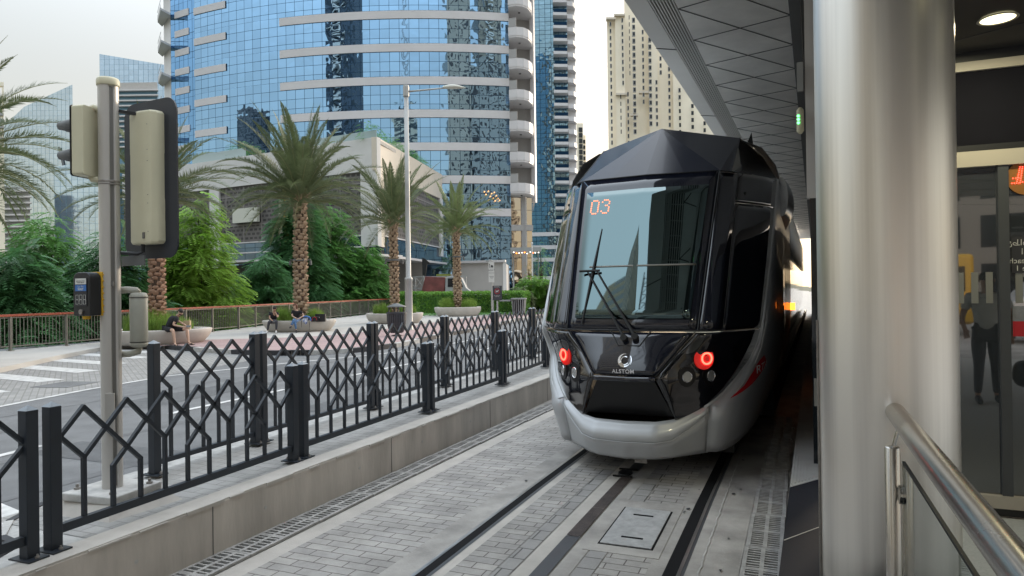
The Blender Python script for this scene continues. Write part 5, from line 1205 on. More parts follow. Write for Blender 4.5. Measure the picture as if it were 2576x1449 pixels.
# white lattice guard rail and truck behind the hedge
gr_ = thing('guard_rail', 'white metal guard rail with crossed bars behind the hedge', 'railing', tuple(S(-9, 59)))
b = MB()
for z in (2.15, 3.15): b.bar(S(-9.2, 60, z), S(-4.0, 60, z), .07, .07)
b.build('rails', M_['bin_l'], gr_)
b = MB()
for i in range(8): x = -9.2+.74*i; b.bar(S(x, 60, 1.2), S(x, 60, 3.15), .07, .07)
b.build('uprights', M_['bin_l'], gr_)
b = MB()
for i in range(7):
    x = -9.2+.74*i; b.bar(S(x, 60, 2.15), S(x+.74, 60, 3.15), .045, .045); b.bar(S(x, 60, 3.15), S(x+.74, 60, 2.15), .045, .045)
b.build('crossed_bars', M_['bin_l'], gr_)
MB().obox(S(-9.6, 62, .75), RT*6.3, FW*1.2, (0, 0, .75)).build('plinth', M_['wall_w'], gr_)
tk = thing('pickup_truck', 'truck with a faded red load bed and pale cab, half hidden by the hedge', 'truck', tuple(S(-6, 57)))
b = MB(); b.add([S(-7.6, 56, 1.2), S(-5.6, 56, 1.2), S(-5.45, 56, 3.0), S(-7.1, 56, 3.1), S(-7.6, 58, 1.2), S(-5.6, 58, 1.2), S(-5.45, 58, 3.0), S(-7.1, 58, 3.1)], [(0, 1, 2, 3), (7, 6, 5, 4), (0, 4, 5, 1), (1, 5, 6, 2), (2, 6, 7, 3), (3, 7, 4, 0)]); b.build('load_bed', M_['truck_r'], tk, bevel=.05)
def xsec(pts, f0_, f1_, m_, name, par, bev=.04):
    n = len(pts); b = MB(); b.add([S(x, f0_, z) for x, z in pts]+[S(x, f1_, z) for x, z in pts], [tuple(range(n)), tuple(range(n, 2*n))[::-1]]+[(i, n+i, n+(i+1) % n, (i+1) % n) for i in range(n)]); return b.build(name, m_, par, bevel=bev)
xsec([(-5.5, 1.0), (-3.3, 1.0), (-3.3, 1.75), (-3.75, 2.1), (-4.15, 2.95), (-4.35, 3.05), (-5.2, 3.05), (-5.45, 2.95)], 56, 58, M_['bin_l'], 'cab', tk)
xsec([(-5.25, 2.2), (-4.8, 2.2), (-4.8, 2.9), (-5.25, 2.9)], 55.97, 55.99, M_['carglass'], 'side_window', tk, 0); xsec([(-4.7, 2.2), (-4.0, 2.2), (-4.3, 2.9), (-4.7, 2.9)], 55.97, 55.99, M_['carglass'], 'side_window', tk, 0)
for x in (-6.9, -4.0): MB().ring([S(x, 56.0, .75), S(x, 56.25, .75)], .42, 18).build('wheel', M_['tyre'], tk)
# second tower with balconies
t2 = thing('blue_tower', 'tall blue glass tower with stacked white balconies beside the open sky', 'tower', tuple(S(11, 177)))
def s2(x, f=177): return (x-1288)/1720*177
b = MB(); a = [S(-1, 178), S(s2(1400), 177)]; ribbon(b, [(p.x, p.y) for p in a], 0, 120); a = [S(s2(1400), 179), S(s2(1437), 179), S(s2(1437)+.1, 200)]; ribbon(b, [(p.x, p.y) for p in a], 0, 120); b.build('curtain_wall', G_blue, t2)
b = MB(); a = [S(s2(1437), 180.5), S(s2(1459), 181.5), S(s2(1459), 200)]; ribbon(b, [(p.x, p.y) for p in a], 0, 120); b.build('side_wall', M_['spand'], t2)
for k in range(30):
    z = 1.85+(728-460)/1720*177+(k-8)*3.35+.6
    b = MB(); b.prism([tuple(S(*p).xy) for p in ((s2(1400), 179), (s2(1400), 176.3), (s2(1435), 176.6), (s2(1437), 179))], z-.75, z); bo = b.build('balcony', M_['spand'], t2)
    MB().bar(S(s2(1402), 176.4, z+.45), S(s2(1435), 176.7, z+.45), .05, .9).build('glass_rail', G_blue, bo)
    b = MB(); b.prism([tuple(S(*p).xy) for p in ((s2(1437), 181), (s2(1437), 178.2), (s2(1452), 178.6), (s2(1460), 180.5), (s2(1461), 184))], z-.9, z+.25); b.build('side_balcony', M_['spand'], t2)
for z in (16.3, 12.9, 9.7, 4.9):
    MB().bar(S(-1, 177.7, z), S(s2(1437), 176.6, z), .3, 1.0).build('band', M_['spand'], t2)
# beige tower beyond the tram
bt = thing('beige_tower', 'tall cream stone tower with small windows rising behind the tram', 'tower', tuple(S(60, 320)))
def bx3(x0, x1, ytop, f, dep, m_, name, par, ybot=None):
    r0, _ = FP(x0, 0, f); r1, _ = FP(x1, 0, f); _, zt = FP((x0+x1)/2, ytop, f); zb_ = 0 if ybot is None else FP((x0+x1)/2, ybot, f)[1]
    b = MB(); kf = (f+dep)/f; b.prism([tuple(S(*p).xy) for p in ((r0, f), (r1, f), (r1*kf-.3*(1 if r1 > 0 else 0), f+dep), (r0*kf, f+dep))], zb_, zt); return b.build(name, m_, par)
cream2 = mat('cream_stone', (.84, .75, .60), .8, var=.05, vscale=.1)
bx3(1536, 1556, 42, 320, 20, cream2, 'wall', bt); bx3(1556, 1580, 34, 318, 22, cream2, 'wall', bt); bx3(1580, 1640, -60, 322, 30, cream2, 'wall', bt); bx3(1640, 1662, -30, 319, 30, cream2, 'wall', bt); bx3(1662, 1700, 60, 321, 30, cream2, 'wall', bt); bx3(1700, 1860, 120, 318, 30, cream2, 'wall', bt)
for (x0, x1, y) in ((1534, 1558, 42), (1554, 1582, 33), (1614, 1640, 228), (1592, 1612, 285), (1556, 1586, 233)):
    bx3(x0, x1, y, 316.5, 3, M_['cream'], 'cornice', bt, y+5)
wins = []
for (cx_, w_, ya, yb) in ((770, 12, 180, 1090), (860, 12, 150, 640), (895, 12, 710, 1090), (945, 22, 150, 1000), (1013, 13, 240, 800), (1065, 22, 300, 960), (1112, 15, 620, 960), (1145, 15, 440, 580), (1208, 15, 520, 960), (1285, 17, 680, 1000), (1380, 22, 800, 1000), (1470, 20, 930, 1000), (840, 8, 730, 1000), (912, 6, 130, 600), (1340, 12, 560, 700)):
    y = ya
    while y <= yb: wins.append((cx_, y, w_)); y += 52.7
fr_me = None
for i, (cx_, y, w_) in enumerate(wins[:98]):
    x = (2048+cx_/1.887)/1.59; r_, z = FP(x, y/3.0, 316.3); hw = w_/6/1720*316*1.0
    b = MB(); b.obox(S(r_, 316.35, z), RT*hw, FW*.25, (0, 0, 1.0 if w_ < 20 else 1.15)); wo = b.build('window', M_['soffit'], bt)
    b = MB(); b.obox(S(r_+hw*.1, 316.05, z+.05), RT*hw*.72, FW*.03, (0, 0, .8)); b.build('pane', M_['carglass'], wo)
b = MB()
for (cx_, y, w_) in wins[98:]:
    x = (2048+cx_/1.887)/1.59; r_, z = FP(x, y/3.0, 316.3); b.obox(S(r_, 316.1, z), RT*(w_/6/1720*316*.8), FW*.25, (0, 0, .9))
tag(b.build('windows', M_['carglass'], bt), kind='stuff')
# small towers right of the blue one
for (x0, x1, y, f, lb) in ((1456, 1472, 310, 300, 'narrow pale tower just right of the blue balcony tower'), (1466, 1478, 340, 380, 'farther slim beige tower peeking out beside the narrow pale one')):
    t_ = thing('slim_tower', lb, 'tower', tuple(S(35, f)), group='slim towers beside the open sky'); bx3(x0, x1, y, f, 15, cream2, 'wall', t_)
    for k in range(12): r0, z = FP((x0+x1)/2+2, y+16+14*k, f-.3); MB().obox(S(r0, f-.3, z), RT*.8, FW*.1, (0, 0, 1.0)).build('window', M_['carglass'], t_)
# far towers at the left
def quad_tower(name, label, x0, x1, y0, y1, f, m_, dep=30):
    t_ = thing(name, label, 'tower', tuple(S(FP((x0+x1)/2, 0, f)[0], f))); r0, z0 = FP(x0, y0, f); r1, z1 = FP(x1, y1, f)
    b = MB(); ribbon(b, [tuple(S(r0, f).xy), tuple(S(r1, f).xy), tuple(S(r1*(f+dep)/f, f+dep).xy), tuple(S(r0*(f+dep)/f, f+dep).xy)], 0, [z0, z1, z1, z0], closed=True); b.build('curtain_wall', m_, t_); return t_
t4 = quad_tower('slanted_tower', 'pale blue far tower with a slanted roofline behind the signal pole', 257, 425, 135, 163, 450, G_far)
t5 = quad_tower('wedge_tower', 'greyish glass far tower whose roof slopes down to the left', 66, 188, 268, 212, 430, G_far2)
r0, z0 = FP(-20, 330, 431); r1, z1 = FP(66, 268, 430)
b = MB(); ribbon(b, [tuple(S(r0, 436).xy), tuple(S(r1, 430).xy)], 0, [z0, z1]); b.build('sloping_side', G_far2, t5)
a, c_ = FP(152, 370, 429), FP(215, 640, 429); MB().bar(S(a[0], 429, a[1]), S(c_[0], 429, c_[1]), .8, .8).build('edge_line', M_['visor'], t5)
t4b = thing('band_building', 'far building with a flat brownish top and white floor lines below the slanted tower', 'building', tuple(S(-230, 400)))
bx3(290, 402, 207, 400, 20, M_['wall_w'], 'top_storey', t4b, 224); bx3(292, 402, 224, 400.5, 20, G_far, 'glazing', t4b)
for k in range(12): bx3(288, 404, 224+13*k, 398.5, 3, M_['spand'], 'floor_line', t4b, 227+13*k)
t7 = thing('balcony_block', 'white far apartment block with long balcony lines above the trees at the left', 'building', tuple(S(-270, 360)))
bx3(-40, 78, 470, 362, 20, M_['bin_l'], 'wall', t7)
for k in range(13): bx3(-42, 82, 478+15*k, 359.5, 3, M_['spand'], 'balcony_line', t7, 482+15*k)
t6 = thing('frame_building', 'tan building at the left edge with an open frame on its roof', 'building', tuple(S(-230, 300)))
bx3(-40, 14, 272, 300, 20, cream2, 'wall', t6)
for (x0, x1, ya, yb) in ((10, 15, 208, 272), (-10, -5, 208, 272)): bx3(x0, x1, ya, 299, 1.5, cream2, 'roof_post', t6, yb)
bx3(-12, 15, 206, 298.8, 2, cream2, 'roof_beam', t6, 216)
for k in range(5): bx3(-40, 13, 282+16*k, 299.3, 1, M_['soffit'], 'window_row', t6, 290+16*k)
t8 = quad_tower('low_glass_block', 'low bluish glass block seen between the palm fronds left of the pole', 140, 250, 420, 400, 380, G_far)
# ---- buildings across the street behind the photographer; they show only as reflections
def back_tower(name, label, r0, r1, f, z1, wallc, winc, pw, ph, ww, wh, dep=25, balc=False):
    t_ = thing(name, label, 'tower', tuple(S((r0+r1)/2, f))); b = MB()
    ribbon(b, [tuple(S(*p).xy) for p in ((r0, f), (r1, f), (r1, f-dep), (r0, f-dep))], 0, z1, closed=True, flip=True)
    b.build('wall', window_facade(name+'_wall', wallc, winc, pw, ph, ww, wh), t_)
    if balc:
        for k in range(int(z1/3.6)): MB().obox(S((r0*.6+r1*.4), f+.9, 6+3.6*k), RT*(r1-r0)*.22, FW*.9, (0, 0, .55)).build('balcony', M_['white'], t_)
    return t_
back_tower('dark_tower', 'dark glass apartment tower, seen as a reflection in the curved glass', -104, -78, -55, 150, (.05, .07, .10), (.02, .03, .04), 3, 3.6, 2.0, 2.4, balc=True)
back_tower('stone_tower', 'beige stone apartment tower, seen as a reflection in the curved glass', 4, 24, -62, 140, (.34, .30, .25), (.03, .03, .035), 3.4, 3.5, 1.3, 1.7)
back_tower('stone_tower', 'lower grey stone block with many windows, reflected at the right of the glass', 26, 60, -58, 78, (.26, .25, .23), (.02, .02, .025), 3.0, 3.4, 1.5, 1.9)
back_tower('stone_tower', 'tall beige stone tower, reflected beside the balcony stack', 38, 62, -80, 150, (.30, .26, .21), (.02, .02, .025), 3.2, 3.4, 1.4, 2.1, balc=True)
back_tower('curved_block', 'beige block of stacked balcony bands, reflected in the lower left of the windscreen', -33, -19, -8, 47, (.46, .42, .34), (.06, .07, .07), 40, 1.9, 38, 1.1, dep=14)
cr_t = thing('tower_crane', 'thin lattice crane mast, reflected as a slanting line in the windscreen', 'crane', tuple(S(-30, -48)))
b = MB(); b0 = S(-30, -48)
for (i, j) in ((-1, -1), (1, -1), (1, 1), (-1, 1)): b.bar(b0+Vector((i*.5, j*.5, 0)), b0+Vector((i*.5, j*.5, 98)), .14)
for k in range(40): b.bar(b0+Vector((-.5, .5, 2.4*k)), b0+Vector((.5, .5, 2.4*k+2.4)), .09); b.bar(b0+Vector((.5, .5, 2.4*k+2.4)), b0+Vector((-.5, .5, 2.4*k+2.4)), .09)
b.build('mast', M_['bin_d'], cr_t)
back_tower('low_block', 'low beige block with big openings, reflected in the lowest tower glass', -40, 4, -66, 34, (.28, .26, .24), (.02, .02, .025), 5.0, 4.5, 3.4, 3.0)
back_tower('mid_tower', 'mid-rise dark tower, reflected low at the left of the curved glass', -175, -150, 5, 62, (.12, .12, .13), (.03, .04, .05), 3, 3.6, 2.0, 2.0)
# ================================================================== STATION
AL = R_(1.7)
def Q(X, y, z): return Vector((X*math.cos(AL)+y*math.sin(AL), y*math.cos(AL)-X*math.sin(AL), z))
soff = mat('canopy_metal', (.82, .80, .75), .45, metal=.1, var=.22, vscale=1.1, bump=.04, bscale=4)
soff2 = mat('canopy_fascia', (.74, .72, .67), .42, metal=.1, var=.08, vscale=.7)
seam = mat('canopy_seam', (.06, .06, .058), .6)
cn = thing('station_canopy', 'long sloping grey metal station canopy with a slotted strip and triangular soffit panels', 'canopy', tuple(Q(-1.3, 8, 4.8)))
def qbox(X0, X1, y0, y1, z0, z1, m_, name, par, bev=0, split=1):
    b = MB()
    for k in range(split):
        a, c_ = y0+(y1-y0)*k/split, y0+(y1-y0)*(k+1)/split
        b.add([Q(X0, a, z0), Q(X1, a, z0), Q(X1, c_, z0), Q(X0, c_, z0), Q(X0, a, z1), Q(X1, a, z1), Q(X1, c_, z1), Q(X0, c_, z1)], [(0, 3, 2, 1), (4, 5, 6, 7), (0, 1, 5, 4), (1, 2, 6, 5), (2, 3, 7, 6), (3, 0, 4, 7)])
    return b.build(name, m_, par, bevel=bev)
Y0, Y1 = -7, 46
qbox(-1.74, -1.53, Y0, Y1, 4.80, 4.86, soff2, 'outer_fascia', cn, split=1)
b = MB(); b.add([Q(-1.74, Y0, 4.86), Q(-1.74, Y1, 4.86), Q(3.5, Y1, 5.6), Q(3.5, Y0, 5.6)], [(0, 1, 2, 3)]); b.build('roof_skin', soff2, cn)
b = MB()
for k in range(15):
    y = Y0+3.6*k+1; b.bar(Q(-1.745, y, 4.797), Q(-1.525, y+.16, 4.797), .012, .006)
b.build('fascia_joints', seam, cn)
qbox(-1.53, -1.28, Y0, Y1, 4.90, 4.92, seam, 'slot_back', cn)
b = MB()
for k in range(8):
    X = -1.515+.031*k; a, c_ = Q(X, Y0, 4.83), Q(X, Y1, 4.83); b.bar(a, c_, .013, .06)
b.build('slot_blades', soff2, cn)
b = MB()
y = Y0
while y < 30: b.bar(Q(-1.53, y, 4.865), Q(-1.28, y, 4.865), .008, .01); y += .25
b.build('slot_ties', soff, cn)
qbox(-1.28, -.20, Y0, Y1, 4.80, 4.86, soff, 'soffit_panels', cn)
b = MB()
for k in range(46):
    y = .32+k*1.0-8
    b.bar(Q(-1.28, y, 4.7985), Q(-.2, y+1.7, 4.7985), .013, .006); b.bar(Q(-1.28, y, 4.7985), Q(-.2, y-.3, 4.7985), .013, .006)
b.build('panel_seams', seam, cn)
qbox(-.20, -.10, Y0, Y1, 4.62, 4.86, M_['visor'], 'edge_beam', cn)
qbox(-.10, 4.5, Y0, Y1, 4.9, 5.0, M_['visor'], 'inner_roof', cn)
# low ceiling in front of the glass wall
lc = thing('entrance_ceiling', 'dark entrance ceiling with triangular seams above the station glass', 'ceiling', (2.4, 3.5, 3.42))
MB().box(.75, 5, -3.5, 5.44, 3.42, 3.6).build('panels', mat('ceiling_panel', (.035, .034, .034), .5, var=.15, vscale=3), lc)
b = MB()
for k in range(12):
    y = -3.5+k*1.1; b.bar((.75, y, 3.4185), (5, y+1.9, 3.4185), .010, .004); b.bar((.75, y, 3.4185), (5, y-2.4, 3.4185), .010, .004)
b.build('seams', seam, lc)
dl = thing('downlight', 'round pale yellow downlight glowing in the dark entrance ceiling', 'ceiling light', (1.40, 4.85, 3.41))
dx, dy = S(0, 0).xy
dp = Vector((0, 0, 1.85)); X = 2510-1288; Yp = 46-724.5
rx = X*math.cos(rho)-Yp*math.sin(rho); ry = X*math.sin(rho)+Yp*math.cos(rho); rd = RT*rx/1720-up0*ry/1720+fw; dp = dp+rd*((3.414-1.85)/rd.z)
dl.location = dp; LOC[dl.name] = dp.copy()
MB().lathe([(.088, .002), (.088, -.004), (.01, -.005)], dp, 32).build('diffuser', M_['lampdisc'], dl)
MB().lathe([(.088, .003), (.098, .0), (.105, -.006), (.098, -.009), (.089, -.006)], dp, 32, caps=False).build('ring', M_['beam'], dl, smooth=True)
spl = bpy.data.lights.new('downlight_lamp', 'AREA'); spl.shape = 'DISK'; spl.size = .17; spl.energy = 3; spl.color = (1, .93, .62); spo = bpy.data.objects.new('downlight_lamp', spl); C.objects.link(spo); spo.location = dp+Vector((0, 0, -.012))
# more downlights out of the frame on the same ceiling (seen in the steel and glass reflections)
for k, (x, y) in enumerate(((2.3, 3.4), (2.3, 1.6), (1.4, 2.6))):
    t_ = thing('downlight', ['second round downlight further right in the entrance ceiling, mirrored in the glass', 'round downlight nearest the photographer, mirrored in the glass', 'round downlight over the handrail, mirrored in the steel column'][k], 'ceiling light', (x, y, 3.41))
    MB().lathe([(.088, .002), (.088, -.004), (.01, -.005)], (x, y, 3.414), 24).build('diffuser', M_['lampdisc'], t_); MB().lathe([(.088, .003), (.105, -.006), (.089, -.006)], (x, y, 3.414), 24, caps=False).build('ring', M_['beam'], t_)
# glass wall across the platform
gw = thing('station_glass_wall', 'dark reflecting glass wall of the station with beige frames', 'glass wall', (2.2, 5.45, .3))
MB().box(.5, 6, 5.44, 5.56, 3.29, 3.352).build('top_beam', M_['beam'], gw); MB().box(.5, 6, 5.45, 5.56, 3.352, 3.46).build('head', M_['black'], gw)
MB().box(.5, 6, 5.47, 5.52, 2.79, 3.289).build('dark_panel', mat('dark_panel', (.010, .010, .014), .9, spec=.08, var=.1, vscale=4), gw); MB().box(.5, 6, 5.455, 5.54, 2.745, 2.789).build('shadow_gap', M_['black'], gw)
MB().box(.5, 6, 5.43, 5.55, 2.64, 2.744).build('transom', M_['beam'], gw)
glm = mat('station_glass', (.03, .035, .04), .015, spec=.9, coat=1.0); glm.node_tree.nodes['Principled BSDF'].inputs['IOR'].default_value = 1.8
MB().box(.5, 6, 5.47, 5.49, .44, 2.639).build('glass_pane', glm, gw)
MB().box(.5, 6, 5.43, 5.55, .355, .438).build('sill', M_['beam'], gw); MB().box(.5, 6, 5.45, 5.55, .302, .354).build('base_gap', M_['black'], gw)
MB().box(1.285, 1.345, 5.44, 5.469, .44, 2.64).build('mullion', mat('mullion', (.06, .065, .07), .4), gw)
b = MB()
for k in range(26): x = .55+.083*k; b.box(x, x+.04, 5.4665, 5.4698, 1.72, 1.93)
b.build('manifestation_strips', mat('frosted', (.22, .22, .20), .6), gw)
nbp = thing('notice_reflection', 'mirror image of a black and white station sign, painted on the glass', 'notice', (1.42, 5.46, 1.6))  # reflection of a sign, put on the pane as panels with reversed lettering
MB().box(1.36, 1.9, 5.462, 5.466, 1.92, 2.16).build('black_panel', M_['ink'], nbp)
def mir(x, z): return frame((x, 5.4605, z), (-1, 0, 0), (0, 0, 1)) if False else Matrix(((-1, 0, 0, x), (0, 0, 1, 5.4605), (0, 1, 0, z), (0, 0, 0, 1)))
text_mesh('lettering', 'Jumeirah Beach', .05, M_['white_lab'], nbp, mir(1.50, 2.0), .0003); text_mesh('lettering', 'Residence 1', .05, M_['white_lab'], nbp, mir(1.50, 1.95), .0003)
text_mesh('lettering', 'أبراج شاطئ', .055, M_['white_lab'], nbp, mir(1.48, 2.12), .0003); text_mesh('lettering', 'جميرا', .055, M_['white_lab'], nbp, mir(1.48, 2.06), .0003)
MB().box(1.36, 1.9, 5.462, 5.466, 1.50, 1.70).build('pale_panel', mat('pale_reflection', (.25, .26, .28), .5, var=.3, vscale=12), nbp); MB().box(1.36, 1.45, 5.4605, 5.4615, 1.50, 1.60).build('red_square', M_['red'], nbp)
# reflection of a red LED sign, built as glowing dots on the glass
ld = thing('led_sign_reflection', 'painted reflection of an orange round sign with red dot-matrix strokes, high on the glass at the right edge', 'display', (1.45, 5.46, 2.55))
MB().lathe([(.001, 0), (.115, 0), (.115, .004)], (0, 0, 0), 28).build('disc', mat('orange_disc', (.30, .13, .03), .4), None)
disc = bpy.data.objects['disc'] if 'disc' in bpy.data.objects else None
for o_ in list(C.objects):
    if o_.name.startswith('disc') and o_.parent is None: disc = o_
disc.parent = ld; disc.location = (0.0, 0, 0); disc.rotation_euler = (R_(90), 0, 0)
b = MB()
for (xa, za, xb, zb2) in ((1.372, 2.548, 1.405, 2.548), (1.366, 2.515, 1.405, 2.515), (1.392, 2.515, 1.412, 2.62), (1.425, 2.62, 1.412, 2.52), (1.412, 2.52, 1.46, 2.52), (1.46, 2.52, 1.47, 2.62)):
    L_ = math.hypot(xb-xa, zb2-za); n_ = max(2, int(L_/.011))
    for k in range(n_+1): t = k/n_; b.box(xa+(xb-xa)*t-.0028, xa+(xb-xa)*t+.0028, 5.4525, 5.4545, za+(zb2-za)*t-.0028, za+(zb2-za)*t+.0028)
b.build('red_dots', M_['led_r'], ld)
# platform slab, edge strip, tiles
pf_ = thing('platform', 'raised station platform with a ribbed pale edge and dark tiled end', 'platform', tuple(Q(.5, 5, .15)))
b = MB(); b.add([Q(-.18, -8, .01), Q(6, -8, .01), Q(6, 50, .01), Q(-.18, 50, .01), Q(-.18, -8, .29), Q(6, -8, .29), Q(6, 50, .29), Q(-.18, 50, .29)], [(0, 3, 2, 1), (4, 5, 6, 7), (0, 1, 5, 4), (1, 2, 6, 5), (2, 3, 7, 6), (3, 0, 4, 7)]); b.build('slab', M_['conc'], pf_)
b = MB(); b.add([Q(-.20, -8, .296), Q(.62, -8, .296), Q(.62, 7.0, .296), Q(-.20, 5.70, .296), Q(-.20, -8, .1), Q(.62, -8, .1), Q(.62, 7.0, .1), Q(-.20, 5.70, .1)], [(0, 1, 2, 3), (7, 6, 5, 4), (0, 3, 7, 4), (0, 4, 5, 1), (1, 5, 6, 2), (2, 6, 7, 3)]); b.build('dark_tiles', M_['dtile'], pf_)
b = MB()
for y in (1.0, 2.75, 4.5): b.bar(Q(-.195, y, .2975), Q(.62, y+1.35, .2975), .007, .003)
b.build('tile_joints', M_['conc_l'], pf_)
b = MB(); b.add([Q(-.20, 5.705, .298), Q(.62, 7.005, .298), Q(.62, 50, .298), Q(-.20, 50, .298)], [(0, 1, 2, 3)]); b.add([Q(-.201, 5.705, .1), Q(-.201, 50, .1), Q(-.201, 50, .298), Q(-.201, 5.705, .298)], [(0, 1, 2, 3)]); b.build('edge_strip', M_['tactile'], pf_)
b = MB()
for k in range(32): X = -.19+.025*k; b.bar(Q(X, 5.74+1.585*(X+.2)+.04, .300), Q(X, 24, .300), .010, .004)
b.build('ribs', M_['tactile'], pf_)
MB().box(.62, 6, -6, 5.43, .285, .297).build('terrazzo', M_['terrazzo'], pf_)
# platform screen wall along the edge
sw_ = thing('platform_screen', 'tall narrow end of the platform screen wall behind the steel column', 'screen wall', tuple(Q(.03, 6.6, .3)))
qbox(-.055, .03, 6.52, 6.62, 2.62, 4.62, M_['white'], 'header_end', sw_); qbox(-.04, .3, 6.62, 45, 2.75, 4.62, M_['soffit'], 'header', sw_)
qbox(-.03, .3, 6.53, 44, .302, 2.62, M_['carglass'], 'glass', sw_); qbox(.032, .3, 6.5, 6.6, .302, 4.62, M_['black'], 'frame', sw_)
b = MB(); b.add([Q(-.02, 6.3, .84), Q(-.02, 6.5, .84), Q(-.02, 6.5, 1.05), Q(.2, 6.3, .84), Q(.2, 6.5, .84), Q(.2, 6.5, 1.05)], [(0, 1, 2), (5, 4, 3), (0, 3, 4, 1), (1, 4, 5, 2), (2, 5, 3, 0)]); b.build('end_bracket', M_['rail_g'], sw_)
gl = thing('green_signal', 'small beige unit with three glowing green lights beside the steel column', 'indicator', tuple(Q(-.10, 6.5, 3.29)))
b = MB(); b.lathe([(.012, -.115), (.030, -.09), (.030, .09), (.012, .115)], Q(-.098, 6.45, 3.29), 14); b.build('casing', M_['beige'], gl, smooth=True)
for k in (-1, 0, 1): MB().lathe([(.004, -.010), (.011, -.004), (.011, .004), (.004, .010)], Q(-.112, 6.42, 3.297+.030*k), 8).build('green_led', M_['led_g'], gl)
MB().box(*(lambda p: (p.x-.03, p.x+.02, p.y-.02, p.y+.02))(Q(-.09, 6.47, 0)), 3.55, 3.80).build('bracket', M_['bin_l'], gl)
# brushed steel column
CX, CY, CR = .374, 3.33, .266
brs = bpy.data.materials.new('column_steel'); brs.use_nodes = True; n = brs.node_tree; L = n.links; bsd = n.nodes['Principled BSDF']
bsd.inputs['Metallic'].default_value = 1; bsd.inputs['Base Color'].default_value = (.86, .84, .80, 1); bsd.inputs['Roughness'].default_value = .30; bsd.inputs['Anisotropic'].default_value = .45; bsd.inputs['Anisotropic Rotation'].default_value = .0
tcn = n.nodes.new('ShaderNodeTexCoord'); mpn = n.nodes.new('ShaderNodeMapping'); mpn.inputs['Scale'].default_value = (1, 1, .02); L.new(tcn.outputs['Object'], mpn.inputs[0])
nz = n.nodes.new('ShaderNodeTexNoise'); nz.inputs['Scale'].default_value = 14; nz.inputs['Detail'].default_value = 4; L.new(mpn.outputs[0], nz.inputs['Vector'])
mp2 = n.nodes.new('ShaderNodeMapping'); mp2.inputs['Scale'].default_value = (1, 1, .15); L.new(tcn.outputs['Object'], mp2.inputs[0]); nz2 = n.nodes.new('ShaderNodeTexNoise'); nz2.inputs['Scale'].default_value = 300; L.new(mp2.outputs[0], nz2.inputs['Vector'])
mrr = n.nodes.new('ShaderNodeMapRange'); mrr.inputs[3].default_value = .26; mrr.inputs[4].default_value = .46; L.new(nz.outputs[0], mrr.inputs[0]); L.new(mrr.outputs[0], bsd.inputs['Roughness'])
bmp = n.nodes.new('ShaderNodeBump'); bmp.inputs['Strength'].default_value = .04; bmp.inputs['Distance'].default_value = .004; L.new(nz.outputs[0], bmp.inputs['Height'])
cvr = n.nodes.new('ShaderNodeValToRGB'); cvr.color_ramp.elements[0].position = .35; cvr.color_ramp.elements[0].color = (.72, .69, .65, 1); cvr.color_ramp.elements[1].position = .6; cvr.color_ramp.elements[1].color = (.90, .87, .82, 1)
L.new(nz.outputs[0], cvr.inputs[0]); L.new(cvr.outputs[0], bsd.inputs['Base Color']); L.new(bmp.outputs[0], bsd.inputs['Normal']); tgn = n.nodes.new('ShaderNodeTangent'); tgn.direction_type = 'RADIAL'; tgn.axis = 'Z'; L.new(tgn.outputs[0], bsd.inputs['Tangent'])
sc_o = thing('steel_column', 'thick round brushed stainless steel column at the platform edge', 'column', (CX, CY, .3))
b = MB(); b.lathe([(CR, z) for z in [.3+i*.46 for i in range(11)]], (CX, CY, 0), 96); b.build('shaft', brs, sc_o, smooth=True)
b = MB(); b.obox((CX-CR-.004, CY-.02, 1.0), (.004, 0, 0), (0, .01, 0), (0, 0, .7)); b.build('joint_strip', M_['bolt'], sc_o)
# handrail with glass
hr = thing('handrail', 'sloping-looking steel handrail over a glass panel in the lower right corner', 'handrail', (.37, 2.4, .3))
MB().ring([(.374, 3.10, 1.35), (.37, 2.6, 1.35), (.36, 1.2, 1.35), (.35, -1.5, 1.35)], .036, 28).build('rail', M_['ssteel'], hr, smooth=True)
MB().lathe([(.026, .30), (.027, .31), (.027, 1.238), (.024, 1.242)], (.345, 2.93, 0), 24).build('post', M_['ssteel'], hr, smooth=True)
MB().ring([(.348, 2.93, 1.235), (.362, 2.93, 1.29), (.37, 2.93, 1.32)], .007, 8).build('saddle', M_['chrome'], hr)
MB().box(.366, .378, -1.5, 2.85, .36, 1.20).build('glass_panel', None or mat('balustrade_glass', (.55, .62, .60), .02, trans=1.0), hr)
MB().box(.367, .377, -1.5, 2.85, 1.2005, 1.207).build('glass_gasket', M_['rubber'], hr)
for z in (1.08,):
    MB().ring([(.366, 2.865, z), (.356, 2.865, z)], .034, 20).build('clamp', M_['ssteel'], hr); MB().ring([(.388, 2.865, z), (.379, 2.865, z)], .034, 20).build('clamp', M_['ssteel'], hr)

# ================================================================== TRAM
TX0, TA = -1.68, .03
tv0 = 6.35
tr = thing('tram', 'modern tram with black and silver nose, large windscreen and glowing red tail lights', 'tram', (TX0+tv0*math.sin(TA), tv0*math.cos(TA), 0), rz=-TA)
def interp(x, pts):
    if x <= pts[0][0]: return pts[0][1]
    for (a, b_), (c_, d) in zip(pts, pts[1:]):
        if x <= c_: return b_+(d-b_)*(x-a)/(c_-a)
    return pts[-1][1]
V0 = [(.22, .16), (.30, .10), (.42, .06), (.50, .06), (.60, .07), (.75, .07), (1.0, .05), (1.15, .10), (1.46, .27), (2.3, .72), (3.13, 1.18)]
EL = [(0, 0), (.3, .03), (.44, .12), (.54, .22), (.71, .38), (.9, .66), (1.0, .88), (1.1, 1.15), (1.2, 1.55), (1.3, 2.2)]
EH = [(0, 0), (.65, .07), (.76, .10), (.95, .34), (1.1, .60), (1.2, .80), (1.3, 1.15)]
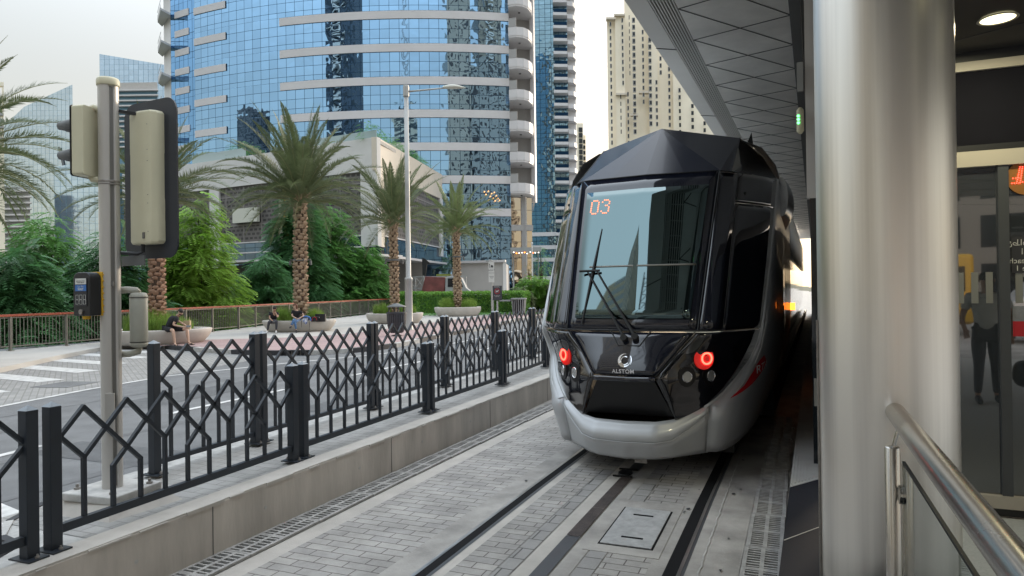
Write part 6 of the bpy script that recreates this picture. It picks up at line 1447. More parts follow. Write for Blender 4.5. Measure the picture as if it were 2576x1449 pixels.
def V(u, w_):
    u = abs(u); k = max(0, min(1, (w_-1.0)/.5)); k = k*k*(3-2*k)
    return interp(w_, V0)+(1-k)*interp(u, EL)+k*interp(u, EH)
U3 = [(.60, .46), (.64, .56), (.72, .73), (.82, .84), (.95, .95), (1.1, 1.05), (1.28, 1.13), (1.5, 1.19), (2.2, 1.24), (3.09, 1.29)]
def patch(name, lo, hi, w0, w1, m_, nu=8, nw=12, off=0.0, par=tr, smooth=True, mirror=False, solid=.012, ws=None):
    b = MB(); ws = ws or [w0+(w1-w0)*i/nw for i in range(nw+1)]; rows = []
    for w_ in ws:
        a = lo(w_) if callable(lo) else lo; c_ = hi(w_) if callable(hi) else hi; r = []
        for j in range(nu+1):
            u = a+(c_-a)*j/nu
            r.append(((-u if mirror else u), V(u, w_)+off, w_))
        rows.append(r)
    b.grid(rows, flip=mirror); return b.build(name, m_, par, smooth=smooth, solid=solid)
hexw = lambda w_: interp(w_, [(1.02, .30), (1.435, .635)])
grw = lambda w_: interp(w_, [(.62, .455), (1.0, .30)])
wsw = lambda w_: interp(w_, [(1.46, .655), (3.10, .765)])
u3 = lambda w_: interp(w_, U3)
def shell(u, w_, d=.0):
    uu = max(.73, u3(w_)) if w_ < .75 else u3(w_); v_ = V(uu, w_)+.004; fu = interp(w_, [(.26, 1.03), (.5, 1.13), (.9, 1.26), (1.4, 1.32), (3.1, 1.32)])
    t = u; x = uu+(fu-uu)*math.sin(t*math.pi/2)**.85; v = v_+(3.2-v_)*(1-math.cos(t*math.pi/2))**1.15
    return Vector((x+d, v-d*.5, w_))
gp = .007
# front centre panel, grille
patch('front_panel', lambda w_: -hexw(w_)+gp, lambda w_: hexw(w_)-gp, 1.03, 1.425, M_['tnavy'], 14, 8)
patch('panel_lip', lambda w_: -.30, lambda w_: .30, .975, 1.018, M_['tnavy'], 10, 3, off=-.02)
b = MB()
gv = [(-.44, .15+.10, .63), (.44, .15+.10, .63), (.285, .16, .965), (-.285, .16, .965)]
b.add([(u, V(u, w_)+.05, w_) for u, v, w_ in gv], [(0, 1, 2, 3)]); b.build('lower_grille', M_['tgrille'], tr)
for mrr_ in (False, True):
    s_ = -1 if mrr_ else 1
    patch('light_panel', lambda w_: (hexw(w_)+gp if w_ > 1.02 else interp(w_, [(.60, .46), (.64, .45), (1.0, .305), (1.02, .307)])), lambda w_: u3(w_)-.004, .61, 1.425, M_['tblack'], 10, 24, mirror=mrr_)
    patch('pillar_panel', lambda w_: wsw(w_)+gp*.6, lambda w_: interp(w_, [(1.45, .86), (3.1, .93)]), 1.445, 3.08, M_['tnavy'], 4, 18, mirror=mrr_)
    patch('corner_window', lambda w_: interp(w_, [(1.45, .863), (3.1, .933)]), lambda w_: u3(w_)-.004, 1.44, 2.74, M_['tblack'], 10, 18, mirror=mrr_, off=.003)
    patch('marker_panel', lambda w_: interp(w_, [(1.45, .863), (3.1, .933)]), lambda w_: u3(w_)-.004, 2.752, 3.09, M_['tblack'], 8, 6, mirror=mrr_)
    # chrome-like edge trims
    b = MB(); b.ring([(s_*(hexw(w_)-.001), V(hexw(w_), w_)-.004, w_) for w_ in [1.02+.0415*i for i in range(11)]], .0045, 5); b.build('panel_seam', M_['rubber'], tr)
    b = MB(); b.ring([(s_*(wsw(w_)+.0), V(wsw(w_), w_)-.003, w_) for w_ in [1.45+.165*i for i in range(11)]], .007, 5); b.build('window_seal', M_['rubber'], tr)
    # silver edge around the black mask
    b = MB(); b.ring([(s_*u3(w_), V(u3(w_), w_)+.008, w_) for w_ in [.70+.06*i for i in range(41)]], [.020-.0*i for i in range(41)], 6); b.build('mask_edge', M_['silver'], tr, smooth=True)
    # silver side shell, from the mask edge back to the flank
    b = MB(); rows = []
    wl_ = [.26, .34, .45, .55, .64, .72, .82, .95, 1.1, 1.28, 1.5, 1.8, 2.2, 2.6, 2.9, 3.09]
    for w_ in wl_:
        uu = max(.73, u3(w_)) if w_ < .75 else u3(w_)
        v_ = V(uu, w_)+.004
        if w_ < .655:
            t0 = (w_-.225)/.43; v_ = interp(uu, EL)+.022+.095*(1-t0); uu = uu*(1-.06*(1-t0))
        # flank point
        fu = interp(w_, [(.26, 1.03), (.5, 1.13), (.9, 1.26), (1.4, 1.32), (3.1, 1.32)]); fv_ = 3.2 if w_ > .6 else 3.2
        r = []
        for j in range(9):
            t = j/8; tt = t
            u = uu+(fu-uu)*math.sin(t*math.pi/2)**.85; v = v_+(fv_-v_)*(1-math.cos(t*math.pi/2))**1.15 if t > 0 else v_
            r.append((s_*u, v, w_))
        rows.append(r)
    b.grid(rows, flip=mrr_); b.build('side_shell', M_['silver'], tr, smooth=True, solid=.01)
    # camera housing pod
    b = MB(); rows = []
    for i in range(9):
        t = i/8; v = 2.5+1.5*t; o = .15*math.sin(math.pi*min(1, t*.8+.22))
        rows.append([(s_*(1.30+o*math.sin(a)**.7), v, 2.93+.24*math.cos(a)-.10*t) for a in [math.pi*k/10 for k in range(11)]])
    b.grid(rows, flip=not mrr_); b.add([rows[0][k] for k in range(11)], [tuple(range(11))]); b.build('camera_pod', M_['silver'], tr, smooth=True)
    # marker lamp hole
    MB().ring([(s_*1.0, V(1.0, 2.86)-.004, 2.86), (s_*1.0, V(1.0, 2.86)+.01, 2.86)], .016, 12).build('lamp_hole', M_['rubber'], tr)
    # lights
    def disc(u, w_, r, m_, name, par=tr, d=-.004, th_=.02, seg=28):
        nrm = Vector((V(u+.02, w_)-V(u-.02, w_), -.04, 0)).normalized(); nrm = Vector((nrm.x*s_, nrm.y, 0)); t1 = Vector((-nrm.y, nrm.x, 0)); c_ = Vector((s_*u, V(u, w_), w_))+nrm*(-d)
        b = MB(); b.add([c_+t1*r*math.cos(a)+Vector((0, 0, r*math.sin(a))) for a in [2*math.pi*k/seg for k in range(seg)]]+[c_-nrm*th_+t1*r*math.cos(a)+Vector((0, 0, r*math.sin(a))) for a in [2*math.pi*k/seg for k in range(seg)]], [tuple(range(seg))]+[(k, seg+k, seg+(k+1) % seg, (k+1) % seg) for k in range(seg)])
        return b.build(name, m_, par), c_, nrm, t1
    tl, c_, nrm, t1 = disc(.70, 1.175, .105, M_['led_rd'], 'tail_light')
    c2 = c_+nrm*.006+t1*(.025*-s_)*-1
    ring_pts = []
    b = MB()
    for k in range(20):
        a = 2*math.pi*k/20; p = c2+t1*.052*math.cos(a)+Vector((0, 0, .052*math.sin(a))); b.obox(p, t1*.0085, nrm*.003, (0, 0, .0085))
    b.build('led_ring', M_['led_r'], tl)
    b = MB(); b.ring([c2+nrm*.001, c2+nrm*.005], .026, 16); b.build('inner_lens', M_['led_rd'], tl)
    for (u, w_) in ((.555, 1.01), (.745, 1.005)):
        hd_, c_, nrm, t1 = disc(u, w_, .098, M_['tgrille'], 'headlight', d=-.003)
        o_ = .018*(-1 if u < .6 else 1)
        b = MB(); cc = c_+nrm*.004+t1*0; b.ring([cc, cc+nrm*.004], .048, 22); b.build('reflector', M_['lens'], hd_)
        b = MB(); b.ring([cc+t1*.051*math.cos(a)+Vector((0, 0, .051*math.sin(a)))+nrm*.004 for a in [2*math.pi*k/24 for k in range(25)]], .004, 5, caps=False); b.build('bezel', M_['chrome'], hd_)
    # bumper quarter and skirt
    for (nm, w0, w1) in (('bumper', .425, .60), ('lower_skirt', .24, .42)):
        pass
    MB().ring([(s_*.575, V(.575, .61)-.012, .61), (s_*.575, V(.575, .61)+.02, .61)], .020, 14).build('tow_cover', M_['rubber'], tr)
wc = lambda u: interp(abs(u), [(0, .405), (.30, .41), (.44, .43), (.60, .535), (.735, .655)])
wt = lambda u: interp(abs(u), [(0, .592), (.30, .596), (.44, .612), (.56, .665), (.735, .745)])
E0 = lambda u: interp(abs(u), EL)
us = [-.735+1.47*j/40 for j in range(41)]
b = MB(); b.grid([[(u, E0(u)+.018-.018*math.sin(math.pi*min(1, t*1.6))+.085*max(0, t-.35)**1.2*1.4, wc(u)+(wt(u)-wc(u))*t) for u in us] for t in (0, .06, .2, .4, .6, .8, 1)]); b.build('bumper', M_['silver'], tr, smooth=True, solid=.015)
b = MB(); b.grid([[(u*(1-.06*(1-t)), E0(u)+.022+.095*(1-t), .225+.035*abs(u)+(wc(u)-.004-.225-.035*abs(u))*t) for u in us] for t in (0, .15, .4, .7, 1)]); b.build('lower_skirt', M_['silver'], tr, smooth=True, solid=.015)
b = MB(); b.ring([(u, E0(u)+.012, wc(u)-.002) for u in us], .005, 5); b.build('crease_trim', M_['silver'], tr, smooth=True)
for s_ in (-1, 1):
    MB().ring([(s_*.738*(1-.06*(1-min(1, (w_-.225)/.43))), interp(.738, EL)+.016+.095*(1-min(1, (w_-.225)/.43)), w_) for w_ in (.25, .30, .36, .45, .55, .65)], .0045, 5).build('bumper_seam', M_['silver'], tr)
    b = MB(); rows = []
    for i in range(25):
        w_ = .73+.057*i; wd_ = .10*min(1, (2.2-w_)/.9); rr5 = []
        for j in range(7):
            t = j/6; p = shell(t*wd_*1.1, w_); rr5.append((s_*(p.x), p.y-.006-.016*math.sin(math.pi*t), w_-.035*t))
        rows.append(rr5)
    b.grid(rows, flip=s_ < 0); b.build('edge_ribbon', M_['silver'], tr, smooth=True)
    MB().ring([(s_*shell(.11*min(1, (2.2-w_)/.9), w_).x, shell(.11*min(1, (2.2-w_)/.9), w_).y-.008, w_-.035) for w_ in [.70+.057*i for i in range(25)]], .0045, 5).build('edge_line', M_['whitev'], tr)  # white line painted in for the highlight along the ribbon's outer edge
# windscreen: dark border with clear tinted centre
patch('windscreen_border', lambda w_: -wsw(w_)+gp, lambda w_: wsw(w_)-gp, 1.455, 3.09, M_['tnavy'], 14, 16)
wsg = mat('windscreen_glass', (.115, .160, .165), .02, metal=1.0)
patch('windscreen', lambda w_: -(wsw(w_)-.085), lambda w_: wsw(w_)-.085, 1.56, 2.94, wsg, 14, 16, off=-.018, solid=.002)
patch('blind_bar', lambda w_: -.50, lambda w_: .60, 2.078, 2.095, M_['rail_g'], 10, 1, off=-.022, solid=.003)
b = MB(); b.ring([(u, V(u, 1.445)-.002, 1.443) for u in [-.86+.086*i for i in range(21)]], .009, 5); b.build('window_seal', M_['rubber'], tr)
b = MB(); b.ring([(u, V(u, 3.095)-.002, 3.097) for u in [-.9+.09*i for i in range(21)]], .007, 5); b.build('window_seal', M_['rubber'], tr)
# faceted roof front
Rm = {'a': (0, 2.04, 3.79), 'wl': (-.77, V(.77, 3.1), 3.10), 'wr': (.77, V(.77, 3.1), 3.10), 'pr': (.90, 1.60, 3.17), 'pl': (-.90, 1.60, 3.17), 'tr': (.86, 2.50, 3.68), 'tl': (-.86, 2.50, 3.68),
      'cr': (1.29, V(1.29, 3.09), 3.10), 'cl': (-1.29, V(1.29, 3.09), 3.10), 'sr': (1.10, 2.85, 3.48), 'sl': (-1.10, 2.85, 3.48), 'er': (1.30, 3.2, 3.12), 'el': (-1.30, 3.2, 3.12), 'mid': (0, V(0, 3.1), 3.10), 'ml': (-.4, V(.4, 3.1), 3.10), 'mr': (.4, V(.4, 3.1), 3.10)}
def facet(name, polys, m_):
    b = MB()
    for p in polys: b.add([Rm[k] for k in p], [tuple(range(len(p)))])
    return b.build(name, m_, tr, solid=.01)
Rm['jr'] = (.865, V(.865, 3.1), 3.10); Rm['jl'] = (-.865, V(.865, 3.1), 3.10)
facet('roof_front', [('wl', 'ml', 'a'), ('ml', 'mid', 'a'), ('mid', 'mr', 'a'), ('mr', 'wr', 'a')], M_['troof'])
facet('roof_facet', [('wr', 'jr', 'tr'), ('wr', 'tr', 'a')], M_['troof']); facet('roof_facet', [('jl', 'wl', 'tl'), ('wl', 'a', 'tl')], M_['troof'])
facet('roof_corner', [('jr', 'cr', 'sr'), ('jr', 'sr', 'tr'), ('cr', 'er', 'sr')], M_['tblack']); facet('roof_corner', [('cl', 'jl', 'sl'), ('jl', 'tl', 'sl'), ('el', 'cl', 'sl')], M_['tblack'])
b = MB(); b.ring([Rm['jr'], Rm['tr']], .008, 5); b.ring([Rm['jl'], Rm['tl']], .008, 5); b.build('roof_seam', M_['rubber'], tr)
b = MB(); b.add([(.93, 2.6, 3.62), (1.0, 2.72, 3.6), (.98, 2.7, 3.78), (.96, 2.6, 3.6)], [(0, 1, 2), (1, 3, 2), (3, 0, 2)]); b.build('aerial', M_['rubber'], tr)
# body behind the nose
prof_b = [(1.03, .28), (1.13, .50), (1.26, .9), (1.32, 1.4), (1.32, 3.08), (1.27, 3.30), (1.12, 3.52), (.90, 3.63), (0, 3.70)]
def hull(v0_, v1_, name, m_, lo, hi, inset=0.0):
    b = MB(); pts = [(u-inset, w_) for u, w_ in prof_b if lo <= w_ <= hi]; full = pts+[(-u, w_) for u, w_ in pts[::-1]] if hi > 3.6 else None
    if full: b.grid([[(u, v, w_) for u, w_ in full] for v in (v0_, v1_)])
    else:
        b.grid([[(u, v, w_) for u, w_ in pts] for v in (v0_, v1_)]); b2_ = MB(); b2_.grid([[(-u, v, w_) for u, w_ in pts] for v in (v0_, v1_)], flip=True); b2_.build(name, m_, tr, smooth=True)
    return b.build(name, m_, tr, smooth=True)
hull(2.4, 40, 'roof', M_['silver'], 3.07, 3.9)
b = MB(); b.grid([[(.88, 2.45, 3.64), (0, 2.1, 3.74), (-.88, 2.45, 3.64)], [(.9, 3.6, 3.64), (0, 3.6, 3.71), (-.9, 3.6, 3.64)]]); b.build('roof_fairing', M_['silver'], tr)
hull(3.19, 5.4, 'flank_panel', M_['silver'], .2, 3.09); hull(5.4, 40, 'flank', M_['tblack'], .2, 3.09, inset=.0)
MB().box(-1.15, 1.15, 3.5, 40, .12, .45).build('underframe', M_['rubber'], tr)
MB().box(-.9, .9, 1.0, 3.4, .16, .34).build('underframe', M_['rubber'], tr)
for v in (2.9, 4.7):
    for s_ in (-1, 1): MB().ring([(s_*.66, v, .31), (s_*.78, v, .31)], .30, 24).build('wheel', M_['railsteel'], tr)
MB().box(.05, .17, .26, .36, .16, .24).build('coupler_end', M_['bolt'], tr)
b = MB(); b.box(1.318, 1.326, 2.72, 2.78, 1.28, 1.62); b.build('handle_slot', M_['rubber'], tr)
# orange side indicator
oi = MB().box(1.318, 1.385, 5.22, 5.36, 1.485, 1.595).build('side_indicator', M_['led_o'], tr); MB().box(1.316, 1.366, 5.365, 5.38, 1.485, 1.595).build('indicator_frame', M_['rubber'], oi)
# tram side accent triangle
b = MB(); 
def side_pt(u, w_): return (u, V(u, w_)+.0, w_)
# wipers
def on_ws(u, w_, d=.03): return Vector((u, V(u, w_)-d, w_))
wp = MB(); base1, base2 = on_ws(-.02, 1.385, .05), on_ws(.085, 1.395, .05)
e1, e2 = on_ws(-.50, 2.03, .05), on_ws(-.40, 2.04, .05)
wo = MB().ring([base1, base1.lerp(e1, .3), e1], [.016, .012, .009], 6).build('wiper_arm', M_['rubber'], tr)
MB().ring([base2, base2.lerp(e2, .3), e2], [.016, .012, .009], 6).build('wiper_arm', M_['rubber'], tr)
MB().ring([e1+Vector((-.09, -.0, .012)), e2+Vector((.03, 0, .004))], .014, 6).build('wiper_link', M_['rubber'], wo)
MB().ring([on_ws(-.49, 1.50, .022), on_ws(-.45, 2.02, .03), on_ws(-.42, 2.50, .022)], [.008, .018, .006], 6).build('wiper_blade', M_['rubber'], wo)
for bs in (base1, base2): MB().ring([bs+Vector((0, .08, -.03)), bs+Vector((0, -.02, .0))], .032, 14).build('wiper_pivot', M_['rubber'], tr)
b = MB(); pts = [(-.17, 1.437), (-.08, 1.30), (.13, 1.30), (.22, 1.437)]; b.ring([(u, V(u, w_)-.003, w_) for u, w_ in pts], .007, 5); b.build('wiper_recess', M_['rubber'], tr)
# display digits 03 (dot matrix) behind the screen
b = MB(); fnt = {'0': ['01110', '10001', '10001', '10001', '10001', '10001', '10001', '01110'], '3': ['01110', '10001', '00001', '00110', '00001', '00001', '10001', '01110']}
for ci, chh in enumerate('03'):
    for r_i, row in enumerate(fnt[chh]):
        for k, on in enumerate(row):
            if on == '1':
                for (du, dw) in ((0, 0),):
                    u = -.585+ci*.125+k*.0205; w_ = 2.835-r_i*.0215; p = on_ws(u, w_, .025); b.obox(p, (.0065, 0, 0), (0, .001, 0), (0, 0, .0065))
b.build('route_number', M_['led_t'], tr)
# maker's emblem and lettering on the front panel
def fp_(u, w_, d=.006): return Vector((u, V(u, w_)-d, w_))
b = MB(); cpt = (.0, 1.165)
n_ = 30; inn = []; out_ = []
for k in range(n_+1):
    a = R_(75+300*k/n_); ro = .062; ri = .062-.028*math.sin(math.pi*k/n_)**.6*(.55+.45*math.cos(a-R_(200))) ; inn.append(fp_(cpt[0]+ri*math.cos(a), cpt[1]+ri*math.sin(a))); out_.append(fp_(cpt[0]+ro*math.cos(a), cpt[1]+ro*math.sin(a)))
b.grid([inn, out_]); eb = b.build('emblem', M_['chrome'], tr, solid=.003)
b = MB(); inn = []; out_ = []
for k in range(n_+1):
    a = R_(60+270*k/n_); ro = .040; ri = .033; inn.append(fp_(cpt[0]+.006+ri*math.cos(a), cpt[1]+ri*math.sin(a), .008)); out_.append(fp_(cpt[0]+.006+ro*math.cos(a), cpt[1]+ro*math.sin(a), .008))
b.grid([inn, out_]); b.build('emblem_ring', M_['chrome'], tr, solid=.002)
b = MB(); b.grid([[fp_(cpt[0]+.072*math.cos(R_(a)), cpt[1]+.072*math.sin(R_(a))) for a in range(-30, 41, 7)], [fp_(cpt[0]+(.072-.008*math.cos(R_((a-5)*2)))*math.cos(R_(a)), cpt[1]+.064*math.sin(R_(a))) for a in range(-30, 41, 7)]]); b.build('emblem_arc', M_['chrome'], tr, solid=.002)
text_mesh('lettering', 'ALSTOM', .052, M_['chrome'], tr, frame(fp_(.0, 1.065, .012), (1, 0, 0), (0, -.02, 1)), .003, bold=.0012, spacing=1.12)
# operator logo on the right flank, following the shell
def shell_at(v, w_, d=.014):
    "point on the right flank at depth v and height w"
    lo_, hi_ = 0.0, 1.0
    for _ in range(30):
        mi = (lo_+hi_)/2
        if shell(mi, w_).y < v: lo_ = mi
        else: hi_ = mi
    p = shell(lo_, w_); e = .03; q = shell(min(1, lo_+e), w_); t_ = (q-p).normalized(); nrm = Vector((t_.y, -t_.x, 0)); return p+nrm*d
b = MB()
tri = [((.82, .79), (.86, .80)), ]
rows = []
A_, B_, C_ = (.60, .775), (1.36, 1.05), (1.20, 1.15)
def bary(i, j, n_): 
    a = 1-(i+j)/n_; b_ = i/n_; c_ = j/n_; return (A_[0]*a+B_[0]*b_+C_[0]*c_, A_[1]*a+B_[1]*b_+C_[1]*c_)
n_ = 10
for i in range(n_):
    for j in range(n_-i):
        p = [shell_at(*bary(*q, n_)) for q in ((i, j), (i+1, j), (i, j+1))]; b.add(p, [(0, 1, 2)])
        if i+j < n_-1: p = [shell_at(*bary(*q, n_)) for q in ((i+1, j), (i+1, j+1), (i, j+1))]; b.add(p, [(0, 1, 2)])
b.build('red_flash', M_['red'], tr)
cu_ = bpy.data.curves.new('t', 'FONT'); cu_.body = 'RTA'; cu_.size = .13; cu_.shear = .25; cu_.offset = .001; cu_.align_x = 'CENTER'; cu_.align_y = 'CENTER'; cu_.resolution_u = 3
to = bpy.data.objects.new('t', cu_); C.objects.link(to); dg = bpy.context.evaluated_depsgraph_get(); me = bpy.data.meshes.new_from_object(to.evaluated_get(dg)); bpy.data.objects.remove(to)
for vt in me.vertices:
    x, y = vt.co.x, vt.co.y
    vt.co = shell_at(1.16+x*1.35, 1.03+y*.80+x*.20, .022)
me.materials.clear(); me.materials.append(M_['whitev']); o = bpy.data.objects.new('lettering', me); C.objects.link(o); o.parent = tr
# ================================================================== PEOPLE
def skinned(name, chains, m_, parent, lvl=2):
    "chains: lists of (point, radius); points shared by position; the first point is the root"
    idx = {}; vs = []; rad = []; es = set()
    for ch_ in chains:
        prev = None
        for p, r in ch_:
            key = (round(p.x, 4), round(p.y, 4), round(p.z, 4))
            if key not in idx: idx[key] = len(vs); vs.append(p); rad.append(r)
            k = idx[key]
            if prev is not None and prev != k: es.add((min(prev, k), max(prev, k)))
            prev = k
    me = bpy.data.meshes.new(name); off = wl(parent); me.from_pydata([tuple(v-off) for v in vs], list(es), []); me.materials.append(m_)
    o = bpy.data.objects.new(name, me); C.objects.link(o); o.parent = parent; LOC[o.name] = off
    md = o.modifiers.new('skin', 'SKIN'); md.use_smooth_shade = True
    sv = me.skin_vertices[0].data
    for i, r in enumerate(rad): sv[i].radius = (r, r) if not isinstance(r, tuple) else r; sv[i].use_root = (i == 0)
    ss = o.modifiers.new('sub', 'SUBSURF'); ss.levels = lvl; ss.render_levels = lvl
    return o
def ball(mb, c, rx, ry, rz, seg=14, rings=9, z0=-1, z1=1, ax=None):
    ax = ax or (Vector((1, 0, 0)), Vector((0, 1, 0)), Vector((0, 0, 1))); rows = []
    for i in range(rings+1):
        a = math.asin(max(-1, min(1, z0+(z1-z0)*i/rings)))
        rows.append([c+ax[0]*rx*math.cos(a)*math.cos(t)+ax[1]*ry*math.cos(a)*math.sin(t)+ax[2]*rz*math.sin(a) for t in [2*math.pi*k/seg for k in range(seg+1)]])
    mb.grid(rows); return mb
def person(label, J, look, fit, group=None, scale=1.0):
    """J: joints; look: unit vector the face points to"""
    r = thing('person', label, 'person', tuple(Vector((J['pelvis'].x, J['pelvis'].y, min(J['ankL'].z, J['ankR'].z)-.06))), group=group)
    k = scale; look = look.normalized(); side = look.cross(Vector((0, 0, 1))).normalized()
    up_ = side.cross(look)
    sk = M_[fit['skin']]; hd = J['head']
    mid = lambda a, b_, t=.5: a.lerp(b_, t)
    ch_ = [[(J['pelvis'], .12*k), (mid(J['pelvis'], J['chest']), .105*k), (J['chest'], .115*k), (J['neck'], .052*k), (hd-up_*.055*k+look*.012*k, .066*k), (hd+up_*.05*k, .082*k)]]
    for s_ in 'LR':
        w_, h_ = J['elb'+s_], J['hand'+s_]; fd = (h_-w_).normalized(); wr = h_-fd*.05*k; pn = fd.cross(look).normalized()
        ch_.append([(J['chest'], .115*k), (J['sh'+s_], .052*k), (w_, .037*k), (wr, .024*k), (h_, .030*k)])
        for i in range(4):
            b0 = h_+pn*(i-1.5)*.017*k+fd*.025*k; b1 = b0+fd*(.030-.004*abs(i-1.3))*k+look*.003-Vector((0, 0, .010*k)); ch_.append([(h_, .030*k), (b0, .0095*k), (b1, .0085*k), (b1+fd*.012*k-Vector((0, 0, .016*k)), .007*k)])
        t0 = wr+fd*.02*k+pn*.032*k; ch_.append([(wr, .024*k), (t0, .010*k), (t0+fd*.035*k+pn*.008*k, .008*k)])
        hip = J['pelvis']+(side if s_ == fit.get('rs', 'R') else -side)*.085*k
        kn, an, to_ = J['knee'+s_], J['ank'+s_], J['toe'+s_]
        ch_.append([(J['pelvis'], .12*k), (hip, .088*k), (mid(hip, kn, .5), .082*k), (kn, .056*k), (mid(kn, an, .35), .054*k), (an, .032*k), (mid(an, to_, .5)-Vector((0, 0, .02*k)), .035*k), (to_, .026*k)])
    body = skinned('body', ch_, sk, r)
    # face
    b = MB(); ball(b, hd+look*.094*k-up_*.008*k, .012*k, .016*k, .022*k, 8, 6, ax=(side, look, up_)); b.build('nose', sk, r, smooth=True)
    for q_ in (-1, 1):
        b = MB(); ball(b, hd+look*.079*k+side*q_*.030*k+up_*.014*k, .011*k, .008*k, .006*k, 8, 6, ax=(side, look, up_)); b.build('eye', M_['ink'], r)
        b = MB(); ball(b, hd+side*q_*.083*k-look*.005*k, .010*k, .02*k, .03*k, 8, 6, ax=(side, look, up_)); b.build('ear', sk, r, smooth=True)
    b = MB(); ball(b, hd+look*.080*k-up_*.045*k, .024*k, .008*k, .005*k, 8, 6, ax=(side, look, up_)); b.build('mouth', M_['red'] if fit.get('lips') else M_['skin'], r)
    # hair
    b = MB(); ball(b, hd+up_*.034*k-look*.022*k, .088*k, .094*k, .080*k, 16, 9, z0=-.35, ax=(side, look, up_))
    b.build('hair', M_[fit['hair']], r, smooth=True)
    if fit.get('beard'):
        b = MB(); ball(b, hd+look*.030*k-up_*.062*k, .064*k, .062*k, .045*k, 14, 7, z0=-1, z1=.35, ax=(side, look, up_)); b.build('beard', M_[fit['hair']], r, smooth=True)
    if fit.get('long'):
        skinned('hair', [[(hd-look*.05*k+up_*.03*k, .08*k), (hd-look*.075*k-up_*.07*k, .06*k), (hd-look*.09*k-up_*.17*k+side*.03*k, .042*k), (hd-look*.08*k-up_*.25*k+side*.05*k, .02*k)]], M_[fit['hair']], r)
    # clothes
    g_ = 1.14
    cl = [[(J['pelvis']+Vector((0, 0, -.01)), .135*k*g_), (mid(J['pelvis'], J['chest']), .122*k*g_), (J['chest'], .130*k*g_), (mid(J['chest'], J['neck'], .55), .085*k*g_)]]
    for s_ in 'LR': cl.append([(J['chest'], .130*k*g_), (J['sh'+s_], .066*k*g_), (mid(J['sh'+s_], J['elb'+s_], .62), .058*k*g_)])
    skinned('shirt', cl, M_[fit['top']], r)
    frac = fit.get('legs', 1.0); tc2 = []
    for s_ in 'LR':
        hip = J['pelvis']+(side if s_ == fit.get('rs', 'R') else -side)*.085*k; kn, an = J['knee'+s_], J['ank'+s_]
        if frac < 1: tc2.append([(J['pelvis'], .130*k), (hip, .100*k), (mid(hip, kn, .5), .098*k), (mid(hip, kn, .86), .084*k)])
        else: tc2.append([(J['pelvis'], .130*k), (hip, .098*k), (mid(hip, kn, .5), .092*k), (kn, .066*k), (mid(kn, an, .4), .060*k), (mid(kn, an, .93), .046*k)])
    skinned('shorts' if frac < 1 else 'trousers', tc2, M_[fit['bottom']], r)
    for s_ in 'LR':
        an, to_ = J['ank'+s_], J['toe'+s_]; d_ = (to_-an); d_.z = 0; d_.normalize()
        if fit['shoe'] == 'slide':
            b = MB(); c_ = mid(an, to_, .55); c_.z = min(an.z, to_.z)-.032; b.obox(c_, d_*.135, Vector((-d_.y, d_.x, 0))*.045, (0, 0, .012)); b.obox(c_+Vector((0, 0, .035))+d_*.03, d_*.03, Vector((-d_.y, d_.x, 0))*.05, (0, 0, .022)); b.build('sandal', M_['black'], r, bevel=.008)
        else:
            skinned('shoe', [[(an+Vector((0, 0, -.005)), .046*k), (mid(an, to_, .35)-Vector((0, 0, .025*k)), .048*k), (to_-Vector((0, 0, .004)), .036*k), (to_+d_*.02, .03*k)]], M_[fit['shoe']], r)
    return r
def PJ(x, y, f):
    r_, z = FP(x, y, f); return S(r_, f, z)
J = dict(pelvis=PJ(421.5, 827, 23.35), chest=PJ(436, 805, 23.25), neck=PJ(446, 794.5, 23.2), head=PJ(454.5, 785, 23.15), shL=PJ(431, 798, 23.42), shR=PJ(445, 800, 23.02),
         elbL=PJ(461, 816, 23.3), elbR=PJ(434, 817, 22.95), handL=PJ(472, 822.5, 23.15), handR=PJ(466, 824, 23.0), kneeL=PJ(469, 828, 23.2), kneeR=PJ(434, 831, 22.9), ankL=PJ(473, 861, 23.15), ankR=PJ(438, 864, 22.9), toeL=PJ(486, 865, 23.05), toeR=PJ(443, 868.5, 22.72))
person('man in black t-shirt and shorts sitting on the nearest planter, looking at his phone', J, (RT*.8-FW*.35+Vector((0, 0, -.55))), dict(skin='skin2', hair='hair', top='shirt', bottom='shirt', legs=.5, shoe='slide', beard=1, rs='R'))
J = dict(pelvis=PJ(686, 807.5, 29.85), chest=PJ(687.5, 792.5, 29.7), neck=PJ(689, 784, 29.65), head=PJ(690, 776.5, 29.58), shL=PJ(697.5, 787, 29.68), shR=PJ(679, 787, 29.72),
         elbL=PJ(697.5, 798.5, 29.45), elbR=PJ(677, 800, 29.6), handL=PJ(692, 786.5, 29.45), handR=PJ(685.5, 808, 29.35), kneeL=PJ(695, 808, 29.35), kneeR=PJ(676, 809, 29.35), ankL=PJ(693.5, 832, 29.4), ankR=PJ(671.5, 832.5, 29.4), toeL=PJ(693.2, 836, 29.2), toeR=PJ(668, 836, 29.2))
person('woman in black t-shirt and dark grey trousers resting her chin on her hand', J, (-FW+Vector((0, 0, -.55))), dict(skin='skin', hair='hair', top='shirt', bottom='grey_tr', shoe='shoe_w', long=1, rs='L'), scale=.93)
J = dict(pelvis=PJ(748, 803, 29.95), chest=PJ(745.5, 788, 29.85), neck=PJ(744, 778, 29.8), head=PJ(741, 769.5, 29.75), shL=PJ(756.5, 784, 29.8), shR=PJ(735, 783.5, 29.85),
         elbL=PJ(763, 794, 29.8), elbR=PJ(734, 795, 29.75), handL=PJ(752.5, 800.5, 29.55), handR=PJ(746, 801.5, 29.55), kneeL=PJ(738, 806, 29.45), kneeR=PJ(741, 810, 29.5), ankL=PJ(731, 820, 29.4), ankR=PJ(744, 830.5, 29.5), toeL=PJ(728, 824.5, 29.25), toeR=PJ(744, 835, 29.3))
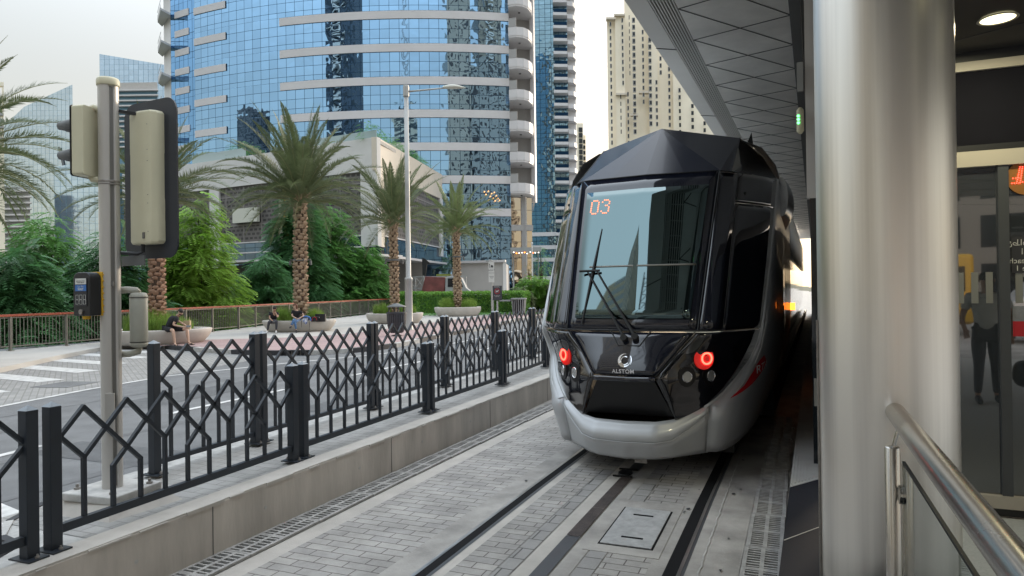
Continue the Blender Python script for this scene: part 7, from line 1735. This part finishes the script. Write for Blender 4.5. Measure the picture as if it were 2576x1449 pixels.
person('red-haired woman in blue jeans with crossed legs, turning her head to the left', J, (-RT*.9-FW*.45), dict(skin='skin2', hair='hair2', top='shirt', bottom='jeans', shoe='black', long=1, rs='L', lips=1), scale=.93)
# their things
t_ = thing('smartphone', 'phone held in both hands by the man in black', 'phone', tuple(PJ(472, 821, 23.0))); MB().obox(PJ(473, 821, 23.0), RT*.075, FW*.02+Vector((0, 0, .03)), (0, 0, .006)).build('case', M_['black_g'], t_)
t_ = thing('smartphone', 'phone in the lap of the woman resting her chin', 'phone', tuple(PJ(686, 810, 29.25))); MB().obox(PJ(686.5, 809.5, 29.22), RT*.065, FW*.02+Vector((0, 0, .03)), (0, 0, .006)).build('case', M_['black_g'], t_)
t_ = thing('paper_bag', 'tan paper bag standing behind the phone of the man in black', 'paper bag', tuple(PJ(470, 838, 23.75))); 
b = MB(); b.obox(PJ(470, 819, 23.75), RT*.11, FW*.06, (0, 0, .17)); b.build('bag', M_['paperbag'], t_); MB().ring([PJ(475, 808, 23.75), PJ(476, 797, 23.75), PJ(477, 808, 23.75)], .006, 5).build('handle', M_['paperbag'], t_)
t_ = thing('backpack', 'black and white checked backpack with blue trim hanging over the planter edge', 'backpack', tuple(PJ(766, 808, 29.6)))
chk = brick_mat('checked_cloth', (.02, .02, .03), (.5, .5, .52), (.1, .15, .4), .07, .07, mort=.004, rough=.8, bump=.1)
skinned('body', [[(PJ(757, 806, 29.6), .07), (PJ(766, 803, 29.6), .13), (PJ(776, 801, 29.65), .12), (PJ(780, 805, 29.65), .06)], [(PJ(766, 803, 29.6), .13), (PJ(768, 812, 29.45), .07), (PJ(768, 817, 29.42), .02)]], chk, t_)
for (xa, ya, xb, yb2) in ((757, 807, 758, 824), (777, 808, 778, 831)): MB().bar(PJ(xa, ya, 29.4), PJ(xb, yb2, 29.38), .022, .01).build('strap', M_['black'], t_)
MB().ring([PJ(763, 797, 29.55), PJ(770, 795, 29.5), PJ(779, 799, 29.55), PJ(781, 806, 29.6)], .03, 8).build('trim', M_['blue_lab'], t_)
t_ = thing('handbag', 'small black bag with a red strap between backpack and shopping bag', 'handbag', tuple(PJ(790, 808, 29.9)))
MB().obox(PJ(791, 802.5, 29.9), RT*.15, FW*.08, (0, 0, .11)).build('body', M_['black'], t_, bevel=.02); MB().ring([PJ(784, 806, 29.78), PJ(785, 800, 29.75), PJ(790, 797, 29.75), PJ(795, 800, 29.75), PJ(795, 805, 29.78)], .012, 6).build('strap', M_['rtrim'], t_)
t_ = thing('shopping_bag', 'stiff black paper shopping bag at the right end of the bags on the planter', 'shopping bag', tuple(PJ(806, 808, 30.1)))
MB().obox(PJ(805.5, 799.5, 30.1), RT*.22, FW*.07, (0, 0, .17)).build('body', M_['black'], t_); text_mesh('lettering', 'YY', .09, M_['white_lab'], t_, frame(PJ(801, 799, 30.02), RT, (0, 0, 1)), .001, bold=.002)
# a passer-by and street furniture behind the photographer, mirrored in the station glass
def W(x, y, z): return Vector((x, y, z))
bx_, by2 = 2.35, .35
J = dict(pelvis=W(bx_, by2, 1.22), chest=W(bx_, by2+.02, 1.58), neck=W(bx_, by2+.03, 1.76), head=W(bx_, by2+.05, 1.90), shL=W(bx_-.19, by2, 1.68), shR=W(bx_+.19, by2, 1.68), elbL=W(bx_-.27, by2-.03, 1.40), elbR=W(bx_+.30, by2-.02, 1.42),
         handL=W(bx_-.26, by2+.16, 1.22), handR=W(bx_+.24, by2+.12, 1.16), kneeL=W(bx_-.10, by2+.06, .80), kneeR=W(bx_+.10, by2, .80), ankL=W(bx_-.11, by2+.02, .39), ankR=W(bx_+.12, by2-.06, .39), toeL=W(bx_-.12, by2+.2, .34), toeR=W(bx_+.14, by2+.12, .34))
person('passer-by in a white shirt and dark trousers, mirrored in the station glass', J, W(-.2, 1, -.1), dict(skin='skin', hair='hair', top='white_lab', bottom='grey_tr', shoe='black', rs='R'))
t_ = thing('duffel_bag', 'dark bag beside the passer-by, mirrored in the station glass', 'bag', (bx_+.42, by2, .3)); skinned('body', [[(W(bx_+.42, by2, .50), .15), (W(bx_+.42, by2, .72), .17), (W(bx_+.42, by2, .88), .12)]], M_['black'], t_)
pb3 = thing('station_signboard', 'dark station information board with lettering, mirrored in the station glass', 'sign', (3.6, -3, .3))
MB().box(3.35, 4.55, -3.05, -3, 1.9, 3.0).build('panel', M_['ink'], pb3); MB().box(3.45, 4.45, -2.995, -2.99, 2.15, 2.72).build('map', mat('map_grey', (.25, .25, .27), .5, var=.4, vscale=8), pb3)
for k in range(4): MB().lathe([(.065, 0), (.065, .01)], (0, 0, 0), 18).build('pictogram', M_['white_lab'], None)
k = 0
for o_ in list(C.objects):
    if o_.name.startswith('pictogram'): o_.parent = pb3; o_.location = (3.6-3.6+.0+.18*k, .02, 1.72); o_.rotation_euler = (R_(-90), 0, 0); k += 1
text_mesh('lettering', 'Tram operation times from this station', .06, M_['white_lab'], pb3, Matrix(((-1, 0, 0, 3.95), (0, 0, 1, -2.985), (0, 1, 0, 2.80), (0, 0, 0, 1))), .001)
MB().box(3.9, 4.0, -3.05, -2.99, .3, 1.9).build('post', M_['black'], pb3)
vn = thing('white_van', 'white delivery van parked behind the photographer, mirrored in the station glass', 'van', (9, -14, 0))
for o_ in (MB().add([(6.2, -14, .4), (10.6, -14, .4), (10.6, -14, 2.3), (7.4, -14, 2.3), (6.6, -14, 1.5), (6.2, -14, 1.3), (6.2, -16, .4), (10.6, -16, .4), (10.6, -16, 2.3), (7.4, -16, 2.3), (6.6, -16, 1.5), (6.2, -16, 1.3)], [tuple(range(6)), tuple(range(6, 12))[::-1]]+[(i, 6+i, 6+(i+1) % 6, (i+1) % 6) for i in range(6)]).build('body', M_['van_w'], vn, bevel=.08),): pass
MB().add([(6.75, -13.98, 1.55), (8.0, -13.98, 1.55), (8.0, -13.98, 2.1), (7.4, -13.98, 2.1)], [(0, 1, 2, 3)]).build('side_window', M_['carglass'], vn)
for x in (7.1, 9.8): MB().ring([(x, -13.95, .4), (x, -14.2, .4)], .36, 18).build('wheel', M_['tyre'], vn)
bs_ = thing('yellow_bus', 'yellow bus with red rear lights, mirrored in the station glass', 'bus', (5.6, -18, 0))
MB().box(4.2, 6.1, -26, -18, .4, 2.95).build('body', M_['yellow'], bs_, bevel=.15); MB().box(4.5, 5.8, -17.99, -17.97, 1.6, 2.5).build('rear_window', M_['carglass'], bs_); MB().box(4.3, 4.55, -17.99, -17.96, 1.2, 1.4).build('tail_light', M_['led_r'], bs_); MB().box(5.75, 6.0, -17.99, -17.96, 1.2, 1.4).build('tail_light', M_['led_r'], bs_)
